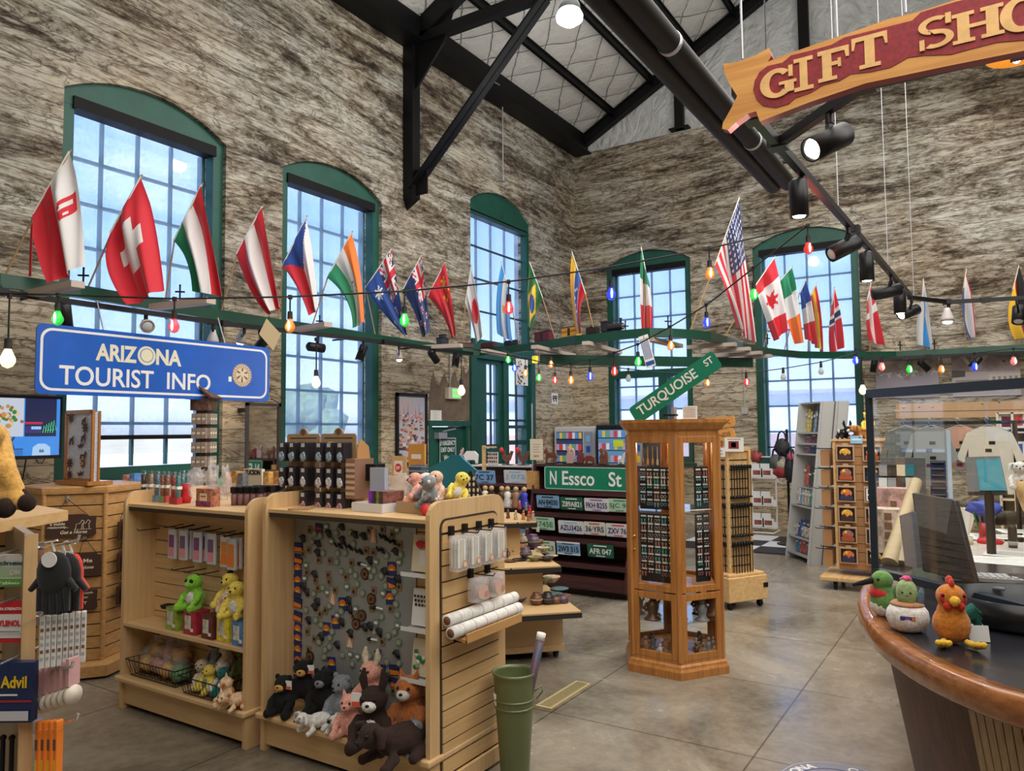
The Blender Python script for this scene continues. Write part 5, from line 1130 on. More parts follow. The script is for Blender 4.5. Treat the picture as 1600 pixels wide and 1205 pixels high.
 # ------------------------------------------------------------------ plush toy maker
PM={}
def pm(n,c):return mat('plush_'+n,c,.95 if max(c)>.1 else 1.0,var=.22,scale=60,bump=.35,bscale=140,sheen=.25 if max(c)>.1 else .02)
def plush(label,p,h,rz,col,pose='sit',belly=None,ear='round',muzzle=None,name='plush_toy',group='plush toys',extra=None,eye=True,tilt=0,remesh=True,cat='plush toy',spots=None,ecol=None):
 p=Vector(p);t=thing(name,label,cat,p,group)
 M_=Matrix.Translation(p)@Matrix.Rotation(rz,4,'Z')@Matrix.Rotation(tilt,4,'X')@Matrix.Scale(h,4)
 def nb(*mm):b=MB(*mm);b.M=M_;return b
 m=nb(col)
 if pose=='sit':
  hd=Vector((.06,0,.74));m.ball((0,0,.3),(.24,.25,.3));m.ball(hd,(.22,.23,.2));m.ball((.02,0,.55),(.17,.18,.12))
  for s in(-1,1):
   m.tube([(.05,s*.2,.46),(.2,s*.27,.34),(.28,s*.24,.24)],[.085,.08,.075]);m.ball((.29,s*.24,.23),.08,n=8)
   m.tube([(.05,s*.16,.12),(.25,s*.22,.09),(.38,s*.24,.1)],[.11,.095,.09]);m.ball((.40,s*.24,.12),(.08,.09,.11),n=8)
  snout=hd+Vector((.17,0,-.05));ez=hd+Vector((.18,0,.05))
 else:
  lg=.22 if pose=='stand' else .07
  hd=Vector((.52,0,.45 if pose=='lie' else .62));m.ball((0,0,.2+lg),(.42,.23,.21));m.ball(hd,(.18,.18,.17));m.tube([(.25,0,.25+lg),(.42,0,.38+lg*.5)],[.16,.13])
  for sx_ in(-1,1):
   for s in(-1,1):
    if pose=='stand':m.tube([(sx_*.26,s*.14,.3),(sx_*.28,s*.15,.14),(sx_*.29,s*.15,.03)],[.09,.075,.075])
    else:m.tube([(sx_*.24,s*.17,.13),(sx_*.24+.22,s*.25,.06)],[.09,.07]);m.ball((sx_*.24+.24,s*.25,.06),.075,n=8)
  m.tube([(-.4,0,.25+lg),(-.52,0,.2+lg)],[.05,.035])
  snout=hd+Vector((.15,0,-.05));ez=hd+Vector((.14,0,.05))
 if muzzle is None:m.ball(snout,(.09,.09,.07),n=8)
 o=m.build('body',t)
 if remesh:r=o.modifiers.new('r','REMESH');r.mode='VOXEL';r.voxel_size=h*.028;r.use_smooth_shade=True
 if muzzle is not None:m=nb(muzzle);m.ball(snout,(.11,.12,.09),n=10);m.build('muzzle',t)
 if belly is not None:
  m=nb(belly);m.ball((.1,0,.3)if pose=='sit' else(.1,0,.16),(.16,.17,.22)if pose=='sit' else(.3,.2,.14),n=10);m.build('belly_patch',t)
 if spots is not None:
  m=nb(spots);rn=random.Random(int(abs(p.x*100+p.z*77)))
  for i in range(9):
   a,b=rn.uniform(0,6.28),rn.uniform(-.9,.9)
   c=Vector((math.cos(a)*math.cos(b),math.sin(a)*math.cos(b),math.sin(b)))
   ctr=Vector((0,0,.3))if i<6 else hd;rr=Vector((.24,.25,.3))if i<6 else Vector((.21,.22,.19))
   if pose!='sit' and i<6:rr=Vector((.42,.23,.21));ctr=Vector((0,0,.2+lg))
   m.ball(ctr+Vector((c.x*rr.x,c.y*rr.y,c.z*rr.z))*.93,.06,n=8)
  m.build('spots',t)
 for s in(-1,1):
  m=nb(ecol or col)
  if ear=='round':m.ball(hd+Vector((0,s*.17,.15)),(.04,.075,.075),n=8)
  elif ear=='long':m.tube([hd+Vector((0,s*.12,.12)),hd+Vector((-.02,s*.17,.3)),hd+Vector((-.02,s*.15,.45))],[.05,.07,.025])
  elif ear=='point':m.tube([hd+Vector((0,s*.11,.12)),hd+Vector((0,s*.15,.29))],[.07,.01])
  elif ear=='floppy':m.tube([hd+Vector((0,s*.14,.12)),hd+Vector((.02,s*.26,.08)),hd+Vector((.03,s*.27,-.08))],[.05,.07,.05])
  else:continue
  m.build('ear',t)
 if eye:
  for s in(-1,1):m=nb(black);m.ball(ez+Vector((0,s*.09,0)),.028,n=8);m.build('eye',t)
  m=nb(black);m.ball(snout+Vector((.09,0,.03)),(.025,.035,.025),n=8);m.build('nose',t)
 if extra:extra(t,nb,hd)
 return t
def tagx(side=1,c=(.75,.08,.03)):
 def f(t,nb,hd):
  m=nb(white);m.box(hd+Vector((.12,side*.22,.02)),(.02,.16,.2));m.box(hd+Vector((.135,side*.22,-.04)),(.006,.14,.07),mat('tag_red',(.7,.1,.04),.6));m.build('paper_tag',t)
 return f
BLK,DBR,WHT,GLD,PNK,GRY=pm('black',(.008,.008,.009)),pm('dark_brown',(.03,.014,.010)),pm('white',(.72,.70,.66)),pm('golden',(.62,.33,.07)),pm('pink',(.75,.36,.28)),pm('grey',(.22,.24,.27))
LIM,YEL,GIR,RST,CRM,TEA=pm('lime',(.25,.62,.04)),pm('yellow',(.82,.66,.10)),pm('giraffe_cream',(.72,.50,.30)),pm('rust',(.50,.16,.04)),pm('cream',(.68,.58,.42)),pm('teal',(.02,.16,.15))
zd=.222
# toys on the deck of the magnet gondola (rz: they face the aisle, -X)
def at_deck(x,y,z=zd):p=PZ(x,y,z);return p
A=PI
plush('black bear lying with a red paper tag at the left end of the magnet gondola',Vector((3.06,3.53,.225)),.24,A+.25,BLK,'sit',muzzle=GLD,extra=tagx(1))
plush('second black bear propped just behind the red tagged one',Vector((3.14,3.46,.30)),.24,A+.5,BLK,'sit',muzzle=GLD,extra=tagx(1))
plush('small white and grey cow toy lying between the black bears and the pig',at_deck(497,1140),.19,A-.2,WHT,'lie',spots=GRY,ear='floppy')
plush('little black and white cow toy left of the pink pig',at_deck(528,1138),.17,A+.6,WHT,'lie',spots=BLK,ear='floppy')
plush('pink pig toy sitting in the middle of the dark toys',at_deck(548,1150),.24,A+.3,PNK,'sit',ear='point',muzzle=PNK)
plush('dark grey toy heaped behind the pink pig',Vector((3.14,3.14,.25)),.26,A,GRY,'sit')
plush('navy black toy heaped behind the cows',Vector((3.15,3.3,.25)),.26,A+.3,BLK,'sit',muzzle=GRY)
plush('dark brown donkey toy with white muzzle and a red tag',at_deck(585,1168),.34,A+.4,DBR,'sit',muzzle=WHT,ear='long',extra=tagx(-1),belly=WHT)
plush('pink and tan rabbit toy peeking over the donkey',Vector((3.14,2.92,.34)),.28,A,PNK,'sit',ear='long',ecol=CRM)
plush('big shaggy dark brown buffalo toy near the end panel',at_deck(628,1185),.36,A-.2,DBR,'lie',ear='floppy')
plush('rust brown horse toy standing at the back by the end panel',Vector((3.15,2.66,.25)),.34,A+.2,RST,'sit',muzzle=WHT,ear='point')
plush('small grey and white toy tucked against the end panel',at_deck(652,1178),.18,A-.4,GRY,'sit',muzzle=WHT)
plush('dark toy lying under the right corner of the magnet board',Vector((3.14,2.80,.25)),.22,A+.2,BLK,'lie')
# ------------------------------------------------------------------ magnet board with magnets
xmb=3.335
xb_=3.02+.25-.028
t=thing('magnet_board','grey steel magnet board covered with souvenir magnets','board',(xb_,3.2,.3))
m=MB(mat('board_steel',(.36,.38,.38),.35,.35,var=.1,scale=2));m.bx(xb_-.004,xb_,2.70,3.66,.26,1.36);m.build('board_sheet',t)
m=MB(steel);m.bx(xb_-.007,xb_-.002,2.695,2.71,.26,1.36);m.build('board_edge',t)
def BP(x,y):p=PX(x,y,xb_-.004);return p.y,p.z
mg={}
def mk_magnet(kind):
 m=MB()
 D_=-VX
 def pr(poly,mm,d0,d1):m.prism(poly,Vector((0,0,0))-VX*d1,NY,VZ,VX,d1-d0,mm)
 hexp=lambda r,n=8,k=1:[(r*math.cos(a*2*PI/n),r*k*math.sin(a*2*PI/n))for a in range(n)]
 sq=lambda w_,h_:[(-w_,-h_),(w_,-h_),(w_,h_),(-w_,h_)]
 if kind=='sunset':
  pr(sq(.026,.032),navy,0,.004)
  for k in range(7):a=PI*(k+.5)/7;pr([(0,-.008),(.026*math.cos(a-.16),-.008+.030*math.sin(a-.16)),(.026*math.cos(a+.16),-.008+.030*math.sin(a+.16))],orange,.004,.0048)
  pr([(-.013,-.008),(.013,-.008),(.009,.002),(-.009,.002)],yellow,.0048,.0055)
 elif kind=='round':pr(hexp(.019,12),mat('magnet_verdigris',(.20,.27,.22),.45,.3),0,.005);pr(hexp(.012,9),mat('magnet_pale',(.42,.44,.36),.5,.2),.005,.007)
 elif kind=='tan':pr(sq(.015,.018),mat('magnet_tan',(.26,.17,.09),.6),0,.005);pr(hexp(.009,6),dark,.005,.007)
 elif kind=='dark':m.ball((-.006,0,0),(.008,.022,.019),mat('magnet_dark',(.02,.022,.03),.4),7,bumpy=.9,seed=3)
 elif kind=='disc':pr(hexp(.028,14),dark,0,.005);pr(hexp(.021,12),mat('magnet_copper',(.30,.13,.06),.4,.5),.005,.007);pr(hexp(.010,6),dark,.007,.009)
 elif kind=='photo':pr(sq(.030,.024),black,0,.004);pr([(-.027,-.021),(.027,-.021),(.027,-.004),(-.027,.002)],orange,.004,.005);pr([(-.027,.003),(.027,-.003),(.027,.021),(-.027,.021)],navy,.004,.005)
 elif kind=='blue':pr(sq(.026,.026),navy,0,.004);pr(sq(.02,.006),red,.004,.005)
 elif kind=='tall':pr(sq(.022,.034),mat('magnet_salmon',(.55,.30,.22),.5),0,.004);pr([(-.016,-.03),(.018,-.03),(.004,.03)],cream,.004,.005)
 elif kind=='lizard':m.tube([(-.006,-.03,-.012),(-.008,-.01,.006),(-.008,.01,-.002),(-.006,.03,.014)],[.003,.008,.007,.003],black,n=6);m.tube([(-.006,-.014,-.012),(-.006,0,.016)],.003,black,n=5)
 elif kind=='knife':m.tube([(-.006,-.03,0),(-.006,.03,.006)],.006,white,n=6);m.ball((-.007,.02,.004),(.007,.018,.01),black,7)
 elif kind=='shield':pr([(0,-.022),(.02,-.006),(.018,.014),(0,.018),(-.018,.014),(-.02,-.006)],mat('magnet_verdigris',(.20,.27,.22),.45,.3),0,.005);pr(sq(.010,.006),white,.005,.006)
 return m
MD={}
desc={'sunset':'navy magnet with orange sun rays','round':'small round grey-green magnet','tan':'small square tan magnet','dark':'dark lumpy little magnet','disc':'copper coloured disc magnet','photo':'magnet with a sunset photo','blue':'blue and red square magnet','tall':'upright salmon coloured magnet','lizard':'black lizard shaped magnet','knife':'white and black slim magnet','shield':'grey-green shield shaped magnet'}
cntm={}
def magnet(kind,px_,py_,where=None):
 y,z=BP(px_,py_)
 zone=('top' if py_<870 else 'upper part' if py_<930 else 'middle' if py_<990 else 'lower part' if py_<1040 else 'bottom')+(' left' if px_<505 else ' right' if px_>580 else ' centre')
 key=(kind,zone);cntm[key]=cntm.get(key,0)+1
 lab='%s%s at the %s of the board'%(desc[kind],'' if cntm[key]==1 else ', '+['','second','third','fourth','fifth','sixth','seventh','eighth','ninth','tenth','next','last'][min(11,cntm[key]-1)]+' one',zone)
 if where:lab=where
 if kind not in MD:
  m=mk_magnet(kind);vs=m.v;o=m.build('souvenir_magnet',label=lab,cat='magnet',group='magnets on the steel board')
  # recentre on its own back plane
  off=Vector(o.location);
  for v in o.data.vertices:v.co+=off
  MD[kind]=o
 else:
  o=MD[kind].copy();C.objects.link(o);o['label']=lab
 o.scale=(1.2,1.2,1.2);o.location=(xb_-.0045,y,z);o.rotation_euler=(rnd.uniform(-.15,.15),0,0);return o
for x,y in((536,944),(525,972),(511,983),(519,1037),(465,1051),(481,1051),(466,1078),(494,1080),(511,1084),(481,1086),(596,1049),(613,889),(610,934)):magnet('sunset',x,y)
for y in(888,907,923,983,998,1015,1032):magnet('sunset',466,y)
for x,y in((467,855),(467,873),(466,942),(466,963),(612,912),(617,1047),(619,1068)):magnet('photo',x,y)
magnet('blue',499,826);magnet('tall',520,934);magnet('tall',583,838);magnet('tall',547,1001)
for x,y in((581,936),(566,962),(571,897),(485,1026),(557,975)):magnet('disc',x,y)
for x,y in((600,840),(614,847),(596,860),(546,855),(562,862),(530,853)):magnet('lizard',x,y)
for x,y in((568,883),(592,951),(584,1000)):magnet('knife',x,y)
rg=random.Random(21);placed=[(o_.location.y,o_.location.z)for o_ in bpy.data.objects if o_.name.startswith('souvenir_magnet')]
tries=0
while len(placed)<190 and tries<6000:
 tries+=1
 x,y=rg.uniform(474,628),rg.uniform(822,1085)
 if 930<y<1075 and rg.random()<.55:continue
 if 520<x<590 and y>990 and rg.random()<.7:continue
 q=BP(x,y)
 if min(math.hypot(q[0]-a,q[1]-b)for a,b in placed)<.040:continue
 if q[0]>3.635 or q[0]<2.73 or q[1]>1.33:continue
 placed.append(q);magnet(rg.choice(['round','round','tan','dark','dark','shield','tan','round']),x,y)
 # cards on clear ledges right of the magnet board
for i,(y,kind)in enumerate(((862,0),(945,1),(1022,2))):
 zt_=PX(648,y,3.2).z
 t=thing('gift_card_pack',['pack with a red bow on the top clear ledge by the magnet board','white lattice patterned pack on the middle clear ledge by the magnet board','pack with green sprigs on the lowest clear ledge by the magnet board'][i],'card pack',(3.17,2.58,zt_-.1))
 m=MB([cream,white,cream][i]);m.box((3.17,2.58,zt_),(.01,.16,.19),R=Matrix.Rotation(.12,3,'Y'));m.build('card',t)
 m=MB(dark)
 for a in range(6):
  for b in range(6):
   if kind==1:m.box((3.163+.004*(3-b)*.9,2.58+(a-2.5)*.022,zt_+(b-2.5)*.024),(.004,.013,.012))
 if kind==0:m.ball((3.155,2.6,zt_+.05),(.01,.03,.02),red,8);m.ball((3.155,2.56,zt_+.05),(.01,.025,.018),red,8);m.box((3.158,2.58,zt_-.02),(.004,.05,.08),white)
 if kind==2:
  for k in range(14):m.ball((3.155,2.52+.12*rnd.random(),zt_-.06+.12*rnd.random()),(.008,.014,.012),[green,white,mat('sage',(.2,.4,.15),.6)][k%3],6)
 m.build('decoration',t)
 m=MB(mat('acrylic',(.75,.78,.78),.1));m.bx(3.09,3.22,2.47,2.68,zt_-.112,zt_-.106);m.bx(3.09,3.094,2.47,2.68,zt_-.106,zt_-.09);m.build('clear_ledge',label='%s clear ledge beside the magnet board'%['top','middle','lowest'][i],cat='ledge')
 # ------------------------------------------------------------------ goods on the candy gondola
zt1,zt2=1.376,1.401
def bx_thing(name,label,cat,p,d,m_,parts=(),rz=0,group=None,bevel=0):
 """box of size d standing at p (base centre); parts: list of (name, local centre rel. base, size, material)"""
 p=Vector(p)
 if not parts:
  m=MB(m_);m.box(p+VZ*d[2]/2,d,rz=rz);return m.build(name,label=label,cat=cat,group=group,bevel=bevel)
 t=thing(name,label,cat,p,group);m=MB(m_);m.box(p+VZ*d[2]/2,d,rz=rz);m.build('body',t,bevel=bevel)
 R=Matrix.Rotation(rz,3,'Z')
 for n_,c,s_,mm in parts:
  m=MB(mm);m.box(p+R@Vector(c),s_,rz=rz);m.build(n_,t)
 return t
cols={'choc':(.10,.04,.02),'mixed':(.40,.22,.12),'bluegrey':(.10,.18,.26),'speck':(.30,.12,.08),'cherry':(.42,.05,.05),'sea':(.08,.22,.24)}
tube_spec=[(224,783,'choc',(.75,.5,.08),'clear tube of chocolate candies, leftmost on the candy shelf'),(235,783,'mixed',(.8,.62,.1),'clear tube of mixed nuts with a yellow base'),(245,784,'bluegrey',(.15,.25,.4),'clear tube of blue grey candies'),(254,785,'speck',(.2,.3,.15),'narrow clear tube of speckled candies'),(261,785,'speck',(.6,.1,.1),'clear tube of red and grey candies with a red base'),(271,787,'cherry',(.45,.03,.05),'clear tube of red over teal candies'),(278,788,'sea',(.45,.03,.05),'second clear tube of red over teal candies'),(285,783,'sea',(.1,.2,.25),'clear tube of teal candies behind the red bag'),(292,781,'bluegrey',(.3,.3,.35),'pale tube partly hidden behind the red bag')]
for x,y,c,bc,lb in tube_spec:
 p=PZ(x,y,zt1);t=thing('candy_tube',lb,'candy',p,'candy tubes on the left gondola')
 m=MB(mat('candy_'+c,cols[c],.35,var=.6,scale=70));m.cyl(p+VZ*.04,p+VZ*.19,.017,m=0,n=12)
 m.build('candies',t)
 m=MB(case_glass);m.lathe([(.0185,.04),(.0185,.215)],p,n=12);m.build('clear_tube',t)
 m=MB(mat('base_%s'%c+str(int(bc[0]*10)),bc,.4));m.bx(p.x-.02,p.x+.02,p.y-.02,p.y+.02,p.z,p.z+.045);m.bx(p.x-.0185,p.x+.0185,p.y-.0185,p.y+.0185,p.z+.1,p.z+.12,white);m.build('label_base',t)
p=PZ(290,786,zt1);t=thing('gift_bag','clear cellophane bag tied with a red ribbon on the candy shelf','bag',p)
m=MB(red);m.lathe([(.03,0),(.04,.04),(.025,.09),(.04,.13),(.01,.12)],p,n=9);m.build('red_ribbon',t)
m=MB(plastic_bag);m.ball(p+Vector((.04,-.05,.1)),(.05,.05,.1),bumpy=.8,seed=4,n=14);m.ball(p+Vector((.04,-.06,.2)),(.04,.07,.04),bumpy=1,seed=5,n=12);m.build('cellophane',t)
bx_thing('candy_box','maroon fruit candy box with a cream label on the candy shelf','box',PZ(325,791,zt1),(.07,.155,.115),mat('fruit_print',(.42,.16,.10),.5,var=.7,scale=28),[('label',(-.036,0,.06),(.002,.075,.05),cream),('base_stripe',(-.0365,0,.018),(.003,.155,.036),mat('plum',(.25,.03,.12),.5,var=.5,scale=30)),('brand_text',(-.038,0,.066),(.001,.05,.008),red)])
p=PZ(312,782,zt1)+Vector((.1,0,0))
m=MB(plastic_bag);m.ball(p+VZ*.12,(.04,.06,.13),bumpy=.9,seed=7,n=14);m.ball(p+Vector((.02,-.12,.11)),(.04,.05,.11),bumpy=.9,seed=9,n=14);m.build('cellophane_bag',label='tall crinkled cellophane bags standing behind the fruit candy box',cat='bag')
m=MB(green);m.ball(PZ(330,775,zt1)+Vector((.08,0,.1)),.03,bumpy=.4);m.build('green_bow',label='green bow behind the fruit candy box',cat='bow')
# rows of black topped pepper bags across the right end
k=0
for r in range(3):
 for c in range(5):
  p=PZ(352+c*10,791,zt1)+Vector((.07+r*.09,0,0))
  if p.y<3.8:continue
  t=thing('pepper_bag','black topped pepper candy bag, %s from the left in the %s row of bags'%(ORD[c],['front','middle','back'][r]),'bag',p,'black topped pepper bags')
  m=MB(mat('pepper_mix',(.35,.10,.07),.5,col2=(.10,.14,.2),scale=60));m.lathe([(.02,0),(.022,.05),(.018,.08)],p,n=8);m.build('contents',t)
  m=MB(black);m.bx(p.x-.018,p.x+.018,p.y-.02,p.y+.02,p.z+.08,p.z+.12);m.build('header_card',t);k+=1
  # hanging freeze dried candy pouches
for i,(x,y,c)in enumerate(((270,850,0),(287,852,1),(294,850,1),(309,855,0),(318,853,1),(331,858,1),(352,862,2),(363,866,2),(371,864,2))):
 xx=3.12+(.03 if i in(2,4,8)else 0);p=PX(x,y,xx)
 t=thing('candy_pouch',['white pouch with %s candy, %s from the left on the pegs'%(['pink and purple','dark pink','orange'][c],ORD[i])][0],'pouch',p-VZ*.09,'hanging candy pouches')
 m=MB(mat('pouch_white',(.62,.64,.70),.3));m.box(p,(.02,.085,.2));m.build('pouch',t,bevel=.006)
 m=MB([mat('candy_purple',(.22,.06,.22),.5),mat('candy_slate',(.18,.10,.22),.5),mat('candy_orange',(.80,.25,.04),.5)][c]);m.box(p+Vector((-.011,0,.02)),(.002,.055,.085));m.box(p+Vector((-.011,0,-.05)),(.0022,.06,.06),[pink,pink,orange][c]);m.build('picture',t)
 m=MB(black);m.box((3.215,p.y,p.z+.125),(.02,.02,.06));m.tube([(3.215,p.y,p.z+.125),(3.06,p.y,p.z+.115),(3.05,p.y,p.z+.125)],.0035,n=6);m.build('peg_hook',label='peg hook carrying the %s candy pouch from the left'%ORD[i],cat='hook',group='peg hooks of the candy gondola')
for i,(x,y)in enumerate(((306,885),(325,888),(345,892),(252,825))):
 p=PX(x,y,3.21);m=MB(black);m.box(p,(.02,.02,.06));m.tube([p,p+Vector((-.17,0,-.0)),p+Vector((-.18,0,.012))],.0035,n=6);m.build('peg_hook',label=['empty peg hook, left of three above the alien','empty peg hook, middle of three above the alien','empty peg hook, right of three above the alien','empty peg hook at the left end of the pouch row'][i],cat='hook',group='empty peg hooks of the candy gondola')
zs=.577
def alien(t,nb,hd):
 for s in(-1,1):m=nb(black);m.ball(hd+Vector((.17,s*.085,.04)),(.05,.065,.05),R=Matrix.Rotation(s*-.5,3,'X'));m.build('eye',t)
 m=nb(WHT);m.ball((.12,0,.32),(.16,.16,.2),n=10);m.build('belly_patch',t)
plush('bright green alien toy with big black eyes sitting on the candy boxes',PX(306,953,3.10),.25,A+.1,LIM,'sit',ear='none',eye=False,extra=alien,muzzle=LIM)
plush('brown and cream giraffe toy lying on the candy boxes',PX(345,953,3.10),.19,A/2+A*.9,GIR,'lie',spots=RST,ear='point')
plush('yellow and white toy standing behind the yellow one',PX(362,950,3.14),.24,A,YEL,'sit',belly=WHT,ear='none',extra=lambda t,nb,hd:(lambda m:(m.ball(hd+Vector((0,0,.2)),(.08,.08,.05)),m.build('dark_tuft',t)))(nb(BLK)))
plush('yellow toy with a white belly leaning on the right upright',PX(371,965,3.08),.24,A+.3,YEL,'sit',belly=WHT,ear='none')
bxs=[(266,985,.115,(.30,.42,.06),'green candy box with a clear window, leftmost'),(294,992,.12,(.42,.03,.05),'red candy box with a white bear shape'),(322,999,.11,(.14,.03,.03),'dark red and brown candy box'),(346,1003,.11,(.80,.62,.05),'yellow candy box'),(370,1010,.11,(.08,.22,.5),'blue candy box at the right end')]
for x,y,s_,c,lb in bxs:
 p=PZ(x,y,zs)+Vector((.06,0,0));nm='boxcol_'+lb.split()[0]+lb.split()[1]
 bx_thing('candy_box',lb+' on the middle shelf','box',p,(.11,s_,.14),mat(nm,c,.4,var=.35,scale=25),[('window',(-.0565,.012,.075),(.002,s_*.5,.085),mat('box_win',(.6,.58,.5),.3,var=.4,scale=30)),('price_label',(-.057,-s_*.25,.03),(.002,.025,.02),white),('top_flap',(0,0,.1415),(.11,s_,.003),mat(nm+'t',tuple(k_*.6 for k_ in c),.4))])
m=MB(black);p=PX(262,950,3.12);m.lathe([(.04,0),(.05,.02),(.01,.03)],p);m.build('dark_pouch',label='flat black pouch lying on the green candy box',cat='pouch')
# wire baskets
def basket(label,c,sx_,sy_,h):
 t=thing('wire_basket',label,'basket',c);m=MB(black);x0,x1,y0,y1=c[0]-sx_/2,c[0]+sx_/2,c[1]-sy_/2,c[1]+sy_/2;z=c[2]
 P4=lambda g,zz__:[Vector((x0-g,y0-g,zz__)),Vector((x1+g,y0-g,zz__)),Vector((x1+g,y1+g,zz__)),Vector((x0-g,y1+g,zz__)),Vector((x0-g,y0-g,zz__))]
 m.tube(P4(.025,z+h),.004,n=5);m.build('rim',t);m=MB(black);m.tube(P4(0,z+.004),.003,n=5)
 n=int(sy_/.03)
 for i in range(n+1):
  y=lerp(y0,y1,i/n);yo=lerp(y0-.025,y1+.025,i/n)
  m.tube([(x0-.025,yo,z+h),(x0,y,z+.004),(x1,y,z+.004),(x1+.025,yo,z+h)],.002,n=4)
 for i in range(7):x=lerp(x0,x1,i/6);m.tube([(x,y0-.025,z+h),(x,y0,z+.004),(x,y1,z+.004),(x,y1+.025,z+h)],.002,n=4)
 m.build('wire_grid',t);return t
basket('long black wire basket full of candy bags on the bottom shelf',(3.10,4.74,.226),.2,.5,.11)
basket('black wire basket full of toys on the bottom shelf',(3.07,4.18,.226),.2,.36,.11)
rb_=random.Random(6)
for i,(dx,dy,z,c)in enumerate(((0,.20,.24,'lemon'),(.0,.07,.24,'pinkmix'),(-.02,-.06,.24,'lemon2'),(-.02,-.18,.24,'greenmix'),(.04,.15,.32,'lemon'),(.03,.0,.33,'pinkmix'),(.03,-.12,.33,'lemon2'))):
 cc={'lemon':((.8,.55,.05),(.6,.2,.04)),'pinkmix':((.75,.45,.35),(.5,.1,.1)),'lemon2':((.75,.55,.08),(.7,.15,.05)),'greenmix':((.08,.35,.05),(.03,.16,.03))}[c]
 p=Vector((3.10+dx,4.74+dy,z));t=thing('candy_bag',['clear bag of yellow candies at the left end of the long basket','clear bag of pink and red candies second in the long basket','clear bag of yellow and red candies third in the long basket','clear bag of green candies at the right end of the long basket','yellow candy bag on top at the left of the long basket','pink candy bag on top in the middle of the long basket','yellow candy bag on top at the right of the long basket'][i],'candy bag',p,'candy bags in the basket')
 m=MB(mat('mix_'+c,cc[0],.35,col2=cc[1],scale=45));m.ball(p+VZ*.05,(.06,.07,.055),bumpy=.5,seed=i);m.build('candies',t)
 m=MB(film('thin_bag',.16));m.ball(p+VZ*.065,(.07,.08,.07),bumpy=.6,seed=i,n=12);m.ball(p+VZ*.13,(.03,.06,.035),bumpy=.9,seed=i,n=10);m.build('clear_bag',t)
for i,(dx,dy,z,h,c,b,lb)in enumerate(((0,.12,.24,.19,CRM,None,'cream round toy at the left of the toy basket'),(-.04,.04,.24,.18,YEL,GRY,'yellow limbed grey toy hanging out of the toy basket'),(.0,-.06,.25,.2,WHT,None,'white round toy in the middle of the toy basket'),(-.03,-.12,.24,.18,TEA,None,'dark green toy at the right of the toy basket'),(.06,.08,.36,.2,GRY,None,'dark grey round toy on top of the toy basket'),(.04,-.04,.36,.18,CRM,WHT,'cream and white toy piled on the toy basket'),(.07,-.15,.34,.18,pm('olive',(.12,.15,.04)),None,'olive green toy at the back right of the toy basket'))):
 plush(lb,(3.09+dx,4.18+dy,z),h,A+rb_.uniform(-.8,.8),c,'sit',belly=b,ear='none',tilt=rb_.uniform(-.3,.3))
plush('spotted giraffe toy sprawled at the right of the toy basket',PZ(345,1110,.235)+Vector((.07,.03,0)),.18,A/2+.9,GIR,'sit',spots=RST,ear='point',muzzle=WHT)
plush('second spotted giraffe toy lying by the right upright',PZ(362,1112,.235)+Vector((.06,.03,0)),.18,A,GIR,'lie',spots=RST,ear='point')
# ------------------------------------------------------------------ goods on the magnet gondola
# two-panel cardboard stand with bagged stones
base=PZ(505,800,zt2);yc=base.y;xs=3.30
t=thing('card_display_stand','folding cardboard display stand with round topped headers full of dark packets','display stand',(xs,3.24,zt2))
pL,pR=PX(436,790,xs),PX(545,790,xs);kraft=mat('kraft_card',(.42,.28,.16),.7)
ymid=(pL.y+pR.y)/2;ztop=PX(490,678,xs+.1).z
for s,(a,b)in enumerate(((pL.y+.0,ymid+.006),(ymid-.006,pR.y))):
 m=MB(kraft);w_=abs(b-a);c=(a+b)/2
 poly=round_rect_poly(-w_/2,w_/2,zt2+.02,ztop,.02);m.prism(poly,(xs+.06,c,0),NY,VZ,VX,.008)
 m.prism([(.04*math.cos(q*PI/8),ztop+.035*math.sin(q*PI/8))for q in range(9)],(xs+.06,c,0),NY,VZ,VX,.008)
 m.prism([(.02*math.cos(q*PI/8),ztop+.012+.02*math.sin(q*PI/8))for q in range(16)],(xs+.058,c,0),NY,VZ,VX,.003,brown)
 m.prism([(-w_/2+.03,ztop-.03),(w_/2-.03,ztop-.03),(w_/2-.03,ztop-.024),(-w_/2+.03,ztop-.024)],(xs+.059,c,0),NY,VZ,VX,.002,dark);m.build('header_panel',t)
m=MB(mat('amber_card',(.50,.27,.10),.6));m.prism([(xs+.05,zt2),(xs+.22,zt2),(xs+.16,ztop-.08),(xs+.09,ztop-.03),(xs+.06,ztop-.1)],(0,pR.y-.01,0),VX,VZ,VY,.008);m.build('side_support',t);m=MB(kraft);m.prism([(xs+.05,zt2),(xs+.22,zt2),(xs+.1,ztop-.1)],(0,pL.y,0),VX,VZ,VY,.008);m.prism([(xs-.12,zt2),(xs+.06,zt2),(xs+.06,zt2+.1)],(0,pL.y-.01,0),VX,VZ,VY,.008,kraft);m.build('side_support',t)
rowz=[PX(480,y,xs).z for y in(706,745,783)]
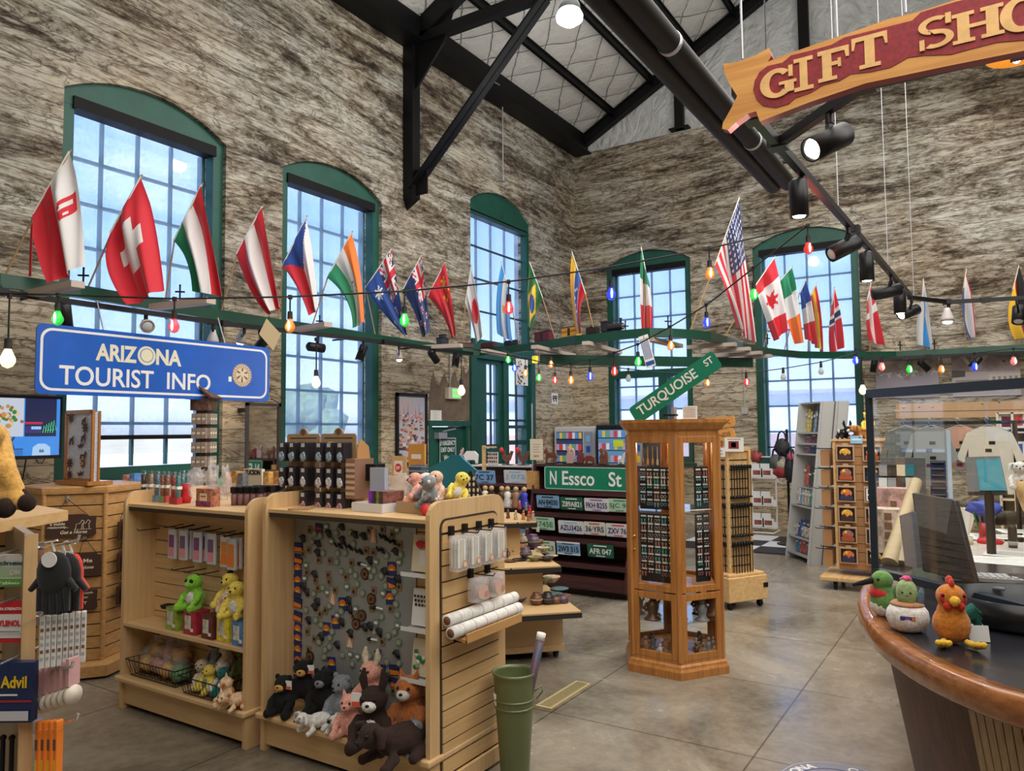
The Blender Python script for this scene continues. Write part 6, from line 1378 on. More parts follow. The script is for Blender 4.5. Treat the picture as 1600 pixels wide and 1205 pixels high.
for r,z in enumerate(rowz):
 for c in range(6):
  px_=[445,460,478,502,518,535][c];y=PX(px_,740,xs).y
  t=thing('stone_packet','dark packet of polished stones, %s row, %s from the left on the cardboard stand'%(['top','middle','bottom'][r],ORD[c]),'packet',(xs,y,z-.06),'dark stone packets on the cardboard stand')
  m=MB(mat('packet_dark',(.025,.022,.03),.3))
  for q in range(4):m.box((xs+.04-q*.024,y-q*.006,z),(.018,.062,.12))
  m.build('packet_sleeve',t,bevel=.005)
  m=MB([mat('stone_blue',(.25,.33,.42),.2,var=.8,scale=90),mat('stone_plum',(.35,.20,.22),.2,var=.8,scale=90),mat('stone_pale',(.5,.5,.52),.2,var=.7,scale=90)][(r*5+c*3)%3]);m.ball((xs-.04,y-.018,z-.03),(.014,.026,.032),bumpy=.5,seed=c+r*6,n=9);m.build('stones',t)
  m=MB(mat('silver_label',(.55,.56,.6),.3));m.box((xs-.043,y-.018,z+.042),(.002,.028,.024));m.build('price_label',t)
bx_thing('wooden_tile','small engraved wooden tile lying in front of the cardboard stand','tile',PZ(470,796,zt2),(.10,.12,.008),mat('tile_wood',(.48,.26,.12),.5),rz=.5)
# items right of the stand
x6=3.35
bx_thing('stacked_drawers','striped wooden cabinet of small drawers beside the packet stand','box',PX(562,778,x6)+VX*.0,(.16,.075,.235),mat('drawer_side',(.30,.16,.10),.5),[('drawer_front',(-.081,.0,.03+.034*i),(.004,.07,.018),mat('drawer_pale',(.60,.45,.33),.5))for i in range(6)])
bx_thing('frosted_box','frosted pale blue box standing behind the white tray','box',PX(592,776,x6),(.03,.115,.17),mat('frosted',(.42,.47,.55),.25))
for i in range(6):
 p=PX(566+(i%3)*9+(i//3)*4,728,x6+.05+.05*(i//3));m_=MB(mat('oil_amber',(.45,.28,.06),.2));m_.cyl(p-VZ*.06,p+VZ*.01,.011,n=10);m_.build('gold_topped_bottle',None,'small gold topped bottle, %s in the cluster above the drawers'%ORD[i],'bottle','gold topped bottles')
m=MB(black);p=PX(584,725,3.4);m.bx(p.x-.04,p.x+.04,p.y-.05,p.y+.05,p.z-.1,p.z);m.build('dark_box',label='dark speckled box under the gold topped bottles',cat='box')
# white open tray with dark packs, brown tray with plush
def tray(label,c,sx_,sy_,h,mm,rz=0,name='open_tray'):
 t=thing(name,label,'tray',c);M_=Matrix.Translation(c)@Matrix.Rotation(rz,4,'Z');m=MB(mm);m.M=M_
 m.bx(-sx_/2,sx_/2,-sy_/2,sy_/2,0,.005);m.build('tray_bottom',t)
 m=MB(mm);m.M=M_
 for s in(-1,1):m.bx(s*sx_/2-.003,s*sx_/2+.003,-sy_/2,sy_/2,0,h);m.bx(-sx_/2,sx_/2,s*sy_/2-.003,s*sy_/2+.003,0,h)
 m.build('tray_wall',t);return M_
tc_=PZ(578,800,zt2)+Vector((.08,0,0));M_=tray('white open tray holding dark picture packs',tc_,.2,.24,.05,mat('tray_white',(.70,.70,.72),.5),-.05)
for i,(dy,c)in enumerate(((.0,(.3,.05,.5)),(-.035,(.05,.05,.05)),(-.06,(.3,.3,.06)),(-.085,(.1,.08,.08)),(-.105,(.25,.1,.08)))):
 p=M_@Vector((0,dy,.006));bx_thing('picture_pack',['purple flower picture pack in the white tray','black pack just behind the purple one in the white tray','yellow edged dark pack in the white tray','dark grey pack in the white tray','brown pack at the right end of the white tray'][i],'packet',p,(.13,.022,.11),mat('pack_%d'%i,c,.35,var=.5,scale=30),rz=-.4)
tc2=PZ(655,803,zt2)+Vector((.16,.02,0));M2=tray('brown cardboard tray with colourful plush dolls',tc2,.34,.26,.06,kraft,-.1)
DOL=[(-.06,.05,PNK,'peach coloured doll with knitted scarf in the brown tray',CRM),(.02,.0,pm('sand',(.75,.50,.36)),'yellow topped striped doll in the brown tray',YEL),(.08,.06,WHT,'white faced doll with a brown cap at the back of the brown tray',DBR),(-.1,-.06,GRY,'grey and black checked doll leaning out of the brown tray',WHT),(.1,-.05,YEL,'yellow and white toy lying in the brown tray',WHT)]
for dx,dy,c,lb,c2 in DOL:plush(lb,M2@Vector((dx,dy,.05)),.19,A+dx*8,c,'sit',belly=c2,ear='none',tilt=dy*8,spots=c2 if c is GRY else None)
m=MB(orange);m.ball(PZ(646,802,zt2)+Vector((.01,0,.03)),.03,bumpy=.3);m.build('orange_bobble',label='orange knitted bobble at the front of the brown tray',cat='toy')
m=MB(red);m.ball(PZ(662,806,zt2)+Vector((.02,0,.03)),.03,bumpy=.3);m.build('red_bobble',label='red knitted bobble at the front of the brown tray',cat='toy')
m=MB(plastic_bag);m.ball(PX(628,765,3.5)+VZ*.03,(.05,.08,.06),bumpy=.8,n=14);m.build('cellophane_pack',label='crinkled silver cellophane pack behind the white tray',cat='packet')
for i,(x,y,w_,h,c,lb)in enumerate(((614,745,.115,.23,(.62,.42,.22),'light wooden plaque with a red printed emblem'),(642,728,.13,.24,(.62,.30,.07),'orange wooden rack reading in white letters above the blue boxes'))):
 p=PX(x+10,y+20,3.75);t=thing('wooden_plaque',lb,'plaque',p);m=MB(mat('plaque_%d'%i,c,.5));m.box(p+VZ*.1,(.02,w_,h));m.build('board',t)
 m=MB(white);m.box(p+Vector((-.011,0,.14)),(.002,w_*.6,.09 if i==0 else .03));
 if i==0:
  m.prism([(.028*math.cos(a*PI/8),.028*math.sin(a*PI/8))for a in range(16)],p+Vector((-.0125,0,.14)),NY,VZ,VX,.0005,red);m.text('SIP',p+Vector((-.0135,0,.14)),NY,VZ,.022,white)
 m.build('printed_card',t)
t=thing('console_table','narrow maple console standing behind the magnet gondola','table',(3.98,3.0,0));m=MB(maple_y);m.bx(3.74,4.2,2.9,3.66,1.37,1.39);m.build('table_top',t)
for x in(3.78,4.16):
 for y in(2.94,3.62):m=MB(maple);m.bx(x-.02,x+.02,y-.02,y+.02,0,1.37);m.build('leg',t)
 # zigzag blue-grey holder and teal roof-shaped header with the pierced panel
m=MB(mat('slate_blue',(.06,.10,.16),.5));p0_,p1_=PX(642,770,3.62),PX(668,730,3.62);
for i in range(7):m.bx(3.60,3.66,p0_.y-i*.014-.012,p0_.y-i*.014,p0_.z,p1_.z+(.012 if i%2 else 0))
for i in range(6):m.bx(3.597,3.60,p1_.y,p0_.y,p0_.z+.02+i*.028,p0_.z+.027+i*.028,grey)
m.build('notched_rack',label='dark blue notched rack of small items left of the teal header',cat='rack')
xh=3.95;q=[PX(*a,xh)for a in((671,775),(671,736),(665,733),(697,718),(705,711),(718,711),(724,718),(744,735),(740,740),(738,775))]
t=thing('teal_header_display','display with a plain teal roof shaped header behind the brown tray','display',(xh,q[0].y,zt2));m=MB(mat('teal_card',(.005,.17,.26),.5));m.prism([(-v.y,v.z)for v in q],(xh,0,0),NY,VZ,VX,.015);m.build('header_board',t)
m=MB(kraft);a,b=PX(673,795,xh-.05),PX(735,765,xh-.05);m.bx(xh-.12,xh-.01,b.y,a.y,zt2-.02,b.z);m.build('tray_box',t)
q=[PX(*a,3.8)for a in((722,780),(728,742),(736,735),(752,770),(755,780))];m=MB(mat('pierced_black',(.015,.013,.015),.5));m.prism([(-v.y,v.z)for v in q],(3.8,0,0),NY,VZ,VX,.01)
for a in range(4):
 for b in range(4-a//2):v=PX(727+b*6.5,775-a*9,3.795);m.prism([(-v.y+.008*math.cos(k_*PI/4),v.z+.013*math.sin(k_*PI/4))for k_ in range(8)],(3.795,0,0),NY,VZ,VX,.002,cream)
m.build('pierced_panel',label='black panel pierced with pale oval holes right of the teal header',cat='panel')
# ------------------------------------------------------------------ green bucket with poster tubes
c=PZ(800,1214,0);bc=Vector((c.x+.03,c.y,0));ob_=mat('olive_metal',(.16,.19,.085),.35,.3)
t=thing('metal_bucket','tall olive green metal bucket holding rolled posters','bucket',bc)
m=MB(ob_);m.lathe([(.075,0),(.078,.01),(.112,.50),(.114,.53),(.119,.535),(.119,.55),(.112,.55),(.108,.53),(.072,.02),(0,.02)],bc,n=36)
m.lathe([(.1075,.40),(.1115,.405),(.1085,.412)],bc,n=36);m.lathe([(.106,.36),(.1095,.365),(.1065,.372)],bc,n=36);m.build('bucket_body',t)
m=MB(ob_);hx=_r2*.11;m.tube([bc+hx+VZ*.44,bc+hx*1.35+VZ*.47,bc+hx*1.4+VZ*.44,bc+hx*1.1+VZ*.40],.005,n=6);m.build('ring_handle',t)
def roll(label,b,tp,r,mm,cap=None):
 t=thing('poster_tube',label,'poster',b,'poster tubes in the bucket');m=MB(mm);d=(Vector(tp)-Vector(b));L_=d.length;m.lathe([(r,0),(r,L_),(r*.75,L_),(r*.75,L_-.05)],b,axis=d,n=18);m.build('tube',t)
 if cap:m=MB(white);m.lathe([(r*1.06,L_-.035),(r*1.06,L_+.003),(0,L_+.003)],b,axis=d,n=18);m.build('end_cap',t)
pp_=lambda x,y,z:PZ(x,y,z)
dpt=(bc-E0).dot(_f)
T_=PD(846,990,dpt+.03);R_m=PD(827,1085,dpt);kk=(T_.z-.06)/(T_.z-R_m.z)
roll('tall dark blue poster tube with a white cap leaning in the bucket',T_+(R_m-T_)*kk,T_,.023,mat('poster_night',(.05,.07,.12),.4,col2=(.16,.06,.08),scale=6),True)
roll('white rolled poster standing in the middle of the bucket',bc+Vector((.02,.0,.03)),PD(812,1064,dpt+.02),.019,white)
roll('short white rolled poster at the front of the bucket',bc+Vector((-.0,-.03,.03)),PD(817,1082,dpt-.03),.019,white)
roll('white rolled poster leaning at the left rim of the bucket',bc+Vector((.0,.03,.03)),PD(776,1083,dpt-.0),.019,paper)
# floor vent and round emblem
q=[PZ(*a,0)for a in((846,1102),(872,1105),(921,1071),(897,1068))]
t=thing('floor_vent','brass floor vent with a scalloped grille set in the concrete','vent',(4.75,2.6,0))
m=MB(mat('vent_brass',(.62,.52,.26),.4,.4));m.bx(4.46,5.05,2.555,2.68,0,.006);m.build('vent_plate',t)
m=MB(dark)
for i in range(22):
 x=4.49+i*.025;m.bx(x,x+.008,2.575,2.66,.006,.0075)
m.build('vent_slots',t)
ce=PZ(1310,1230,0);t=thing('floor_emblem','round white and dark floor emblem with curved lettering beside the counter','emblem',ce)
m=MB(mat('emblem_dark',(.30,.31,.38),.4));m.lathe([(.30,0),(.30,.002)],ce,n=48);m.build('disc',t)
m=MB(white)
for ra,mm in((.205,navy),(.285,grey)):
 for q in range(48):
  a,b=q*PI/24,(q+1)*PI/24;V=lambda r_,t_:ce+Vector((r_*math.cos(t_),r_*math.sin(t_),.0025));m.quad(V(ra,a),V(ra+.008,a),V(ra+.008,b),V(ra,b),mm)
for i,ch in enumerate('ARIZONA   CITY OF KINGMAN  '):
 a=YAW+1.62-i*2*PI/27
 if ch!=' ':rd=Vector((math.cos(a),math.sin(a),0));m.text(ch,ce+rd*.242+VZ*.0022,Vector((rd.y,-rd.x,0)),rd,.055,white,bold=.02,depth=.001)
m.build('lettering',t)
# ------------------------------------------------------------------ hexagonal curio cabinet
cc=Vector((5.84,2.205,0));a_front=math.atan2(2.013-cc.y,5.447-cc.x)
def hexp_(r,z,k=6):return[Vector((cc.x+r*math.cos(a_front+i*PI/3),cc.y+r*math.sin(a_front+i*PI/3),z))for i in range(k)]
t=thing('curio_cabinet','tall six sided honey oak curio cabinet with glass doors','cabinet',cc)
def hexring(m,prof,mm=None):
 for(r0,z0),(r1,z1)in zip(prof[:-1],prof[1:]):
  a,b=hexp_(r0,z0),hexp_(r1,z1)
  for i in range(6):j=(i+1)%6;m.quad(a[i],a[j],b[j],b[i],mm)
 m.add(hexp_(*prof[-1]),[tuple(range(6))],mm);m.add(hexp_(*prof[0]),[tuple(reversed(range(6)))],mm)
R6=.405
m=MB(oak);hexring(m,[(R6+.035,0),(R6+.035,.055),(R6+.022,.075),(R6+.018,.09),(R6,.105),(R6,.125)]);m.build('plinth',t)
m=MB(oak);hexring(m,[(R6-.005,1.80),(R6-.005,1.84),(R6+.02,1.855),(R6+.05,1.89),(R6+.06,1.905),(R6+.062,1.93)]);m.build('crown_molding',t)
m=MB(oak);
for i in range(6):
 p=hexp_(R6-.02,0)[i];m.lathe([(.026,.12),(.026,1.81)],(p.x,p.y,0),n=6,smooth=False)
m.build('corner_post',t)
zmid=.62
for i in range(6):
 a,b=hexp_(R6-.012,0)[i],hexp_(R6-.012,0)[(i+1)%6];d=(b-a).normalized();nrm=Vector((d.y,-d.x,0));L6=(b-a).length
 fr=MB(oak)
 def rail(u0,u1,z0,z1,mm=fr):
  p=a+d*((u0+u1)/2)+VZ*((z0+z1)/2);mm.box(p,(u1-u0,.022,z1-z0),R=Matrix((d,Vector((-d.y,d.x,0)),VZ)).transposed())
 for z0,z1 in((.125,zmid-.005),(zmid+.005,1.80)):
  rail(.02,.062,z0,z1);rail(L6-.062,L6-.02,z0,z1);rail(.062,L6-.062,z0,z0+.05);rail(.062,L6-.062,z1-.05,z1)
 o=fr.build('door_frame',t,bevel=.004)
 g=MB(case_glass)
 g.quad(a+d*.05+VZ*.16,a+d*(L6-.05)+VZ*.16,a+d*(L6-.05)+VZ*1.77,a+d*.05+VZ*1.77);g.build('glass_pane',o)
 if i==5:
  k=MB(brass);k.ball(a+d*.04+nrm*.02+VZ*1.03,.012);k.ball(a+d*.04+nrm*.02+VZ*.93,.008);k.build('door_knob',o)
for z in(.13,.385,.64,1.22):
 m=MB(case_glass if z in(.385,1.22)else oak);hexring(m,[(R6-.04,z),(R6-.04,z+.008)]);m.build('shelf',t)
m=MB(oak_dark);m.bx(cc.x+.05,cc.x+.12,cc.y-.05,cc.y+.05,.13,1.8);m.build('centre_post',t)
light('cabinet_lamp','POINT',(cc.x-.05,cc.y,1.72),5,(1,.75,.4),.05)
# labels: price strip
m=MB(white);u=hexp_(R6-.05,1.235);m.beam(u[0]+(u[1]-u[0])*.2,u[0]+(u[1]-u[0])*.9,.03,.003);m.build('price_strip',t)
# earring display panels inside, with card pairs
fa,fb=hexp_(R6,0)[5],hexp_(R6,0)[0];fm=(fa+fb)/2;fd=(fb-fa).normalized();fn=Vector((fd.y,-fd.x,0))
if(fm-cc).dot(fn)<0:fn=-fn
ra,rb2=hexp_(R6,0)[0],hexp_(R6,0)[1];rm=(ra+rb2)/2;rd=(rb2-ra).normalized();rn_=Vector((rd.y,-rd.x,0))
if(rm-cc).dot(rn_)<0:rn_=-rn_
felt=mat('black_felt',(.010,.010,.012),.9)
ear_mats=[mat('silver',(.75,.75,.76),.25,.9),mat('turquoise_stone',(.05,.42,.38),.3),mat('ear_cream',(.78,.70,.58),.4),mat('ear_rose',(.5,.2,.18),.4),mat('ear_blue',(.2,.4,.55),.3)]
protos={}
def earring(kind,mi_):
 k=(kind,mi_)
 if k in protos:return None
 m=MB(ear_mats[mi_])
 for s in(-1,1):
  if kind==0:m.cyl((0,s*.009,-.004),(-.006,s*.009,-.004),.006,n=8)
  elif kind==1:m.ball((-.004,s*.009,-.015),(.004,.005,.016),n=6);m.ball((-.004,s*.009,.004),.003,n=5)
  elif kind==2:m.tube([(-.004,s*.010+.008*math.sin(q*PI/4),-.012+.009*math.cos(q*PI/4))for q in range(9)],.0016,n=4)
  else:m.prism([(s*.010-.006,-.004),(s*.010+.006,-.004),(s*.010+.002,-.03),(s*.010-.002,-.03)],(-.004,0,0),VY,VZ,NX,.002)
 m.box((-.001,0,.012),(.001,.034,.010),white)
 return m
cnt_e=0
ename=['round stud','long drop','hoop','tapered'];emat=['silver','turquoise','cream','rose','blue']
for(mid_,d_,n_,nm,w_)in((fm,fd,fn,'left',.29),(rm,rd,rn_,'right',.13)):
 for z0,z1,part in((1.235,1.56,'upper'),(.68,1.20,'lower')):
  off=.08 if nm=='left' else .09
  ctr=mid_-n_*off-d_*(0 if nm=='left' else-.09)
  m=MB(felt);m.box(ctr+VZ*(z0+z1)/2,(w_,.012,z1-z0),R=Matrix((d_,n_,VZ)).transposed())
  m.build('earring_display',label='black felt panel of earrings on the %s shelf behind the %s glass door'%(part,nm),cat='display panel')
  rows=int((z1-z0)/.058);cs=max(1,int(w_/.056))
  for r in range(rows):
   for c in range(cs):
    kind,mi_=rnd.randrange(4),rnd.randrange(5)if part=='upper' else rnd.choice([0,0,0,1,3])
    pos=ctr+n_*.007+d_*((c+.5)/cs-.5)*w_+VZ*(z1-.035-r*.058)
    k=(kind,mi_);lab='%s %s earrings on a tiny card, row %d of the %s panel, %s door'%(emat[mi_],ename[kind],r+1,part,nm)
    lab='%s %s earrings, %s row, %s column of the %s panel, %s door'%(emat[mi_],ename[kind],ORD[r],ORD[c],part,nm)
    if k not in protos:
     mm=earring(kind,mi_);o=mm.build('earring_pair',label=lab,cat='earrings',group='earrings in the curio cabinet')
     off_=Vector(o.location)
     for v in o.data.vertices:v.co+=off_
     protos[k]=o
    else:
     o=protos[k].copy();C.objects.link(o);o['label']=lab
    o.scale=(1.3,1.3,1.3);o.location=pos;o.rotation_euler=(0,0,math.atan2(-n_.y,-n_.x));cnt_e+=1
    # hanging pendants and figures at the top, figurines below
for i in range(7):
 p=fm-fn*.1+fd*(i-3)*.042+VZ*1.60;m=MB([oak_dark,sign_pine,GLD,cream][i%4]);m.cyl(p,p+VZ*.12,.004,n=5);m.lathe([(.002,0),(.012,.01),(.008,.05),(.002,.06)],p-VZ*.03,n=8)
 m.build('hanging_charm',label='%s hanging charm from the left at the top of the curio cabinet'%ORD[i],cat='charm',group='charms at the top of the curio cabinet')
FM=[mat('figure_bronze',(.12,.06,.035),.35,.4),mat('figure_white',(.62,.60,.58),.4),mat('figure_clay',(.35,.17,.10),.6),mat('figure_grey',(.20,.20,.21),.5)]
def figurine(p,h,mi_,label,group):
 m=MB(FM[mi_]);m.lathe([(.32*h,0),(.30*h,.05*h),(.14*h,.12*h),(.2*h,.35*h),(.22*h,.5*h),(.12*h,.68*h),(.07*h,.72*h)],p,n=9);m.ball(p+VZ*.83*h,.15*h,n=8)
 m.tube([p+Vector((0,.18*h,.58*h)),p+Vector((-.1*h,.3*h,.4*h)),p+Vector((-.2*h,.16*h,.36*h))],.06*h,n=6);m.tube([p+Vector((0,-.18*h,.58*h)),p+Vector((-.1*h,-.3*h,.7*h))],.05*h,n=6)
 m.build('figurine',label=label,cat='figurine',group=group)
def ring_pos(n,r,ph=0):return[(cc+Vector((r*math.cos(a_front+ph+i*2*PI/n),r*math.sin(a_front+ph+i*2*PI/n),0)))for i in range(n)]
cl=['bronze','white','clay','grey']
for lv,(z,h,n)in enumerate(((.394,.15,9),(.139,.085,13))):
 for ring,r in((0,.29),(1,.19)):
  k=n if ring==0 else n-4
  for i,p in enumerate(ring_pos(k,r,.2*ring)):
   mi_=(i*3+ring+lv)%4
   if(p-cc).dot(Vector((math.cos(a_front),math.sin(a_front),0)))<-.1:continue
   figurine(p+VZ*z,h*(1+.2*((i*7)%3)),mi_,'%s figurine in the %s ring of the cabinet %s shelf, %s from the front'%(cl[mi_],['outer','inner'][ring],['glass','bottom'][lv],ORD[i]),'figurines in the curio cabinet')
   # things on top of the cabinet: slanted street sign, small card, roof vent box
q=[PX(*a,5.75)for a in((981,640),(1005,660),(1126,575),(1112,550))]
def sheet_sign(name,label,p_lb,p_rb,hgt,th,mm,txt,back=None):
 pass
def street_sign(label,c,ang,L_,H_,txts,plane_x):
 """green street sign lying in the plane X=plane_x, centre pixel c, rotated ang on screen"""
 p=PX(c[0],c[1],plane_x);xd=(NY*math.cos(ang)+VZ*math.sin(ang));yd=(-NY*math.sin(ang)+VZ*math.cos(ang))
 t=thing('street_sign',label,'sign',p)
 gm=mat('street_sign_green',(.005,.20,.11),.35);m=MB(gm)
 m.prism([(a[0],a[1])for a in rrect(-L_/2,L_/2,-H_/2,H_/2,.03)],p,xd,yd,VX,.004);m.build('sign_plate',t)
 m=MB(white);o_,i_=rrect(-L_/2+.008,L_/2-.008,-H_/2+.008,H_/2-.008,.025),rrect(-L_/2+.013,L_/2-.013,-H_/2+.013,H_/2-.013,.02)
 if txts[-1]=='border':
  for k in range(len(o_)):j=(k+1)%len(o_);m.prism([o_[k],o_[j],i_[j],i_[k]],p-VX*.001,xd,yd,VX,.001)
 for tx in txts:
  if tx=='border':continue
  s_,u,v,h,wd=tx;m.text(s_,p+xd*u+yd*v-VX*.0005,xd,yd,h,white,width=wd,bold=.015)
 m.build('lettering',t);return t
ang=math.atan2(((562.5-650)*-1),(1119-992))
p_a,p_b=PX(989,652,5.75),PX(1119,562,5.75);Ls=(p_b-p_a).length;angw=math.atan2(p_b.z-p_a.z,-(p_b.y-p_a.y))
sgn=street_sign('dark green TURQUOISE ST street sign slanting up from the curio cabinet',(1053,607),angw,Ls+.01,.155,[('TURQUOISE',-.07,-.0,.095,Ls*.70),('ST',Ls*.42,.02,.055,.075)],5.75)
m=MB(steel);p=PX(1053,640,5.77);m.bx(5.74,5.80,p.y-.012,p.y+.012,1.931,p.z+.02);m.build('sign_stand',label='small metal stand propping the slanted street sign on the cabinet top',cat='stand')
p=PX(1078,646,5.6);bx_thing('lined_card','tilted cream lined card standing on the curio cabinet','card',Vector((5.6,p.y,1.931)),(.012,.11,.10),paper,[('printed_lines',(-.007,0,.02+.013*i),(.001,.09,.003),tan)for i in range(6)])
m=MB(black);m.box(PX(1048,649,5.7),(.06,.1,.016));m.build('dark_slab',label='thin dark slab on top of the curio cabinet beside the lined card',cat='slab')
# ------------------------------------------------------------------ dark cherry plate rack with licence plates
xr,yr0,yr1=7.9,3.40,4.72
t=thing('plate_rack','dark cherry stepped shelf unit displaying licence plates','shelf unit',(xr+.1,4.0,0))
stp=[(xr-.26,.34),(xr-.18,.60),(xr-.09,.87),(xr-.02,1.13)]
for i,y in enumerate((yr0,yr1)):
 m=MB(cherry);m.prism([(xr-.3,.08),(xr+.3,.08),(xr+.3,1.44),(xr+.02,1.44),(xr-.01,1.2),(xr-.08,.9),(xr-.17,.62),(xr-.27,.34),(xr-.3,.2)],(0,y,0),VX,VZ,VY,.03);m.build('side_panel',t)
m=MB(cherry);m.bx(xr+.25,xr+.28,yr0,yr1,.1,1.44);m.bx(xr-.28,xr+.28,yr0,yr1,.08,.22);m.build('back_panel',t)
for x,z in stp:
 m=MB(cherry);m.bx(x-.02,xr+.25,yr0,yr1,z-.02,z);m.bx(x-.03,x-.015,yr0,yr1,z-.03,z+.025);m.build('shelf',t)
m=MB(cherry);m.bx(xr+.03,xr+.3,yr0-.02,yr1+.03,1.42,1.45);m.build('top_board',t)
m=MB(black);m.bx(xr-.2,xr+.25,yr0+.05,yr1-.05,0,.08);m.build('toe_kick',t)
def plate(px_,py_,txt,bg,fg,label,w_=.30,h=.15,x=None,top=None,rot=0,fr=None):
 x=x or(xr-.055 if py_<800 else xr-.14 if py_<840 else xr-.23);p=PX(px_,py_,x);t=thing('licence_plate',label,'licence plate',p-VZ*h/2,'licence plates')
 R=Matrix.Rotation(-.12,3,'Y');yd=R@VZ;n=Vector((yd.z,0,-yd.x))*1
 m=MB(bg);m.prism(rrect(-w_/2,w_/2,-h/2,h/2,.015),p,NY,yd,VX,.003);m.build('plate_blank',t)
 m=MB(fg);m.text(txt,p+VZ*-.008-VX*.0008,NY,yd,h*.42,fg,width=w_*.86,bold=.02,depth=.001)
 m.box(p+yd*(h*.36)-VX*.003,(.001,w_*.5,.012),top or fg);m.box(p-yd*(h*.4)-VX*.003,(.001,w_*.35,.008),top or fg)
 if fr:m.box(p+yd*(h*.44)-VX*.002,(.001,w_,h*.12),fr);m.box(p-yd*(h*.44)-VX*.002,(.001,w_,h*.12),fr)
 m.build('embossed_text',t);return t
pw,pbl,pgr,pcr,pdg=mat('plate_white',(.72,.73,.76),.4),mat('plate_sky',(.22,.42,.66),.4),mat('plate_mint',(.50,.66,.55),.4),mat('plate_cream',(.70,.72,.62),.4),mat('plate_dkgreen',(.01,.12,.07),.4)
plate(856,784,'AN·84030',pbl,black,'sky blue plate reading AN 84030',.31)
plate(893,787,'Z89A821',pdg,white,'dark green plate reading Z89A821',.30)
plate(932,789,'FKH·B255',pw,navy,'white plate reading FKH B255 in navy',.31,top=purple)
plate(968,790,'SJC 90',pgr,green,'mint plate reading SJC 90',.29)
plate(848,818,'11745E',pgr,green,'pale green plate reading 745E behind the pottery table',.32)
plate(892,824,'AZU3426',pw,navy,'white plate reading AZU3426',.33,top=sky_blue)
plate(929,826,'36·YRS',pcr,navy,'cream plate reading 36 YRS',.27,top=red)
plate(966,829,'ZXV 763',pw,navy,'white plate reading ZXV 763',.30,top=red)
plate(851,855,'42 323',pcr,green,'cream plate ending in 23 behind the pottery',.28)
plate(888,857,'2W3 515',pbl,black,'sky blue plate reading 2W3 515',.30,fr=pw)
plate(938,861,'AFR 047',pdg,white,'dark green plate reading AFR 047',.32)
street_sign('green N Essco St street sign lying along the top of the licence plate rack',(914,748),0,1.09,.275,[('N',-.42,0,.16,.09),('Essco',-.09,.0,.165,.42),('St',.38,0,.165,.16),'border'],xr-.05)
p=PX(833,750,xr+.05);m=MB(slat_oak);m.box(p,(.12,.11,.22));m.build('leather_box',label='reddish brown box beside the N Essco St sign',cat='box')
ZR2=PX(800,727,8.9).z
# second plate rack to the left, mostly hidden, with three blue plates
t=thing('plate_rack','second dark plate rack partly hidden behind the plush dolls','shelf unit',(8.9,5.6,0));m=MB(cherry);m.bx(8.9,9.2,4.95,6.35,0,ZR2-.02);m.build('back_panel',t)
for z in(PX(757,745,8.6).z-.095,PX(800,776,8.6).z-.09,PX(806,834,8.5).z-.08):m=MB(cherry);m.bx(8.46,8.9,4.95,6.35,z-.02,z);m.build('shelf',t)
m=MB(mat('pale_top',(.62,.60,.58),.5));m.bx(8.75,9.2,4.95,6.35,ZR2-.02,ZR2);m.build('top_board',t)
plate(757,745,'7C 37',pbl,navy,'light blue plate ending in 37 behind the straw doll',.36,.18,x=8.6)
plate(805,745,'J 072',pw,sky_blue,'white and blue plate ending in 072 above the small dolls',.36,.18,x=8.6)
plate(800,776,'83·0',pgr,green,'pale green plate ending in 30 behind the small dolls',.34,.17,x=8.6)
plate(806,834,'K 41',pbl,navy,'small blue plate low behind the pottery table',.3,.14,x=8.5)
# painted metal animals standing on top of the racks
rustm=mat('rusty_animal',(.17,.055,.03),.6,var=.4,scale=18);pinkm=mat('pinkish_animal',(.50,.33,.32),.6)
def animal(px_,py_,w_,x,kind,label,mm,cat='ornament'):
 x=8.9 if x<8.95 and x>8.1 else x;p=PX(px_,py_,x);L_=w_
 if x<8.1:p.z=1.462
 else:p.z=ZR2+.01
 S={'coyote':[(-.4,0),(-.3,0),(-.25,.35),(.0,.4),(.1,0),(.2,0),(.22,.4),(.3,.7),(.42,1.15),(.40,1.35),(.3,1.2),(.16,1.15),(.18,.95),(-.05,.65),(-.3,.55),(-.5,.7),(-.42,.4)],'rooster':[(-.05,0),(.0,0),(.03,.2),(.25,.3),(.35,.55),(.5,.95),(.35,1.0),(.2,.75),(.0,.6),(-.2,.7),(-.25,1.0),(-.4,1.05),(-.5,.95),(-.42,.85),(-.42,.55),(-.3,.3),(-.1,.2)],'horse':[(-.45,0),(-.38,0),(-.35,.35),(.2,.35),(.25,0),(.33,0),(.36,.45),(.48,.3),(.5,.45),(.36,.72),(-.28,.72),(-.35,.95),(-.38,1.12),(-.45,.98),(-.6,.75),(-.56,.66),(-.42,.7),(-.46,.4)],'squirrel':[(-.2,0),(.3,0),(.45,.3),(.4,.9),(.2,1.1),(.2,.6),(.05,.8),(.0,1.15),(-.15,1.2),(-.25,1.0),(-.1,.8),(-.25,.5)],'pig':[(-.4,0),(-.3,0),(-.25,.2),(.25,.2),(.3,0),(.4,0),(.45,.5),(.2,.7),(-.3,.7),(-.55,.45),(-.42,.25)]}[kind]
 t=thing('metal_animal',label,cat,p,'painted animals on the racks');m=MB(mm);m.prism([(q[0]*L_,q[1]*L_)for q in S],p,NY,VZ,VX,.03);m.build('body',t,bevel=.006)
 m=MB(black);m.bx(p.x-.03,p.x+.06,p.y-L_*.4,p.y+L_*.4,p.z-.008,p.z);m.build('base',t)
 if kind=='rooster':m=MB(red);m.ball(p+Vector((-.01,L_*.4,L_*1.03)),(.02,.035,.04),n=8,bumpy=.5);m.build('comb',t)
 return t
animal(717,722,.17,8.2,'coyote','pinkish howling coyote cut-out in front of the exit door',pinkm)
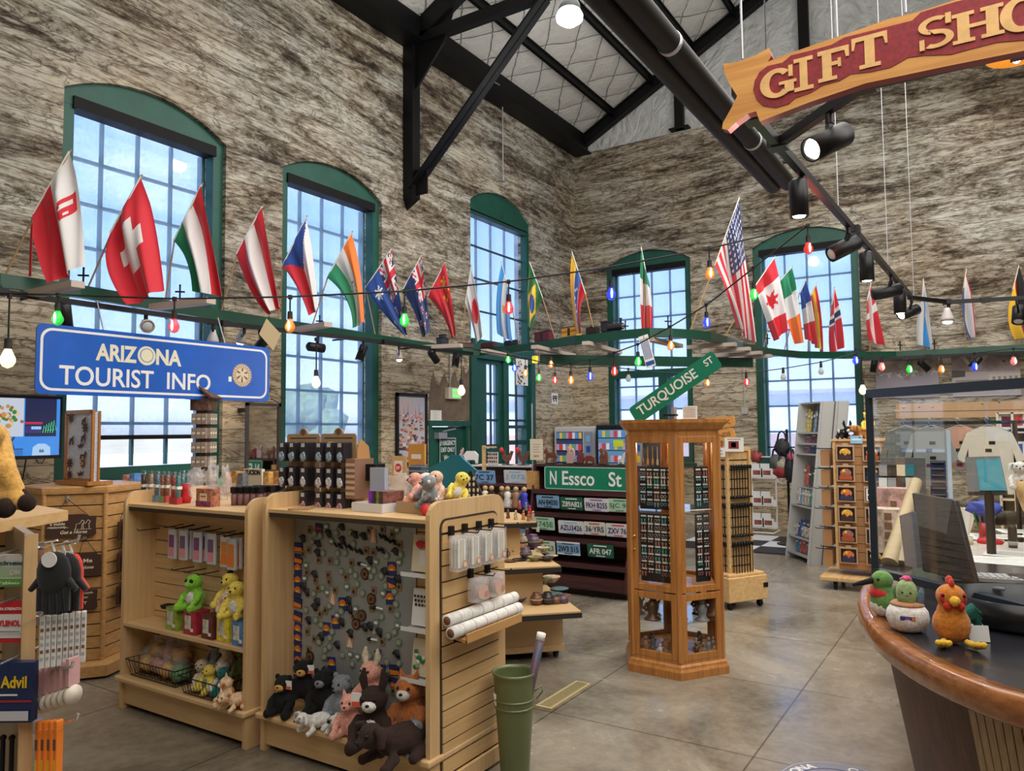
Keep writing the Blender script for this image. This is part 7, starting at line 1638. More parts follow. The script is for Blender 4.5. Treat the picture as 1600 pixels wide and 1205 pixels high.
animal(736,727,.26,8.4,'pig','white resting animal cut-out right of the coyote',mat('white_animal',(.62,.60,.60),.5))
animal(792,727,.19,8.9,'rooster','rust red rooster cut-out left of its twin',rustm)
animal(817,727,.19,8.9,'rooster','rust red hen cut-out with a pink neck, left of the sale sign',mat('rusty_hen',(.14,.05,.035),.6))
animal(861,731,.17,xr+.1,'horse','rust brown horse cut-out in front of the vending machine',rustm)
animal(889,731,.17,xr+.1,'squirrel','pinkish animal cut-out in the middle of the rack top',pinkm)
animal(905,731,.13,xr+.1,'squirrel','small dark red animal cut-out beside the pinkish one',mat('dark_red_animal',(.16,.03,.025),.6))
animal(921,731,.13,xr+.1,'pig','low dark rusty animal cut-out above the street sign',mat('dark_red_animal',(.16,.03,.025),.6))
animal(941,731,.15,xr+.1,'squirrel','rust red squirrel pair cut-out near the yellow note',rustm)
animal(971,731,.1,xr+.1,'coyote','small white cut-out at the right end of the rack top',mat('white_animal',(.62,.60,.60),.5))
def sale(k):k.tx('SALE',.5,.82,.09,red,.4);[k.rc(.2+.05*(i%2),.25+.12*i,.8-.06*(i%3),.28+.12*i,grey)for i in range(4)]
t=card('sale_sign','cream SALE sign on a thin pole behind the horse cut-out','sign',828,719,848,686,8.5,sale,cream,.006,'X')
m=MB(steel);p=PX(832,720,8.53);m.cyl((p.x,p.y,0),(p.x,p.y,p.z+.75),.01);m.build('sale_sign_pole',label='thin pale pole behind the SALE sign',cat='pole')
# ladder-like wooden blanket stand with patterned cloths
t=thing('blanket_stand','pale wooden peg stand with patterned black and white cloths','stand',PX(760,727,8.6));p=PX(755,727,8.6)
m=MB(pine);m.bx(p.x,p.x+.04,p.y-.02,p.y+.02,p.z-.1,p.z+.27);m.beam(p+Vector((0,0,.25)),p+Vector((0,-.22,.25)),.02,.02);m.build('post',t)
m=MB(mat('patterned_cloth',(.6,.58,.55),.8));m.bx(p.x+.03,p.x+.05,p.y-.22,p.y-.05,p.z-.0,p.z+.18)
for i in range(5):
 for j in range(3):m.prism([(-p.y+.06+.035*i,p.z+.03+.05*j),(-p.y+.075+.035*i,p.z+.05+.05*j),(-p.y+.06+.035*i,p.z+.07+.05*j),(-p.y+.045+.035*i,p.z+.05+.05*j)],(p.x+.028,0,0),NY,VZ,VX,.002,[black,red][(i+j)%4==0])
m.build('cloth',t)
# ------------------------------------------------------------------ vending machines by the far corner
def vending(label,x,y0,y1,h,side,glow,blue_):
 t=thing('vending_machine',label,'vending machine',(x,(y0+y1)/2,0));m=MB(mat('vend_'+str(blue_),side,.4));m.bx(x,x+.8,y0,y1,0,h);m.build('cabinet',t,bevel=.02)
 m=MB(mat('vend_frame',(.60,.60,.62),.4)if not blue_ else black);yc=y0+(y1-y0)*.28
 m.bx(x-.02,x,y0+.02,y1-.02,.3,h-.03);m.build('door',t)
 m=MB(mat('vend_inside%d'%blue_,(.02,.03,.08),.3,emit=(.05,.10,.25)if not blue_ else(.25,.6,.9),es=.25 if not blue_ else .35));m.bx(x-.025,x-.02,yc,y1-.06,.5,h-.1);m.build('lit_window',t)
 m=MB(black);r_=random.Random(int(x*7)+blue_)
 for j in range(6):
  z=.55+j*(h-.75)/5.2;m.bx(x-.03,x-.02,yc,y1-.06,z-.015,z)
  for i in range(8):
   y=lerp(yc+.05,y1-.1,i/7);m.box((x-.035,y,z+.07),(.02,.055,.12),mat('snack_%d'%((i*5+j*3)%6),[(.6,.05,.05),(.7,.7,.72),(.1,.25,.6),(.7,.5,.1),(.12,.35,.2),(.5,.3,.5)][(i*5+j*3)%6],.4,emit=[(.6,.05,.05),(.7,.7,.72),(.1,.25,.6),(.7,.5,.1),(.12,.35,.2),(.5,.3,.5)][(i*5+j*3)%6],es=.25))
 m.build('snack_shelves',t)
 m=MB(mat('vend_panel',(.30,.34,.42),.3));m.bx(x-.03,x-.02,y0+.04,yc-.03,.6,h-.1);
 for i,c in enumerate((sky_blue,blue,yellow,blue,white)):m.bx(x-.035,x-.03,y0+.09,yc-.08,h-.3-i*.2,h-.18-i*.2,c)
 m.build('button_panel',t)
vending('snack vending machine with a white frame beside the concrete corner',13.2,6.52,7.42,1.93,(.60,.60,.62),None,0)
vending('black drinks vending machine with a blue lit front, right of the snack machine',13.0,5.4,6.40,1.96,(.02,.02,.025),None,1)
p=PX(966,693,12.95);m=MB(mat('neon_note',(.75,.85,.03),.5));m.box(p,(.004,.2,.12));m.build('yellow_note',label='bright yellow note on the front of the drinks machine',cat='note')
# ------------------------------------------------------------------ tiered pottery table
tw=mat('table_maple',(.62,.42,.21),.45);edgeb=mat('table_black_edge',(.02,.018,.016),.5)
t=thing('tiered_table','three tiered maple display table on castors crowded with pottery','table',(5.5,3.95,0))
tx0,ty1=5.28,4.2
e1,e2=Vector((-.707,.707,0)),Vector((.707,.707,0))
def dbox(m,c,l1,l2,z0,z1,mm=None):m.prism([(0,0),(l1,0),(l1,l2),(0,l2)],(c.x,c.y,z0),e1,e2,VZ,z1-z0,mm)
def tier(q,l1,l2,z,name='tier_top'):
 m=MB(tw);dbox(m,q,l1,l2,z-.012,z);m2=q-(e1+e2)*.006;dbox(m,m2,l1+.012,l2+.012,z-.05,z-.012,edgeb);m.build(name,t)
q1=PZ(908,955,.46);q2=PZ(876,884,.76);q3=PZ(838,815,1.06)
tier(q1,1.35,1.15,.46);tier(q2,1.0,.85,.76);tier(q3,.95,.8,1.06)
b1=PZ(880,1018,.06)
m=MB(tw);dbox(m,b1,1.15,.95,.07,.42);dbox(m,b1-(e1+e2)*.01,1.17,.97,.07,.12,maple_y);m.build('base_box',t)
for za,zb,k in((.46,.71,.16),(.76,1.01,.16)):
 q=q2 if za<.5 else q3;m=MB(tw);dbox(m,q+e1*.12+e2*.12,.5 if za<.5 else .35,.5 if za<.5 else .3,za,zb);m.build('riser',t)
for x,y in((b1.x+.02,b1.y+.08),(b1.x-.6,b1.y+.75)):m=MB(black);m.lathe([(.03,-.012),(.03,.012)],(x,y,.03),axis=VY,n=12);m.bx(x-.012,x+.012,y-.02,y+.02,.03,.07);m.build('castor',t)
POT=[mat('pot_brown',(.16,.07,.04),.3,var=.5,scale=30),mat('pot_cream',(.55,.42,.28),.35,var=.4,scale=25),mat('pot_black',(.03,.025,.025),.25),mat('pot_purple',(.12,.07,.12),.3,var=.5,scale=20),mat('pot_olive',(.22,.22,.10),.35,var=.4,scale=25),mat('pot_teal',(.10,.20,.20),.35)]
pn=['brown','cream','black','purple brown','olive','blue green']
shapes={'jar':[(.3,0),(.5,.2),(.55,.45),(.42,.75),(.28,.82),(.33,.95),(.26,.95),(.2,.8)],'bowl':[(.3,0),(.34,.05),(.7,.4),(.75,.5),(.7,.5),(.3,.12),(0,.1)],'plate':[(.4,0),(.8,.12),(.82,.16),(.4,.06),(0,.05)],'mug':[(.4,0),(.42,.05),(.42,.9),(.37,.9),(.35,.1),(0,.1)],'box':[(.45,0),(.5,.05),(.5,.5),(.2,.6),(0,.62)]}
def pot(px_,py_,z,kind,ci,r,label,dx=0):
 p=PZ(px_,py_,z)+Vector((dx,0,0));m=MB(POT[ci]);m.lathe([(a*r,b*r)for a,b in shapes[kind]],p,n=16)
 if kind=='jar':m.lathe([(.553*r,.4*r),(.555*r,.46*r),(.553*r,.5*r)],p,n=16,m=POT[(ci+1)%6])
 if kind=='mug':m.tube([p+Vector((0,-.4*r,.75*r)),p+Vector((0,-.68*r,.6*r)),p+Vector((0,-.62*r,.3*r)),p+Vector((0,-.4*r,.25*r))],.05*r,n=6)
 m.build('pottery_'+kind if kind!='mug' else 'pottery_mug',label=label,cat='pottery',group='pottery on the tiered table')
PT=[(788,872,.76,'mug',2,.085),(797,878,.76,'plate',0,.075),(800,866,.76,'jar',0,.09),(812,876,.76,'plate',2,.08),(812,858,.76,'jar',1,.15),(822,873,.76,'jar',3,.10),(835,877,.76,'bowl',4,.08),(833,856,.76,'jar',3,.13),(846,874,.76,'plate',0,.08),(856,877,.76,'bowl',2,.075),(849,862,.76,'bowl',1,.08),(828,846,.76,'bowl',2,.1),(843,850,.76,'box',0,.08),(862,870,.76,'plate',1,.07),(788,940,.46,'box',2,.1),(800,945,.46,'box',0,.08),(812,941,.46,'bowl',3,.08),(826,936,.46,'box',2,.11),(838,945,.46,'jar',0,.1),(846,938,.46,'box',2,.1),(856,944,.46,'jar',2,.1),(868,943,.46,'box',0,.09),(880,942,.46,'box',3,.09),(833,918,.46,'bowl',5,.1),(848,912,.46,'bowl',4,.11),(862,910,.46,'bowl',1,.11),(874,922,.46,'plate',5,.1),(866,930,.46,'plate',5,.09),(820,915,.46,'jar',2,.13),(838,905,.46,'jar',4,.09),(880,932,.46,'plate',0,.08),(812,928,.46,'plate',2,.1)]
for i,(x,y,z,k,c,r)in enumerate(PT):
 pot(x,y,z,k,c,r,'%s pottery %s %s of the %s table tier, %s'%(pn[c],k,['at the left end','left of centre','near the middle','right of centre','at the right end'][min(4,int((x-782)/21))],'middle' if z>.6 else 'lowest','in front' if(y>868 if z>.6 else y>940)else 'at the back' if y<925 else 'halfway back'))
 # small dolls and figures on the top tier
SM=[(758,770,'straw haired',cream),(768,775,'dark',DBR),(784,770,'brown hatted',FM[0]),(793,776,'pale',WHT),(806,770,'brown robed',FM[2]),(819,772,'bright blue robed',mat('doll_blue',(.03,.04,.45),.5)),(800,790,'white and grey',FM[1]),(812,792,'red and grey',mat('doll_red',(.45,.06,.05),.5)),(822,794,'blue grey',FM[3]),(785,795,'small grey',FM[3]),(828,800,'red',red),(794,806,'domed brown',POT[0]),(806,808,'domed cream',POT[1]),(818,808,'orange',mat('clay_orange',(.55,.22,.08),.5)),(826,810,'tiny clay',FM[2]),(833,809,'pale tiny clay',POT[1])]
for i,(x,y,nm,mm)in enumerate(SM):
 p=PZ(x,min(812,y+22)if y<780 else y+4,1.062)if y>=790 else PX(x,y,6.6);h=.16 if y<780 else .09;
 if y<790:p.z=1.062;h=.24
 m=MB(mm);m.lathe([(.2*h,0),(.22*h,.1*h),(.13*h,.45*h),(.16*h,.6*h),(.06*h,.7*h)],p,n=9);m.ball(p+VZ*.8*h,.12*h,tan if i<9 else mm,8);m.tube([p+Vector((0,.14*h,.58*h)),p+Vector((-.05*h,.25*h,.4*h))],.04*h,n=5)
 m.build('clay_doll',label='%s doll %s on the top tier of the pottery table'%(nm,'tall at the back' if y<790 else 'low in front'),cat='figurine',group='dolls on the top tier')
for x,y in((825,815),(842,818),(788,822)):
 p=PZ(x,y,1.03)+Vector((-.02,0,-.05));m=MB(paper);m.box(p,(.002,.03,.045));m.build('price_tag',label='small white price tag hanging from the top tier edge, %s'%{825:'middle one',842:'nearest the plate rack',788:'nearest the gondola'}[x],cat='tag',group='price tags on the top tier')
 # ------------------------------------------------------------------ branding iron spinner
sp=Vector((8.1,2.42,0));spr=-.55
def rotm(c,a):return Matrix.Translation(c)@Matrix.Rotation(a,4,'Z')
t=thing('spinner_rack','square pine spinner rack on castors hung with black branding irons','spinner rack',sp)
Ms=rotm(sp,spr)
def nbm(M_,*mm):b=MB(*mm);b.M=M_;return b
m=nbm(Ms,pine);m.bx(-.26,.26,-.26,.26,.08,.33);m.bx(-.24,.24,-.24,.24,.33,.36);m.build('base_box',t,bevel=.008)
for x in(-.2,.2):
 for y in(-.2,.2):m=nbm(Ms,black);m.lathe([(.035,-.015),(.035,.015)],(x,y,.035),axis=VX,n=12);m.bx(x-.02,x+.02,y-.02,y+.02,.05,.08);m.build('castor',t)
m=nbm(Ms,pine);m.bx(-.14,.14,-.14,.14,.36,1.62)
for z in(.42,.52,.62,.72,.82,.92,1.02,1.12,1.22,1.32,1.42,1.52):
 for a in(-1,1):m.bx(-.142,.142,a*.142-.001,a*.142+.001,z,z+.012,dark);m.bx(a*.142-.001,a*.142+.001,-.142,.142,z,z+.012,dark)
m.build('core_panel',t)
m=nbm(Ms,pine);m.bx(-.16,.16,-.16,.16,1.62,1.66)
for x in(-1,1):
 for y in(-1,1):m.bx(x*.15-.015,x*.15+.015,y*.15-.015,y*.15+.015,.36,1.62)
m.build('corner_trim',t)
m=nbm(Ms,black);m.bx(.2,.265,-.262,-.258,.2,.25);m.build('maker_badge',t)
# irons
iron=None;k=0
for tier_,z in enumerate((1.48,1.08,.68)):
 for side in range(2):
  for i in range(7):
   for dpt_ in range(2 if side else 1):
    u=(i-3)*.037;off=.17+dpt_*.04
    loc=Ms@(Vector((-off,u,z))if side==0 else Vector((u,-off,z)))
    if iron is None:
     m=MB(black);m.cyl(loc,loc-VZ*.33,.005,n=6);m.lathe([(.008,0),(.015,-.01),(.015,-.035),(.006,-.045)],loc,n=8);m.lathe([(.004,-.32),(.017,-.33),(.017,-.345)],loc,n=8)
     iron=m.build('branding_iron',label='x',cat='branding iron',group='branding irons on the spinner');off0=iron.location-loc
     o=iron
    else:o=iron.copy();C.objects.link(o);o.location=loc+off0
    o['label']='branding iron, %s face of the spinner, %s tier, %s from the left%s'%(['left','right'][side],['top','middle','bottom'][tier_],ORD[i],' behind' if(side and dpt_==0)else '')
for i,(x,y,tx,an)in enumerate(((1124,662,'STEAK',.06),(1124,683,'BRANDS',.2))):
 p=PX(x,y-2,7.9);xd=NY*math.cos(an)+VZ*math.sin(an);yd=VZ*math.cos(an)-NY*math.sin(an)
 t=thing('wooden_sign','oval carved wooden sign reading %s on top of the branding iron rack'%tx,'sign',p);m=MB(mat('sign_oval_wood',(.66,.30,.07),.5))
 m.prism([(.17*math.cos(a*PI/12)*(1 if abs(math.cos(a*PI/12))<.9 else .97),.055*(1 if math.sin(a*PI/12)>.3 else-1 if math.sin(a*PI/12)<-.3 else math.sin(a*PI/12)/.3*.8))for a in range(24)],p,xd,yd,VX,.02);m.build('sign_board',t)
 m=MB(brown);m.text(tx,p-VX*.001,xd,yd,.045,brown,width=.24,bold=.01);m.build('lettering',t)
p=PX(1128,690,8.0);m=MB(oak);m.cyl((8.0,p.y,1.66),(8.0,p.y,1.92),.012);m.build('sign_post',label='thin wooden post carrying the STEAK and BRANDS signs',cat='post')
def pc1(k):k.rc(.2,.25,.75,.8,mat('photo_maroon',(.25,.04,.03),.5));k.rc(.35,.35,.6,.7,orange);k.rc(.15,.08,.85,.16,grey)
card('photo_card','white card with a dark red picture on top of the branding iron rack','card',1132,706,1162,684,7.85,pc1,white,.006,'X')
def pc2(k):k.tx('Branding Irons',.5,.68,.14,black,.7);k.tx('$39.95 Each',.5,.32,.16,black,.6)
card('price_card','small white price card with two lines of writing on the branding iron rack','card',1111,714,1133,700,7.8,pc2,white,.006,'X')
# ------------------------------------------------------------------ grey tapering bookcase
bz=PZ(1262,882,0);zt_b=2.22
A0,A1,A2=PZ(1229,868,0),PZ(1263,882,0),PZ(1306,884,0);A3=A0+(A2-A1)
T0,T1,T2=PX(1250,632,A0.x-.12),PX(1284,627,A1.x+.03),PX(1327,625,A2.x+.03)
T0.z=T1.z=T2.z=zt_b;T3=T0+(T2-T1)+Vector((.2,0,0));A3=A3+Vector((.2,.0,0))
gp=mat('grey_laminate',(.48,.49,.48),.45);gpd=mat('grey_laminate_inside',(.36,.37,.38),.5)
t=thing('pyramid_bookcase','tall tapering grey bookcase standing in front of the fifth window','bookcase',(A1+A2)/2)
def quad_slab(m,a,b,c,d,th,mm=None):
 n=(b-a).cross(d-a).normalized()*th;m.add([a,b,c,d,a+n,b+n,c+n,d+n],[(0,1,2,3),(7,6,5,4),(0,4,5,1),(1,5,6,2),(2,6,7,3),(3,7,4,0)],mm)
m=MB(gp);quad_slab(m,A1,A2,T2,T1,-.02);
md=(A1+A2)/2;mt=(T1+T2)/2;m.beam(md.lerp(mt,.0),md.lerp(mt,1.0),.006,.046,dark);m.build('side_panel',t)
m=MB(gp);quad_slab(m,A2,A3,T3,T2,-.02);m.build('side_panel',t);m=MB(gp);quad_slab(m,T0,T1,T2,T3,-.02);m.build('top_panel',t)
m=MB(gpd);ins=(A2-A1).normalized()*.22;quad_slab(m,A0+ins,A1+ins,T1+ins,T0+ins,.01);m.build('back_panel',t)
m=MB(gp);quad_slab(m,A0,A0+ins,T0+ins,T0,.02);m.build('side_panel',t)
def bl(s,u,e=0):
 return A0.lerp(T0,s).lerp(A1.lerp(T1,s),u)+ins*e
m=MB(gp)
for u in(0,1):a,b=bl(0,u),bl(1,u);m.beam(a,b,.03,.03)
m.build('front_stile',t)
shs=[.0,.06,.20,.30,.53,.70,.76,.83]
for s in(.03,.135,.335,.665,.73,.80):
 m=MB(gp);quad_slab(m,bl(s,0),bl(s,1),bl(s,1,1),bl(s,0,1),.012);quad_slab(m,bl(s,0),bl(s,1),bl(s+.012,1),bl(s+.012,0),.005);m.build('shelf',t)
bc_=[(.05,.12,.3),(.55,.5,.4),(.1,.3,.5),(.6,.15,.1),(.15,.35,.25),(.65,.6,.5),(.25,.12,.08),(.7,.55,.15),(.3,.45,.55),(.08,.08,.1),(.5,.2,.3)]
bnm=['dark blue','beige','mid blue','red','green','cream','brown','yellow','pale blue','black','plum']
rb=random.Random(11);seen={}
for s,hh,n,rows_ in((.80,.155,7,1),(.73,.06,3,1),(.665,.06,3,1),(.45,.14,4,1),(.335,.155,6,2),(.135,.12,5,2),(.03,.09,5,1)):
 if s==.45:
  m=MB(gp);quad_slab(m,bl(.45,0,.4),bl(.45,1,.4),bl(.45,1,1),bl(.45,0,1),.01);m.build('shelf',t)
 for r in range(rows_):
  for i in range(n):
   u=(i+.5)/n*.84+.08;ci=rb.randrange(11);e=.3+.35*(1-r)if rows_==2 else .5
   if s==.45:e=.65
   p=bl(s+.013,u,e);h=hh*2.2*rb.uniform(.75,1)*(1 if r==0 or rows_==1 else .7);dd=(A1-A0).normalized()
   m=MB(mat('cover_%d'%ci,bc_[ci],.45,var=.5,scale=22));w_=.40/n*1.15
   R=Matrix((dd,ins.normalized(),VZ)).transposed()@Matrix.Rotation(-.12,3,'X');m.box(p+VZ*h/2,(w_,.018,h),R=R);m.box(p+VZ*h*.75-ins.normalized()*.02,(w_*.7,.004,h*.12),white,R=R)
   lab='%s book, %s shelf of the grey bookcase, %s from the left%s'%(bnm[ci],{.80:'top',.73:'second',.665:'third',.45:'fourth',.335:'fifth',.135:'sixth',.03:'lowest'}[s],ORD[i],', %s row'%['back','front'][r]if rows_==2 else '')
   m.build('book',label=lab,cat='book',group='books in the grey bookcase')
   # ------------------------------------------------------------------ patch spinner in wood
pw_=mat('patch_rack_wood',(.40,.21,.09),.5);pc=Vector((9.75,1.20,0))
t=thing('patch_rack','wooden slat rack on castors hung with framed patches','display rack',pc)
m=MB(pw_);xf=9.55;yA,yB=PX(1303,750,xf).y,PX(1303,750,xf).y-.84;zt_p=1.70
slats(m,yB,yA,.22,zt_p,.10,'Y',xf,.012,pw_,True);m.bx(xf-.0,xf+.4,yB,yA,.22,zt_p);m.bx(xf-.03,xf+.43,yB-.02,yA+.02,zt_p,zt_p+.025,pine);m.bx(xf-.02,xf,yB,yB+.03,.22,zt_p,pine);m.bx(xf-.02,xf,yA-.03,yA,.22,zt_p,pine);m.build('slat_body',t)
m=MB(pine);m.bx(xf-.2,xf+.5,yB-.1,yA+.16,.10,.15);m.build('base_board',t,bevel=.01)
for x,y in((xf-.12,yA),(xf-.12,yB),(xf+.4,yA)):m=MB(black);m.lathe([(.04,-.015),(.04,.015)],(x,y,.04),axis=VY,n=12);m.bx(x-.02,x+.02,y-.02,y+.02,.05,.1);m.build('castor',t)
pcs=[('sunset',(.75,.35,.05)),('desert',(.6,.2,.04)),('dusk',(.35,.12,.10)),('night',(.06,.05,.12)),('canyon',(.65,.16,.04)),('gold',(.7,.45,.1))]
for r in range(6):
 for c in range(3):
  y=yA-.14-c*.285;z=1.56-r*.235;p=Vector((xf-.05,y,z))
  nm,cc_=pcs[(r*2+c)%6]
  special=(c==1 and r==2)
  t=thing('framed_patch',('black and white HOME lettered patch in the third row of the patch rack' if special else '%s coloured framed patch, %s row, %s column of the patch rack'%(nm,ORD[r],['left','middle','right'][c])),'patch',p-VZ*.09,'framed patches on the wooden rack')
  m=MB(mat('patch_card',(.46,.30,.18),.6));m.box(p,(.02,.2,.19));m.box(p+VZ*.10,(.012,.06,.03));m.build('card_frame',t,bevel=.008)
  m=MB(black);m.box(p-VX*.011,(.004,.165,.15))
  if special:
   m.box(p-VX*.013,(.002,.15,.14),white)
   for ch,dy,dz in(('H',.035,.035),('O',-.035,.035),('M',.035,-.035),('E',-.035,-.035)):m.text(ch,p+Vector((-.0145,dy,dz)),NY,VZ,.05,black,bold=.04)
  else:
   m.ball(p-VX*.012+VZ*.01,(.004,.065,.05),mat('patch_'+nm,cc_,.6,var=.4,scale=20),12)
   m.prism([(-.07,-.07),(.07,-.07),(.07,-.03),(.03,-.0),(0,-.03),(-.03,.01),(-.07,-.03)],p-VX*.017,NY,VZ,VX,.001,[mat('patch_dark',(.05,.02,.02),.7),mat('patch_rust',(.4,.08,.02),.7),mat('patch_night',(.03,.03,.08),.7)][(r+c)%3]);m.ball(p-VX*.017+Vector((0,[.02,-.03,0][c],.03)),(.002,.018,.018),yellow,8)
  m.build('patch',t)
for r in range(6):
 for i in range(5):
  z=1.56-r*.235;x=xf+.05+i*.06
  m=MB(pw_);y=yA+.1;m.box((x,y,z-.06),(.012,.10,.19));m.build('patch_card',label='brown carded patch seen edge on, %s row, %s from the front of the rack side'%(ORD[r],ORD[i]),cat='patch',group='edge-on patches on the rack side')
 m=MB(black);m.tube([(xf+.02,yA,z+.05),(xf+.02,yA+.22,z+.05),(xf+.02,yA+.23,z+.065)],.005,n=5);m.tube([(xf+.2,yA,z+.05),(xf+.2,yA+.2,z+.05),(xf+.2,yA+.21,z+.065)],.005,n=5);m.build('peg_hook',label='black peg in the %s row of the patch rack side'%ORD[r],cat='hook',group='pegs of the patch rack side')
ps=lambda x,y:PX(x,y,xf+.12)
def pz(x,dz=0):p=ps(x,690);p.z=zt_p+.026+dz;return p
plush('black and white long eared toy lying on the patch rack',pz(1317),.24,A+.6,BLK,'lie',muzzle=WHT,ear='long',spots=WHT)
plush('golden brown toy lying on the patch rack',pz(1345),.26,A-.4,pm('amber',(.45,.18,.03)),'lie',ear='floppy')
plush('yellow maned toy on top of the brown one',pz(1358,.1),.22,A,YEL,'sit',muzzle=GLD,ear='round')
m=MB(sky_blue);p=PX(1338,687,xf-.03);m.box(p,(.004,.13,.09));m.box(p-VX*.003,(.002,.1,.02),white);m.build('blue_label',label='light blue printed label on the top edge of the patch rack',cat='label')
# ------------------------------------------------------------------ white wire postcard rack and handbags
xw=13.9;t=thing('wire_rack','white wire postcard rack against the far wall below the window','rack',PX(1195,828,xw)*1.0)
yl,yr_=PX(1175,740,xw).y,PX(1212,740,xw).y
m=MB(white)
for y in(yl,yr_):m.tube([(xw,y,.06),(xw,y,1.35)],.014,n=6);m.tube([(xw-.25,y,.03),(xw+.2,y,.03)],.014,n=6)
m.tube([(xw,yl,1.35),(xw,yr_,1.35)],.014,n=6);m.tube([(xw-.25,yl,.03),(xw-.25,yr_,.03)],.014,n=6);m.build('wire_frame',t)
for i,y in enumerate((738,781,815)):
 z=PX(1190,y,xw).z;m=MB(white);m.bx(xw-.12,xw,yr_-.02,yl+.02,z-.1,z-.09);m.bx(xw-.13,xw-.12,yr_-.02,yl+.02,z-.1,z+.02);m.build('tray',t)
 for j in range(2):
  p=Vector((xw-.135,lerp(yl-.12,yr_+.12,j),z));m=MB(white);m.box(p,(.006,.2,.15));m.box(p-VX*.004,(.003,.13,.08),mat('card_maroon',(.30,.08,.06),.6,var=.4,scale=12));m.box(p+Vector((.03,.04,.11)),(.004,.16,.1));m.build('postcard_pack',label='white postcard pack with a dark red picture, %s tray, %s'%(['top','middle','bottom'][i],['left','right'][j]),cat='postcards',group='postcard packs on the white rack')
m=MB(mat('bow_maroon',(.35,.06,.05),.5));m.ball(PX(1180,714,xw),(.05,.12,.1),bumpy=1,n=12);m.build('red_bow',label='dark red bow on top of the white wire rack',cat='bow')
xg=12.6;t=thing('bag_rack','black upright rack hung with handbags beside the grey bookcase','rack',(xg,PX(1232,790,xg).y,0));p=PX(1230,700,xg);m=MB(black);m.cyl((xg,p.y,0),(xg,p.y,p.z+.3),.02);m.cyl((xg,p.y,0),(xg,p.y,.03),.2);m.bx(xg-.02,xg+.02,p.y-.3,p.y+.3,p.z-.0,p.z+.02);m.build('rack_post',t)
BG=[((1222,700),.24,.3,(.03,.03,.035),'black handbag with long handles at the top of the bag rack'),((1213,722),.2,.26,(.12,.13,.12),'dark green grey drawstring bag on the left of the bag rack'),((1224,728),.22,.24,(.45,.42,.32),'cream and green bag in the middle of the bag rack'),((1222,738),.28,.2,(.30,.03,.03),'dark red backpack with white straps on the bag rack'),((1236,715),.15,.16,(.6,.12,.2),'small pink bag at the right of the bag rack'),((1234,735),.16,.4,(.02,.02,.025),'long black bag hanging at the right of the bag rack')]
for i,(q,w_,h,c,lb)in enumerate(BG):
 p=PX(q[0],q[1],xg-.12-.03*i);t=thing('handbag',lb,'bag',p-VZ*h/2,'bags on the rack');m=MB(mat('bag_%d'%i,c,.6,var=.3,scale=12));m.ball(p,(.07,w_/2,h/2),n=12,bumpy=.25,seed=i);m.build('bag_body',t)
 m=MB(white if i==3 else black);s_=-1 if i==3 else 1
 for dx in(-.03,.03):m.tube([p+Vector((dx,w_*.3,s_*h*.35)),p+Vector((dx,w_*.2,s_*h*.75)),p+Vector((dx,0,s_*h*.9)),p+Vector((dx,-w_*.2,s_*h*.75)),p+Vector((dx,-w_*.3,s_*h*.35))],.008,n=5)
 m.build('strap',t)
 # ------------------------------------------------------------------ curved reception counter
zc=1.02
ev=[(1375,893),(1350,908),(1341,925),(1340,945),(1352,968),(1372,988),(1400,1010),(1440,1033),(1490,1056),(1545,1077),(1600,1093),(1680,1112)]
E_=[PZ(*q,zc)for q in ev]
def smooth(P,n=3):
 for _ in range(n):
  Q=[P[0]]
  for a,b in zip(P[:-1],P[1:]):Q+=[a.lerp(b,.25),a.lerp(b,.75)]
  P=Q+[P[-1]]
 return P
E_=smooth(E_,2)
E_.append(E_[-1]+(E_[-1]-E_[-8]).normalized()*1.2)
innr=offset(E_,.0)
t=thing('reception_counter','curved reception counter with thick wooden rim and dark inset top','counter',(4.2,.1,0))
far=[Vector((5.6,-1.6,zc)),Vector((5.6,.45,zc))]
poly=[(p.x,p.y)for p in E_]
back=[(5.4,-1.3),(5.5,.45),(5.1,.62)]
sgn_=1
def off2(d):return offset(E_,d*sgn_)
# choose the offset direction that points to the inside of the desk
c_in=Vector((4.9,-.4,zc));
if(off2(.1)[20]-c_in).length>(E_[20]-c_in).length:sgn_=-1
m=MB(counter_edge)
prof=[(0.0,-.015),(-.006,-.035),(0.0,-.085),(.02,-.1),(.10,-.1),(.10,.0),(.02,.004),(.006,0)]
rows__=[off2(d)for d,_ in prof];n=len(E_)
vs=[];
for r_,(d,z)in zip(rows__,prof):vs+=[Vector((p.x,p.y,zc+z))for p in r_]
fs=[]
for k in range(len(prof)):
 j=(k+1)%len(prof)
 for i in range(n-1):fs.append((k*n+i,j*n+i,j*n+i+1,k*n+i+1))
m.add(vs,fs,smooth=True);m.build('wooden_rim',t)
m=MB(mat('counter_top_dark',(.02,.02,.026),.18));inn=off2(.06)
m.prism([(p.x,p.y)for p in inn]+back,(0,0,zc-.03),VX,VY,VZ,.031);m.build('top_panel',t)
m=MB(walnut);bo=off2(.10);low=off2(.26);vs=[Vector((p.x,p.y,zc-.1))for p in bo]+[Vector((p.x,p.y,0))for p in low];fs=[(i,i+1,n+i+1,n+i)for i in range(n-1)];m.add(vs,fs,smooth=True);m.build('front_panel',t)
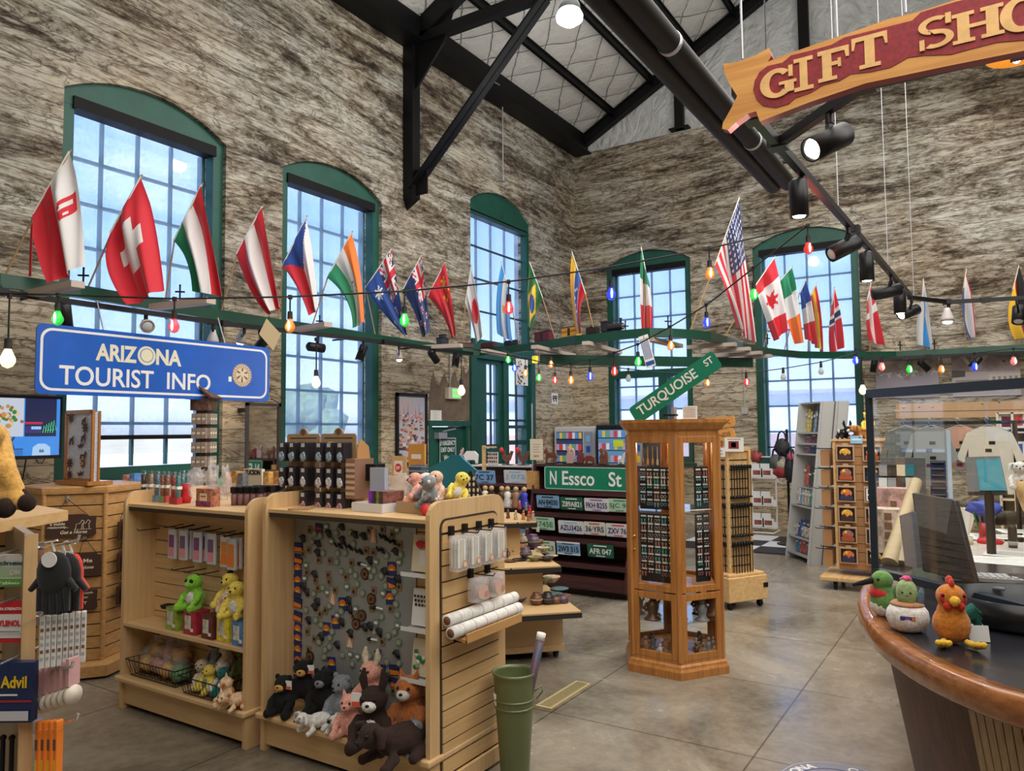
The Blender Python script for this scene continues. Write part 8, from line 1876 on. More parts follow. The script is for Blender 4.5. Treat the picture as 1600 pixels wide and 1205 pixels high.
# tambour slats on the nearer stretch
m=MB(mat('tambour_wood',(.40,.28,.15),.5,col2=(.28,.18,.09),scale=9,stretch=(8,8,.6)))
tot=0;L_acc=[0]
for a,b in zip(E_[:-1],E_[1:]):tot+=(b-a).length;L_acc.append(tot)
def at_len(s,path):
 for i in range(len(L_acc)-1):
  if L_acc[i]<=s<=L_acc[i+1]:u=(s-L_acc[i])/(L_acc[i+1]-L_acc[i]+1e-9);return path[i].lerp(path[i+1],u)
 return path[-1]
bo2,lo2=off2(.088),off2(.248)
s0=None
for i,p in enumerate(E_):
 if proj(p)[0]>1462 and proj(p)[1]>1000:s0=L_acc[i];break
s=s0
while s<tot-.05:
 a,b=at_len(s,bo2),at_len(s,lo2);a=Vector((a.x,a.y,zc-.1));b=Vector((b.x,b.y,.0));a2,b2=at_len(s+.034,bo2),at_len(s+.034,lo2);a2=Vector((a2.x,a2.y,zc-.1));b2=Vector((b2.x,b2.y,0))
 quad_slab(m,a,a2,b2,b,.014);s+=.040
m.build('tambour_front',t)
# plush trio on the counter
def hum(t,nb,hd):
 m=nb(BLK);m.tube([hd+Vector((.17,0,0)),hd+Vector((.42,0,-.06)),hd+Vector((.62,0,-.10))],[.07,.055,.03]);m.build('beak',t)
 m=nb(pm('crimson',(.60,.02,.02)));m.ball((.08,0,.47),(.21,.23,.13));m.build('red_throat',t)
 m=nb(WHT);m.ball((.03,0,.22),(.25,.26,.24));m.build('white_belly',t)
 m=nb(pm('leaf',(.10,.22,.05)));m.ball((-.25,.22,.5),(.12,.26,.22),R=Matrix.Rotation(.4,3,'X'));m.build('wing',t)
def bird_body(label,p,h,rz,body,headc,extra,name='plush_toy'):
 t=thing(name,label,'plush toy',p,'plush toys');M_=Matrix.Translation(p)@Matrix.Rotation(rz,4,'Z')@Matrix.Scale(h,4)
 def nb(*mm):b=MB(*mm);b.M=M_;return b
 hd=Vector((.02,0,.74));m=nb(body);m.ball((0,0,.3),(.27,.28,.3),n=18);m.ball((.01,0,.52),(.2,.21,.16),n=14);m.ball(hd,(.22,.22,.2),n=16);o=m.build('body',t)
 r=o.modifiers.new('r','REMESH');r.mode='VOXEL';r.voxel_size=h*.025;r.use_smooth_shade=True
 extra(t,nb,hd)
 for s in(-1,1):m=nb(black);m.ball(hd+Vector((.15,s*.15,.04)),.03,n=8);m.build('eye',t)
 return t
camdir=lambda p:math.atan2(-p.y,-p.x)
p=PZ(1382,962,zc+.002);bird_body('green hummingbird toy with red throat and long black beak, left on the counter',p,.21,camdir(p)-1.15,pm('hummer',(.12,.26,.06)),None,hum)
# cactus in a pot toy
p=PZ(1419,985,zc+.002);rz=camdir(p);h=.225;t=thing('plush_toy','smiling green cactus toy in a round white pot, middle of the counter trio','plush toy',p,'plush toys');M_=Matrix.Translation(p)@Matrix.Rotation(rz,4,'Z')@Matrix.Scale(h,4)
m=nbm(M_,WHT);m.lathe([(.2,0),(.3,.06),(.36,.22),(.34,.36),(.27,.46),(.2,.47)],(0,0,0),n=28);m.build('pot',t)
m=nbm(M_,pm('caramel',(.45,.22,.10)));m.lathe([(.2,.47),(.275,.455),(.28,.48),(.24,.52),(.0,.53)],(0,0,0),n=28);m.lathe([(.30,.065),(.312,.075),(.30,.09)],(0,0,0),n=28);m.build('brown_trim',t)
m=nbm(M_,pm('mint',(.30,.42,.18)));m.ball((0,0,.66),(.18,.18,.27),n=18);m.build('body',t)
m=nbm(M_,pm('slate',(.12,.20,.26)));m.ball((.05,.22,.60),(.05,.06,.2),n=10,R=Matrix.Rotation(-.15,3,'X'));m.build('cactus_arm',t)
m=nbm(M_,pm('hot_pink',(.75,.08,.25)));m.ball((0,0,.92),(.09,.09,.06),n=10,bumpy=.8);m.build('flower',t)
m=nbm(M_,black);m.ball((.165,.06,.70),.018,n=8);m.ball((.165,-.07,.70),.018,n=8);m.tube([(.182,.02,.655),(.185,-.0,.645),(.182,-.02,.655)],.005,n=5);m.build('face',t)
m=nbm(M_,navy);m.box((.345,0,.28),(.01,.24,.07),R=Matrix.Rotation(0,3,'Z'));m.box((.351,.09,.28),(.004,.05,.05),orange);m.box((.351,-.0,.28),(.004,.09,.045),purple);m.box((.351,-.08,.28),(.004,.04,.04),blue);m.build('woven_label',t)
# rooster toy
p=PZ(1488,1005,zc+.002)
def roost(t,nb,hd):
 m=nb(pm('beak_yellow',(.80,.45,.03)));m.ball(hd+Vector((.22,0,-.03)),(.10,.08,.08));m.build('beak',t)
 rr=pm('comb_red',(.60,.03,.01));m=nb(rr)
 for i in range(4):m.ball(hd+Vector((.08-.07*i,0,.22+.03*(1.5-abs(i-1.5)))),(.06,.04,.08))
 m.build('comb',t);m=nb(rr)
 for s in(-1,1):m.ball(hd+Vector((.17,s*.09,-.12)),(.05,.07,.07));m.ball(hd+Vector((.13,s*.15,.0)),(.04,.05,.09))
 m.build('wattle',t)
 m=nb(pm('tail_green',(.01,.09,.07)))
 for i in range(4):m.tube([(-.18,.18,.35),(-.3,.4,.5-.04*i),(-.28,.5,.42-.1*i)],[.09,.09,.03])
 m.build('tail',t)
 for s in(-1,1):
  m=nb(pm('foot_yellow',(.82,.50,.03)));m.tube([(.18,s*.16,.07),(.36,s*.24,.06)],[.05,.06])
  for k in(-1,0,1):m.tube([(.34,s*.24,.06),(.46,s*.24+k*.07,.10)],[.055,.05]);m.ball((.47,s*.24+k*.075,.11),.05,n=8)
  m.build('foot',t)
bird_body('orange rooster toy with yellow feet, right of the counter trio',p,.24,camdir(p)+.25,pm('rooster_orange',(.60,.20,.02)),None,roost)
p=PZ(1532,1003,zc+.004);t=thing('care_card','folded white printed card lying beside the rooster toy','card',p);m=MB(white);M_=rotm(p,camdir(p)+.4);m.M=M_;m.prism([(-.035,0),(.035,0),(.035,.08),(-.035,.08)],(0,0,0),VY,Vector((-.75,0,.66)),VX,.002);m.prism([(-.035,0),(.035,0),(.035,.06),(-.035,.06)],(0.0,0,0),VY,Vector((-.2,0,.98)),VX,.002);m.build('card_fold',t)
m=MB(grey);m.M=M_
for i in range(4):m.prism([(-.025,.02+.012*i),(.02,.02+.012*i),(.02,.024+.012*i),(-.025,.024+.012*i)],(.003,0,0),VY,Vector((-.75,0,.66)),VX,.001)
m.build('printed_lines',t)
p=PZ(1600,985,zc+.002);m=MB(mat('black_tray',(.010,.010,.012),.3));m.lathe([(.0,0),(.22,0),(.24,.02),(.25,.12),(.245,.12),(.235,.02),(.21,.008),(0,.008)],p+Vector((.12,.0,0)),n=40);m.build('round_tray',label='large round black tray on the counter behind the rooster toy',cat='tray')
# ------------------------------------------------------------------ glass guard on the counter
gl_,gr_=PZ(1368,894,1.08),PZ(1600,951,1.08);gd=(gr_-gl_).normalized();gr_=gl_+gd*1.9;gnn=Vector((-gd.y,gd.x,0))*-1
gz0,gz1=1.07,2.035
t=thing('glass_guard','tall glass guard screen in a dark steel frame along the counter','screen',Vector((gl_.x,gl_.y,zc)))
gst=mat('guard_steel',(.025,.04,.06),.35,.3)
m=MB(gst);m.beam(gl_+VZ*(zc-1.08),Vector((gl_.x,gl_.y,gz1)),.035,.035);m.build('post',t);m=MB(gst);m.beam(Vector((gr_.x,gr_.y,zc)),Vector((gr_.x,gr_.y,gz1)),.035,.035);m.build('post',t)
m=MB(gst);m.beam(Vector((gl_.x,gl_.y,gz1)),Vector((gr_.x,gr_.y,gz1)),.04,.045);m.build('top_rail',t)
m=MB(gst);m.beam(Vector((gl_.x,gl_.y,1.085)),Vector((gr_.x,gr_.y,1.085)),.05,.035);m.build('bottom_rail',t)
m=MB(guard_glass);m.quad(Vector((gl_.x,gl_.y,1.1)),Vector((gr_.x,gr_.y,1.1)),Vector((gr_.x,gr_.y,gz1-.02)),Vector((gl_.x,gl_.y,gz1-.02)));m.build('glass_pane',t)
m=MB(steel)
for x,y in((1412,637),(1436,636),(1561,628),(1535,631)):m.ball(PX(x,y,4.2 if x<1500 else 4.0),.005,n=6)
m.build('rivet',t)
# ------------------------------------------------------------------ inner work desk with its clutter
zd2=.93
dk=[PZ(1600,912,zd2),PZ(1375,880,zd2),PZ(1385,800,zd2),PZ(1600,792,zd2)]
t=thing('work_desk','white topped work desk behind the glass guard','desk',(dk[1]+dk[3])/2*Vector((1,1,0))if False else Vector(((dk[1].x+dk[3].x)/2,(dk[1].y+dk[3].y)/2,0)))
m=MB(mat('desk_white',(.66,.62,.57),.3,var=.12,scale=6));px0=5.0;m.bx(5.02,7.3,-2.2,.52,zd2-.03,zd2);m.build('desk_top',t)
m=MB(walnut);m.bx(5.1,7.2,-2.1,.45,0,zd2-.03);m.build('desk_body',t)
# monitor seen from behind
mdv=lambda x,y,X:PX(x,y,X)
a,b,c_,d_=PX(1424,770,4.95),PX(1490,781,4.62),PX(1523,912,4.5),PX(1441,893,4.85)
t=thing('computer_monitor','dark grey computer monitor seen from behind the glass guard','monitor',(c_+d_)/2)
mm_=mat('monitor_back',(.035,.033,.036),.4)
m=MB(mm_);quad_slab(m,a,b,c_,d_,.03);m.build('monitor_back',t,bevel=.008)
m=MB(mat('monitor_grey',(.10,.10,.105),.4));quad_slab(m,a.lerp(d_,.02)-_f*.02,a.lerp(b,.92)-_f*.02,a.lerp(b,.62).lerp(d_.lerp(c_,.6),.45)-_f*.03,a.lerp(d_,.42)-_f*.02,.02);m.build('back_bulge',t)
m=MB(black)
for i in range(5):quad_slab(m,a.lerp(d_,.55+i*.09)-_f*.003,b.lerp(c_,.55+i*.09)-_f*.003,b.lerp(c_,.565+i*.09)-_f*.003,a.lerp(d_,.565+i*.09)-_f*.003,.003)
m.build('vent_slot',t)
m=MB(mat('stand_silver',(.35,.37,.42),.35,.4));q=[PX(1405,806,4.75),PX(1424,800,4.7),PX(1433,888,4.7),PX(1414,884,4.75)];quad_slab(m,*q,.04);m.build('stand',t)
bx_thing('keyboard','pale keyboard lying at the foot of the monitor','keyboard',PZ(1533,905,zd2+.1),(.16,.36,.02),mat('kb_beige',(.45,.42,.40),.5),[('keys',(0,-.15+.033*i,.022),(.13,.024,.006),grey)for i in range(10)],rz=.2)
t=thing('desk_riser','low dark stand holding up the monitor','stand',Vector((4.75,.05,zd2)));m=MB(black);m.bx(4.4,5.02,-.5,.42,zd2,zd2+.06);m.build('stand_top',t);m=MB(black);m.bx(4.42,5.0,-.48,.40,zc+.002,zd2+.0)if zd2>zc else m.bx(4.6,4.9,-.3,.3,zd2,zd2+.05);m.build('stand_foot',t)
# clutter on the desk
def at(x,y,z=zd2):return PZ(x,y,z)
def cyl_thing(name,label,cat,p,r,h,mm,n=16,group=None,hollow=False):
 m=MB(mm);m.lathe([(r,0),(r,h)]+([(r*.85,h),(r*.85,.01),(0,.01)]if hollow else[]),p,n=n);return m.build(name,label=label,cat=cat,group=group)
p=at(1540,846);cyl_thing('pen_cup','red pen cup on the work desk','cup',p,.045,.15,mat('cup_red',(.45,.03,.03),.4),hollow=True)
for i,c in enumerate(((.8,.6,.04),(.05,.12,.45),(.05,.12,.45),(.5,.5,.5),(.05,.3,.1))):
 m=MB(mat('pen_%d'%i,c,.4));q=p+Vector(((i%2)*.02,(i-2)*.014,.02));m.cyl(q,q+Vector((.01,(i-2)*.03,.27)),.008,n=6);m.build('pen',label=['yellow pen leaning left in the red cup','blue pen left of centre in the red cup','blue pen in the middle of the red cup','grey pen right of centre in the red cup','green pen leaning right in the red cup'][i],cat='pen',group='pens in the red cup')
m=MB(mat('blue_bow',(.05,.10,.5),.5));m.ball(p+VZ*.26,(.04,.10,.06),bumpy=1.2,n=12);m.build('blue_ribbon',label='blue ribbon bow tied on the pens in the red cup',cat='ribbon')
p=at(1583,856);m=MB(black);m.lathe([(.03,0),(.032,.08),(.03,.15),(.02,.17)],p,n=14);m.lathe([(.033,.02),(.034,.05)],p,n=14,m=grey);m.build('stamp',label='black rubber stamp standing on the papers',cat='stamp')
p=at(1540,848);m=MB(red);m.ball(p+Vector((-.05,-.03,.02)),(.06,.09,.03),n=10,bumpy=.4);m.build('red_clip',label='red cloth item lying at the foot of the pen cup',cat='cloth')
for i,(x,y,w_,d_2,rz,lb)in enumerate(((1560,880,.5,.7,.2,'large white printed sheet spread on the work desk'),(1590,868,.3,.4,-.1,'white sheet under the black stamp'),(1560,840,.3,.5,.1,'white paper stack behind the pen cup'),(1590,832,.25,.3,.3,'white paper at the far right of the work desk'),(1505,842,.2,.2,.1,'small white card stack left of the pen cup'))):
 p=at(x,y);m=MB(paper);m.box(p+VZ*(.003+.002*i),(w_,d_2,.004),rz=rz)
 R=Matrix.Rotation(rz,3,'Z')
 for k in range(6):m.box(p+R@Vector(((k-2.5)*w_/8,0,.0062+.002*i)),(.006,d_2*.7,.001),grey,rz=rz)
 m.build('paper_sheet',label=lb,cat='paper')
for i in range(7):
 p=at(1497+i*3.2,838);m=MB([white,paper,cream][i%3]);m.box(p+Vector((0,0,.12)),(.01,.05,.24),R=Matrix.Rotation(-.25+i*.09,3,'X'));m.build('brochure',label='%s white brochure from the left in the fan behind the monitor'%ORD[i],cat='brochure',group='fan of brochures')
p=at(1480,846);cyl_thing('tape_roll','white tape dispenser left of the pen cup','tape',at(1507,850),.06,.05,cream)
for i,(x,y,c,lb)in enumerate(((1392,812,(.55,.42,.34),'stack of pale boxes with round labels at the left of the desk'),(1400,785,(.45,.25,.22),'pinkish packets heaped at the left of the desk'),(1412,768,(.5,.45,.4),'white and pink packets behind the monitor'))):
 p=at(x,y+50);bx_thing('packet_stack',lb,'packets',p,(.2,.26,.32+.08*i),mat('stack_%d'%i,c,.5,var=.5,scale=14),[('round_label',(-.102,0,.06+.07*k),(.003,.05,.05),brown)for k in range(4)])
p=PX(1420,790,5.3);t=thing('wooden_tube','pale brown tapering tubes leaning behind the monitor','tube',p);m=MB(mat('tube_kraft',(.50,.38,.22),.5));m.tube([PX(1390,880,5.1),PX(1432,752,5.6)],[.05,.035],n=14);m.build('tube_body',t);m=MB(mat('tube_kraft2',(.40,.32,.20),.5));m.tube([PX(1408,885,5.15),PX(1412,832,5.3)],[.07,.05],n=14);m.build('tube_body',t)
# teal tablet screen
a,b,c_,d_=PX(1519,717,6.9),PX(1556,716,6.9),PX(1566,765,6.5),PX(1524,765,6.5)
t=thing('tablet_screen','tilted screen glowing teal behind the desk','monitor',(c_+d_)/2);m=MB(black);q=(d_-a).normalized()*.03;w__=(b-a).normalized()*.03;quad_slab(m,a-q-w__*1.6,b-q+w__,c_+q+w__,d_+q-w__*1.6,.03);m.build('bezel',t)
m=MB(mat('teal_glow',(.0,.06,.08),.6,emit=(.0,.16,.19),es=.8,spec=.2));quad_slab(m,a-_f*.05,b-_f*.05,c_-_f*.05,d_-_f*.05,.002);m.build('screen_picture',t)
m=MB(black);m.cyl((c_+d_)/2,Vector((c_.x,(c_.y+d_.y)/2,zd2)),.03);m.build('stand',t)
# dark shelf of goods at the far side of the desk and black bags
for i,(x,y,s_,lb)in enumerate(((1575,782,(.12,.35,.10),'black bag lying behind the white papers'),(1560,800,(.1,.3,.07),'dark bag strap heap behind the pen cup'),(1586,800,(.1,.2,.06),'long dark object beside the black bag'))):
 p=at(x,y+20);m=MB(mat('bag_dark',(.03,.03,.02),.6,var=.5,scale=15));m.ball(p+VZ*s_[2],s_,n=14,bumpy=.4,seed=i);m.build('dark_bag',label=lb,cat='bag')
 # garment rail, shirts, louvre screen, white cubby shelves
xr2=8.4
t=thing('garment_rail','black garment rail with hanging shirts beyond the glass guard','clothes rail',(xr2,-.2,0));m=MB(black);a,b=PX(1408,668,xr2),PX(1640,652,xr2);z=(a.z+b.z)/2;m.beam(Vector((xr2,a.y,z)),Vector((xr2,b.y,z)),.035,.03)
for x in(1455,1587):q=PX(x,700,xr2);m.bx(xr2-.02,xr2+.02,q.y-.02,q.y+.02,0,z)
m.build('rail_frame',t)
nsh=[0]
def shirt(px_,py_,w_,h,c,lb,prt=True):
 p=PX(px_,py_,xr2-.02);nsh[0]+=1;t=thing('hanging_shirt',lb,'shirt',Vector((p.x,p.y,z-h)),'shirts on the rail')
 m=MB(steel);top=Vector((p.x,p.y,z));m.tube([top+VZ*.03,top+VZ*.05+VY*.02,top+VZ*.02+VY*.03,top-VZ*.02,top+Vector((0,.16,-.08))],.004,n=5);m.tube([top-VZ*.02,top+Vector((0,-.16,-.08))],.004,n=5);m.build('hanger',t)
 m=MB(mat('shirt_'+lb.split()[0],c,.8,bump=.3,scale=6));W=w_/2;o=top-VZ*.04
 o=o-VX*.07*(nsh[0]%4)
 m.prism([(-W*.3,0),(W*.3,0),(W,-.06),(W*1.5,-.3),(W*1.15,-.34),(W*.95,-.2),(W*.95,-h),(-W*.95,-h),(-W*.95,-.2),(-W*1.15,-.34),(-W*1.5,-.3),(-W,-.06)],o-VX*.03,NY,VZ,VX,.06);m.build('garment',t,bevel=.015)
 if prt:
  m=MB(black)
  for k in range(4):m.box(o+Vector((-.032,.03*(k%2)-.02,-.15-.07*k)),(.002,.05,.03),black if k<3 else maroon)
  m.build('shirt_print',t)
shirt(1546,690,.36,.62,(.68,.62,.50),'cream short sleeved shirt with a small print, right of the reflection')
shirt(1416,700,.3,.55,(.16,.18,.17),'greyish shirt at the left end of the rail')
shirt(1456,695,.3,.55,(.28,.29,.27),'grey patterned shirt with a dark collar in the middle of the rail')
shirt(1500,690,.34,.4,(.55,.30,.22),'red patterned shirt with star shapes on the rail')
m=MB(mat('peach_board',(.62,.38,.20),.5));a,b=PX(1400,652,XB-.5),PX(1640,638,XB-.5);m.bx(XB-.5,XB-.42,b.y,a.y,b.z-.12,b.z+.12);
m.bx(XB-.502,XB-.5,b.y,a.y,b.z-.02,b.z-.01,brown);m.build('wooden_valance',label='long peach coloured wooden board behind the hanging shirts',cat='board')
a,b=PX(1453,720,7.6),PX(1480,782,7.6);t=thing('louvre_screen','dark louvred panel standing behind the monitor','panel',(7.6,(a.y+b.y)/2,0));m=MB(navy);m.bx(7.6,7.63,b.y,a.y,0,a.z)
m.build('panel_frame',t);m=MB(black)
for i in range(12):z_=lerp(b.z-.3,a.z-.02,i/11);m.box((7.58,(a.y+b.y)/2,z_),(.04,a.y-b.y-.02,.012),R=Matrix.Rotation(.5,3,'Y'))
m.build('louvre_slat',t)
a,b=PX(1480,718,7.4),PX(1489,780,7.4);m=MB(mat('pale_blue_post',(.40,.50,.62),.4));m.bx(7.4,7.45,b.y,a.y,0,a.z+.25);m.build('pale_post',label='pale blue grey upright post right of the louvred panel',cat='post')
xc=9.4;a,b=PX(1558,645,xc),PX(1660,780,xc);t=thing('cubby_shelf','white cubby shelf unit with small framed cards behind the shirts','shelf unit',(xc,(a.y+b.y)/2,0));m=MB(cream);m.bx(xc+.35,xc+.37,b.y,a.y,0,a.z)
for f_ in(0,.25,.5,.75,1):y=lerp(a.y,b.y,f_);m.bx(xc,xc+.37,y-.012,y+.012,0,a.z)
m.build('side_panel',t)
for z_ in(.4,.75,1.1,1.45,1.8,a.z):m=MB(cream);m.bx(xc,xc+.37,b.y,a.y,z_-.015,z_);m.build('shelf',t)
for i,(x,y)in enumerate(((1573,662),(1590,660),(1577,705),(1570,745),(1592,750),(1590,705))):
 p=PX(x,y,xc+.05);bx_thing('framed_card','%s small framed card on the white cubby shelf'%['dark red','striped red','leaning grey','brown','tiny white','blue'][i],'frame',p-VZ*.06,(.02,.13,.16),white,[('picture',(-.011,0,.08),(.002,.09,.11),[maroon,red,grey,brown,cream,blue][i])],group='framed cards on the cubby shelf')
p=PX(1594,742,6.0);plush('small black and white spotted toy hanging at the right edge behind the desk',p-VZ*.1,.2,A,WHT,'sit',spots=BLK,ear='floppy')
m=MB(pine);p=PX(1600,775,6.0);m.lathe([(.06,0),(.09,.1),(.1,.2)],p-VZ*.1-VY*.05,n=16,m=pine);m.build('wooden_cup',label='wooden tapered cup at the right edge of the desk',cat='cup')
# blurred goods seen through the guard at left: rack of white tags and jewellery
for i in range(16):
 x,y=1380+(i%4)*14,735+(i//4)*20;p=PX(x,y,7.93);m=MB([grey,dark,cream,teal,white][i%5]);m.box(p,(.04,.07,.1));m.build('small_package',label='%s small package in the dim rack beyond the guard, %s row, %s'%(['grey','dark','cream','teal','white'][i%5],ORD[i//4],['far left','left','right','far right'][i%4]),cat='package',group='packages beyond the guard')
m=MB(mat('dim_rack',(.10,.10,.10),.6));a,b=PX(1376,715,7.98),PX(1450,830,7.98);m.bx(7.95,8.0,b.y,a.y,0,a.z);m.build('dim_rack',label='dark rack board holding small packages beyond the left of the guard',cat='rack')
for i,(x,y,c,s_,lb)in enumerate(((1500,815,cream,(.08,.12,.1),'cream box behind the fan of brochures'),(1553,815,black,(.05,.16,.05),'black stapler beside the pen cup'),(1570,820,grey,(.06,.1,.08),'grey calculator near the black bag'),(1597,846,black,(.04,.1,.03),'small black clip at the right of the stamp'),(1512,826,tan,(.05,.1,.06),'tan card holder left of the pens'),(1487,822,mat('dim_rose',(.4,.2,.2),.5),(.08,.08,.14),'dusty rose box just right of the monitor'))):
 bx_thing('desk_item',lb,'desk item',at(x,y),s_,c)
m=MB(grey);p=PZ(1568,905,zc+.07);m.tube([PZ(1535,917,1.12),PZ(1570,921,1.12)],.009,n=6);m.build('blue_pen',label='blue and silver pen lying on the guard ledge',cat='pen')
m=MB(black);m.ball(PZ(1600,915,zd2+.09)+Vector((.1,0,0)),(.14,.16,.04));m.build('black_mouse',label='dark rounded device at the right edge behind the guard',cat='device')
# ------------------------------------------------------------------ near left medicine display
zt3=1.50
PU,PV=PD(54,900,2.9),PD(19,900,3.35);PU.z=PV.z=0
t=thing('medicine_display','near maple display with hanging medicine packs and a jutting top board','display shelf',PU)
m=MB(mat('panel_taupe',(.34,.29,.24),.55));pdn=(PV-PU).normalized();prp=Vector((-pdn.y,pdn.x,0))
m.prism([(0,0),(PV-PU).length and((PV-PU).length,0),((PV-PU).length,zt3-.03),(0,zt3-.03)],PU,pdn,VZ,prp,.03);m.build('end_panel',t)
m=MB(maple);m.beam(PU+prp*.015,PU+prp*.015+VZ*(zt3-.03),.045,.02,up=(pdn.x,pdn.y,0));m.build('edge_trim',t)
T_=[PZ(0,815,zt3),PZ(107,798,zt3),PZ(62,790,zt3),PZ(-60,786,zt3+.0),PZ(-90,832,zt3)]
m=MB(maple_x);m.prism([(p.x,p.y)for p in T_],(0,0,zt3-.045),VX,VY,VZ,.045);m.build('top_board',t,bevel=.004)
SV=PD(-120,900,3.2);SV.z=0;sd=(SV-PV).normalized();sn=Vector((-sd.y,sd.x,0))
if sn.dot(PV-E0)>0:sn=-sn
m=MB(maple_x)
for i in range(15):a=PV+VZ*(.08+i*.092);m.prism([(0,0),(1.0,0),(1.0,.082),(0,.082)],a,sd,VZ,sn,.012)
m.prism([(0,0),(1.0,0),(1.0,1.44),(0,1.44)],PV,sd,VZ,sn,.002,dark);m.build('slat_panel',t)
def pack(name,label,cat,x0,y0,x1,y1,d,col,draw):
 a,b=PD(x0,y1,d),PD(x1,y0,d);w_=(Vector((b.x,b.y,0))-Vector((a.x,a.y,0))).length;h=b.z-a.z;rt=Vector((_r2.x,_r2.y,0)).normalized();nn=Vector((-_f.x,-_f.y,0)).normalized()
 t=thing(name,label,cat,(a+b)/2-VZ*h/2);m=MB(col);m.prism([(0,0),(w_,0),(w_,h),(0,h)],a,rt,VZ,-nn,.035);m.build('box_body',t,bevel=.003)
 m=MB(white);k=0
 def rc(u0,v0,u1,v1,mm):m.prism([(u0*w_,v0*h),(u1*w_,v0*h),(u1*w_,v1*h),(u0*w_,v1*h)],a+nn*(.001+.0006*len(m.f)/50),rt,VZ,nn,.0006,mm)
 def tx(s,u,v,hh,mm,wd=None,shear=0):m.text(s,a+rt*u*w_+VZ*v*h+nn*.004,rt,VZ,hh*h,mm,width=wd*w_ if wd else None,bold=.025,shear=shear)
 draw(rc,tx);m.build('print',t)
 m=MB(steel);c=a+rt*w_*.5+VZ*(h+.01);m.tube([c+nn*.05,c-nn*.3],.004,n=6);m.build('peg',t);return t
lime=mat('pack_lime',(.12,.45,.05),.4)
def muc(rc,tx):rc(0,0,1,.25,lime);rc(0,.3,1,.62,mat('pack_pale_green',(.45,.62,.42),.4));tx('Mucinex',.5,.76,.14,mat('pack_greentext',(.02,.12,.1),.4),.85);tx('DM',.75,.45,.16,white,.2);tx('2 Tablets',.55,.12,.1,white,.6)
pack('medicine_pack','white and green cold medicine pack, topmost on the near display','medicine',-30,868,42,917,2.95,white,muc)
def tyl(rc,tx):rc(.12,.12,.92,.72,white);tx('TYLENOL',.52,.5,.15,red,.62);tx('EXTRA STRENGTH',.5,.86,.07,white,.7);rc(.2,.28,.85,.32,grey)
pack('medicine_pack','red and white pain relief pack, in the middle of the near display','medicine',-20,943,42,1005,2.9,red,tyl)
def adv(rc,tx):tx('Advil',.62,.68,.2,yellow,.55);rc(.0,.34,1,.38,mat('pack_maroon',(.35,.03,.05),.4));rc(.1,.45,.7,.48,white);tx('Advil',.75,.12,.09,yellow,.3);rc(.2,.04,.95,.2,mat('pack_pill',(.6,.6,.65),.3));tx('Advil',.75,.12,.09,navy,.3)
pack('medicine_pack','navy pain relief pack with large yellow lettering, lowest on the near display','medicine',-25,1037,48,1130,2.8,mat('pack_navy',(.012,.03,.11),.35),adv)
# hooks with gloves, white packets, pink rolls and orange sticks on the outside of that display
rt_=Vector((_r2.x,_r2.y,0)).normalized()
def sidehook(y0,y1,x1,lb):
 a,b=PD(60,y0,2.95),PD(x1,y1,2.75);m=MB(chrome);m.tube([a,b,b+VZ*.02+rt_*.005],.006,n=7);m.box(a,(.03,.03,.05));m.build('peg_hook',label=lb,cat='hook');return a,b
sidehook(858,845,122,'long chrome peg carrying the dark gloves');sidehook(966,957,70,'short chrome peg over the white packets');sidehook(1048,1042,112,'chrome peg carrying the pink rolls');sidehook(1135,1124,120,'lowest chrome peg over the orange sticks')
for i,(x,c,lb)in enumerate(((84,(.012,.012,.014),'black glove pair with a round white tag, nearest of the gloves'),(100,(.012,.012,.014),'black glove pair in the middle of the gloves'),(112,(.62,.04,.02),'bright red glove pair at the outer end of the peg'))):
 p=PD(x,905,2.76+.09*i);t=thing('glove_pair',lb,'gloves',p-VZ*.12,'gloves on the peg');M_=Matrix.Translation(p)@Matrix.Rotation(YAW,4,'Z')
 m=nbm(M_,mat('knit_%d'%(i//2),c,.9,bump=.3,scale=80,sheen=.2));w_=.055 if i<2 else .035
 for s in(-1,1):
  m.ball((0,s*.01,.02),(.025,w_,.08),n=12)
  for k in range(4):m.tube([(0,(k-1.5)*w_*.45+s*.01,-.03),(.0,(k-1.5)*w_*.5+s*.01,-.115-.012*(k in(1,2)))],[.014,.010],n=7)
  m.tube([(0,s*w_*.9,.0),(0,s*(w_+.03),-.04)],[.014,.010],n=7)
 m.build('knit_glove',t)
 m=nbm(M_,white);m.lathe([(.028,0),(.028,.003)],(-.03,.0,.075),axis=(-1,0,0),n=20,smooth=False)if i==0 else m.box((-.02,0,.09),(.003,.03,.04));m.tube([(-.0,0,.1),(-.0,.01,.135),(0,-.01,.14)],.005,n=5);m.build('tag',t)
for i in range(8):
 x=66+i*9.2;p=PD(x,1003-i*1.2,2.78+.012*i);t=thing('tall_packet','%s tall white packet from the left under the gloves'%ORD[i],'packet',p-VZ*.09,'white packets under the gloves');M_=Matrix.Translation(p)@Matrix.Rotation(YAW+.45,4,'Z')
 m=nbm(M_,mat('packet_white',(.62,.61,.58),.35));m.box((0,0,0),(.03,.017,.19));m.build('packet_body',t,bevel=.003);m=nbm(M_,grey)
 for k in range(6):m.box((-.0155,0,.07-.026*k),(.001,.010,.012),[grey,brown,grey][k%3])
 m.build('print',t)
for i in range(6):
 x=66+i*9.5;p=PD(x,1083-i*3,2.9-.02*i);t=thing('pink_roll','%s pink topped white roll from the left on its peg'%ORD[i],'roll',p-VZ*.1,'pink and white rolls');M_=Matrix.Translation(p)@Matrix.Rotation(YAW-.3,4,'Z')
 m=nbm(M_,mat('pale_pink',(.62,.36,.36),.4));m.box((0,0,.045),(.05,.014,.1));m.build('header_card',t);m=nbm(M_,mat('ivory',(.70,.62,.52),.35));m.lathe([(.036,-.010),(.036,.010)],(0,0,-.04),axis=VY,n=22);m.build('roll_body',t)
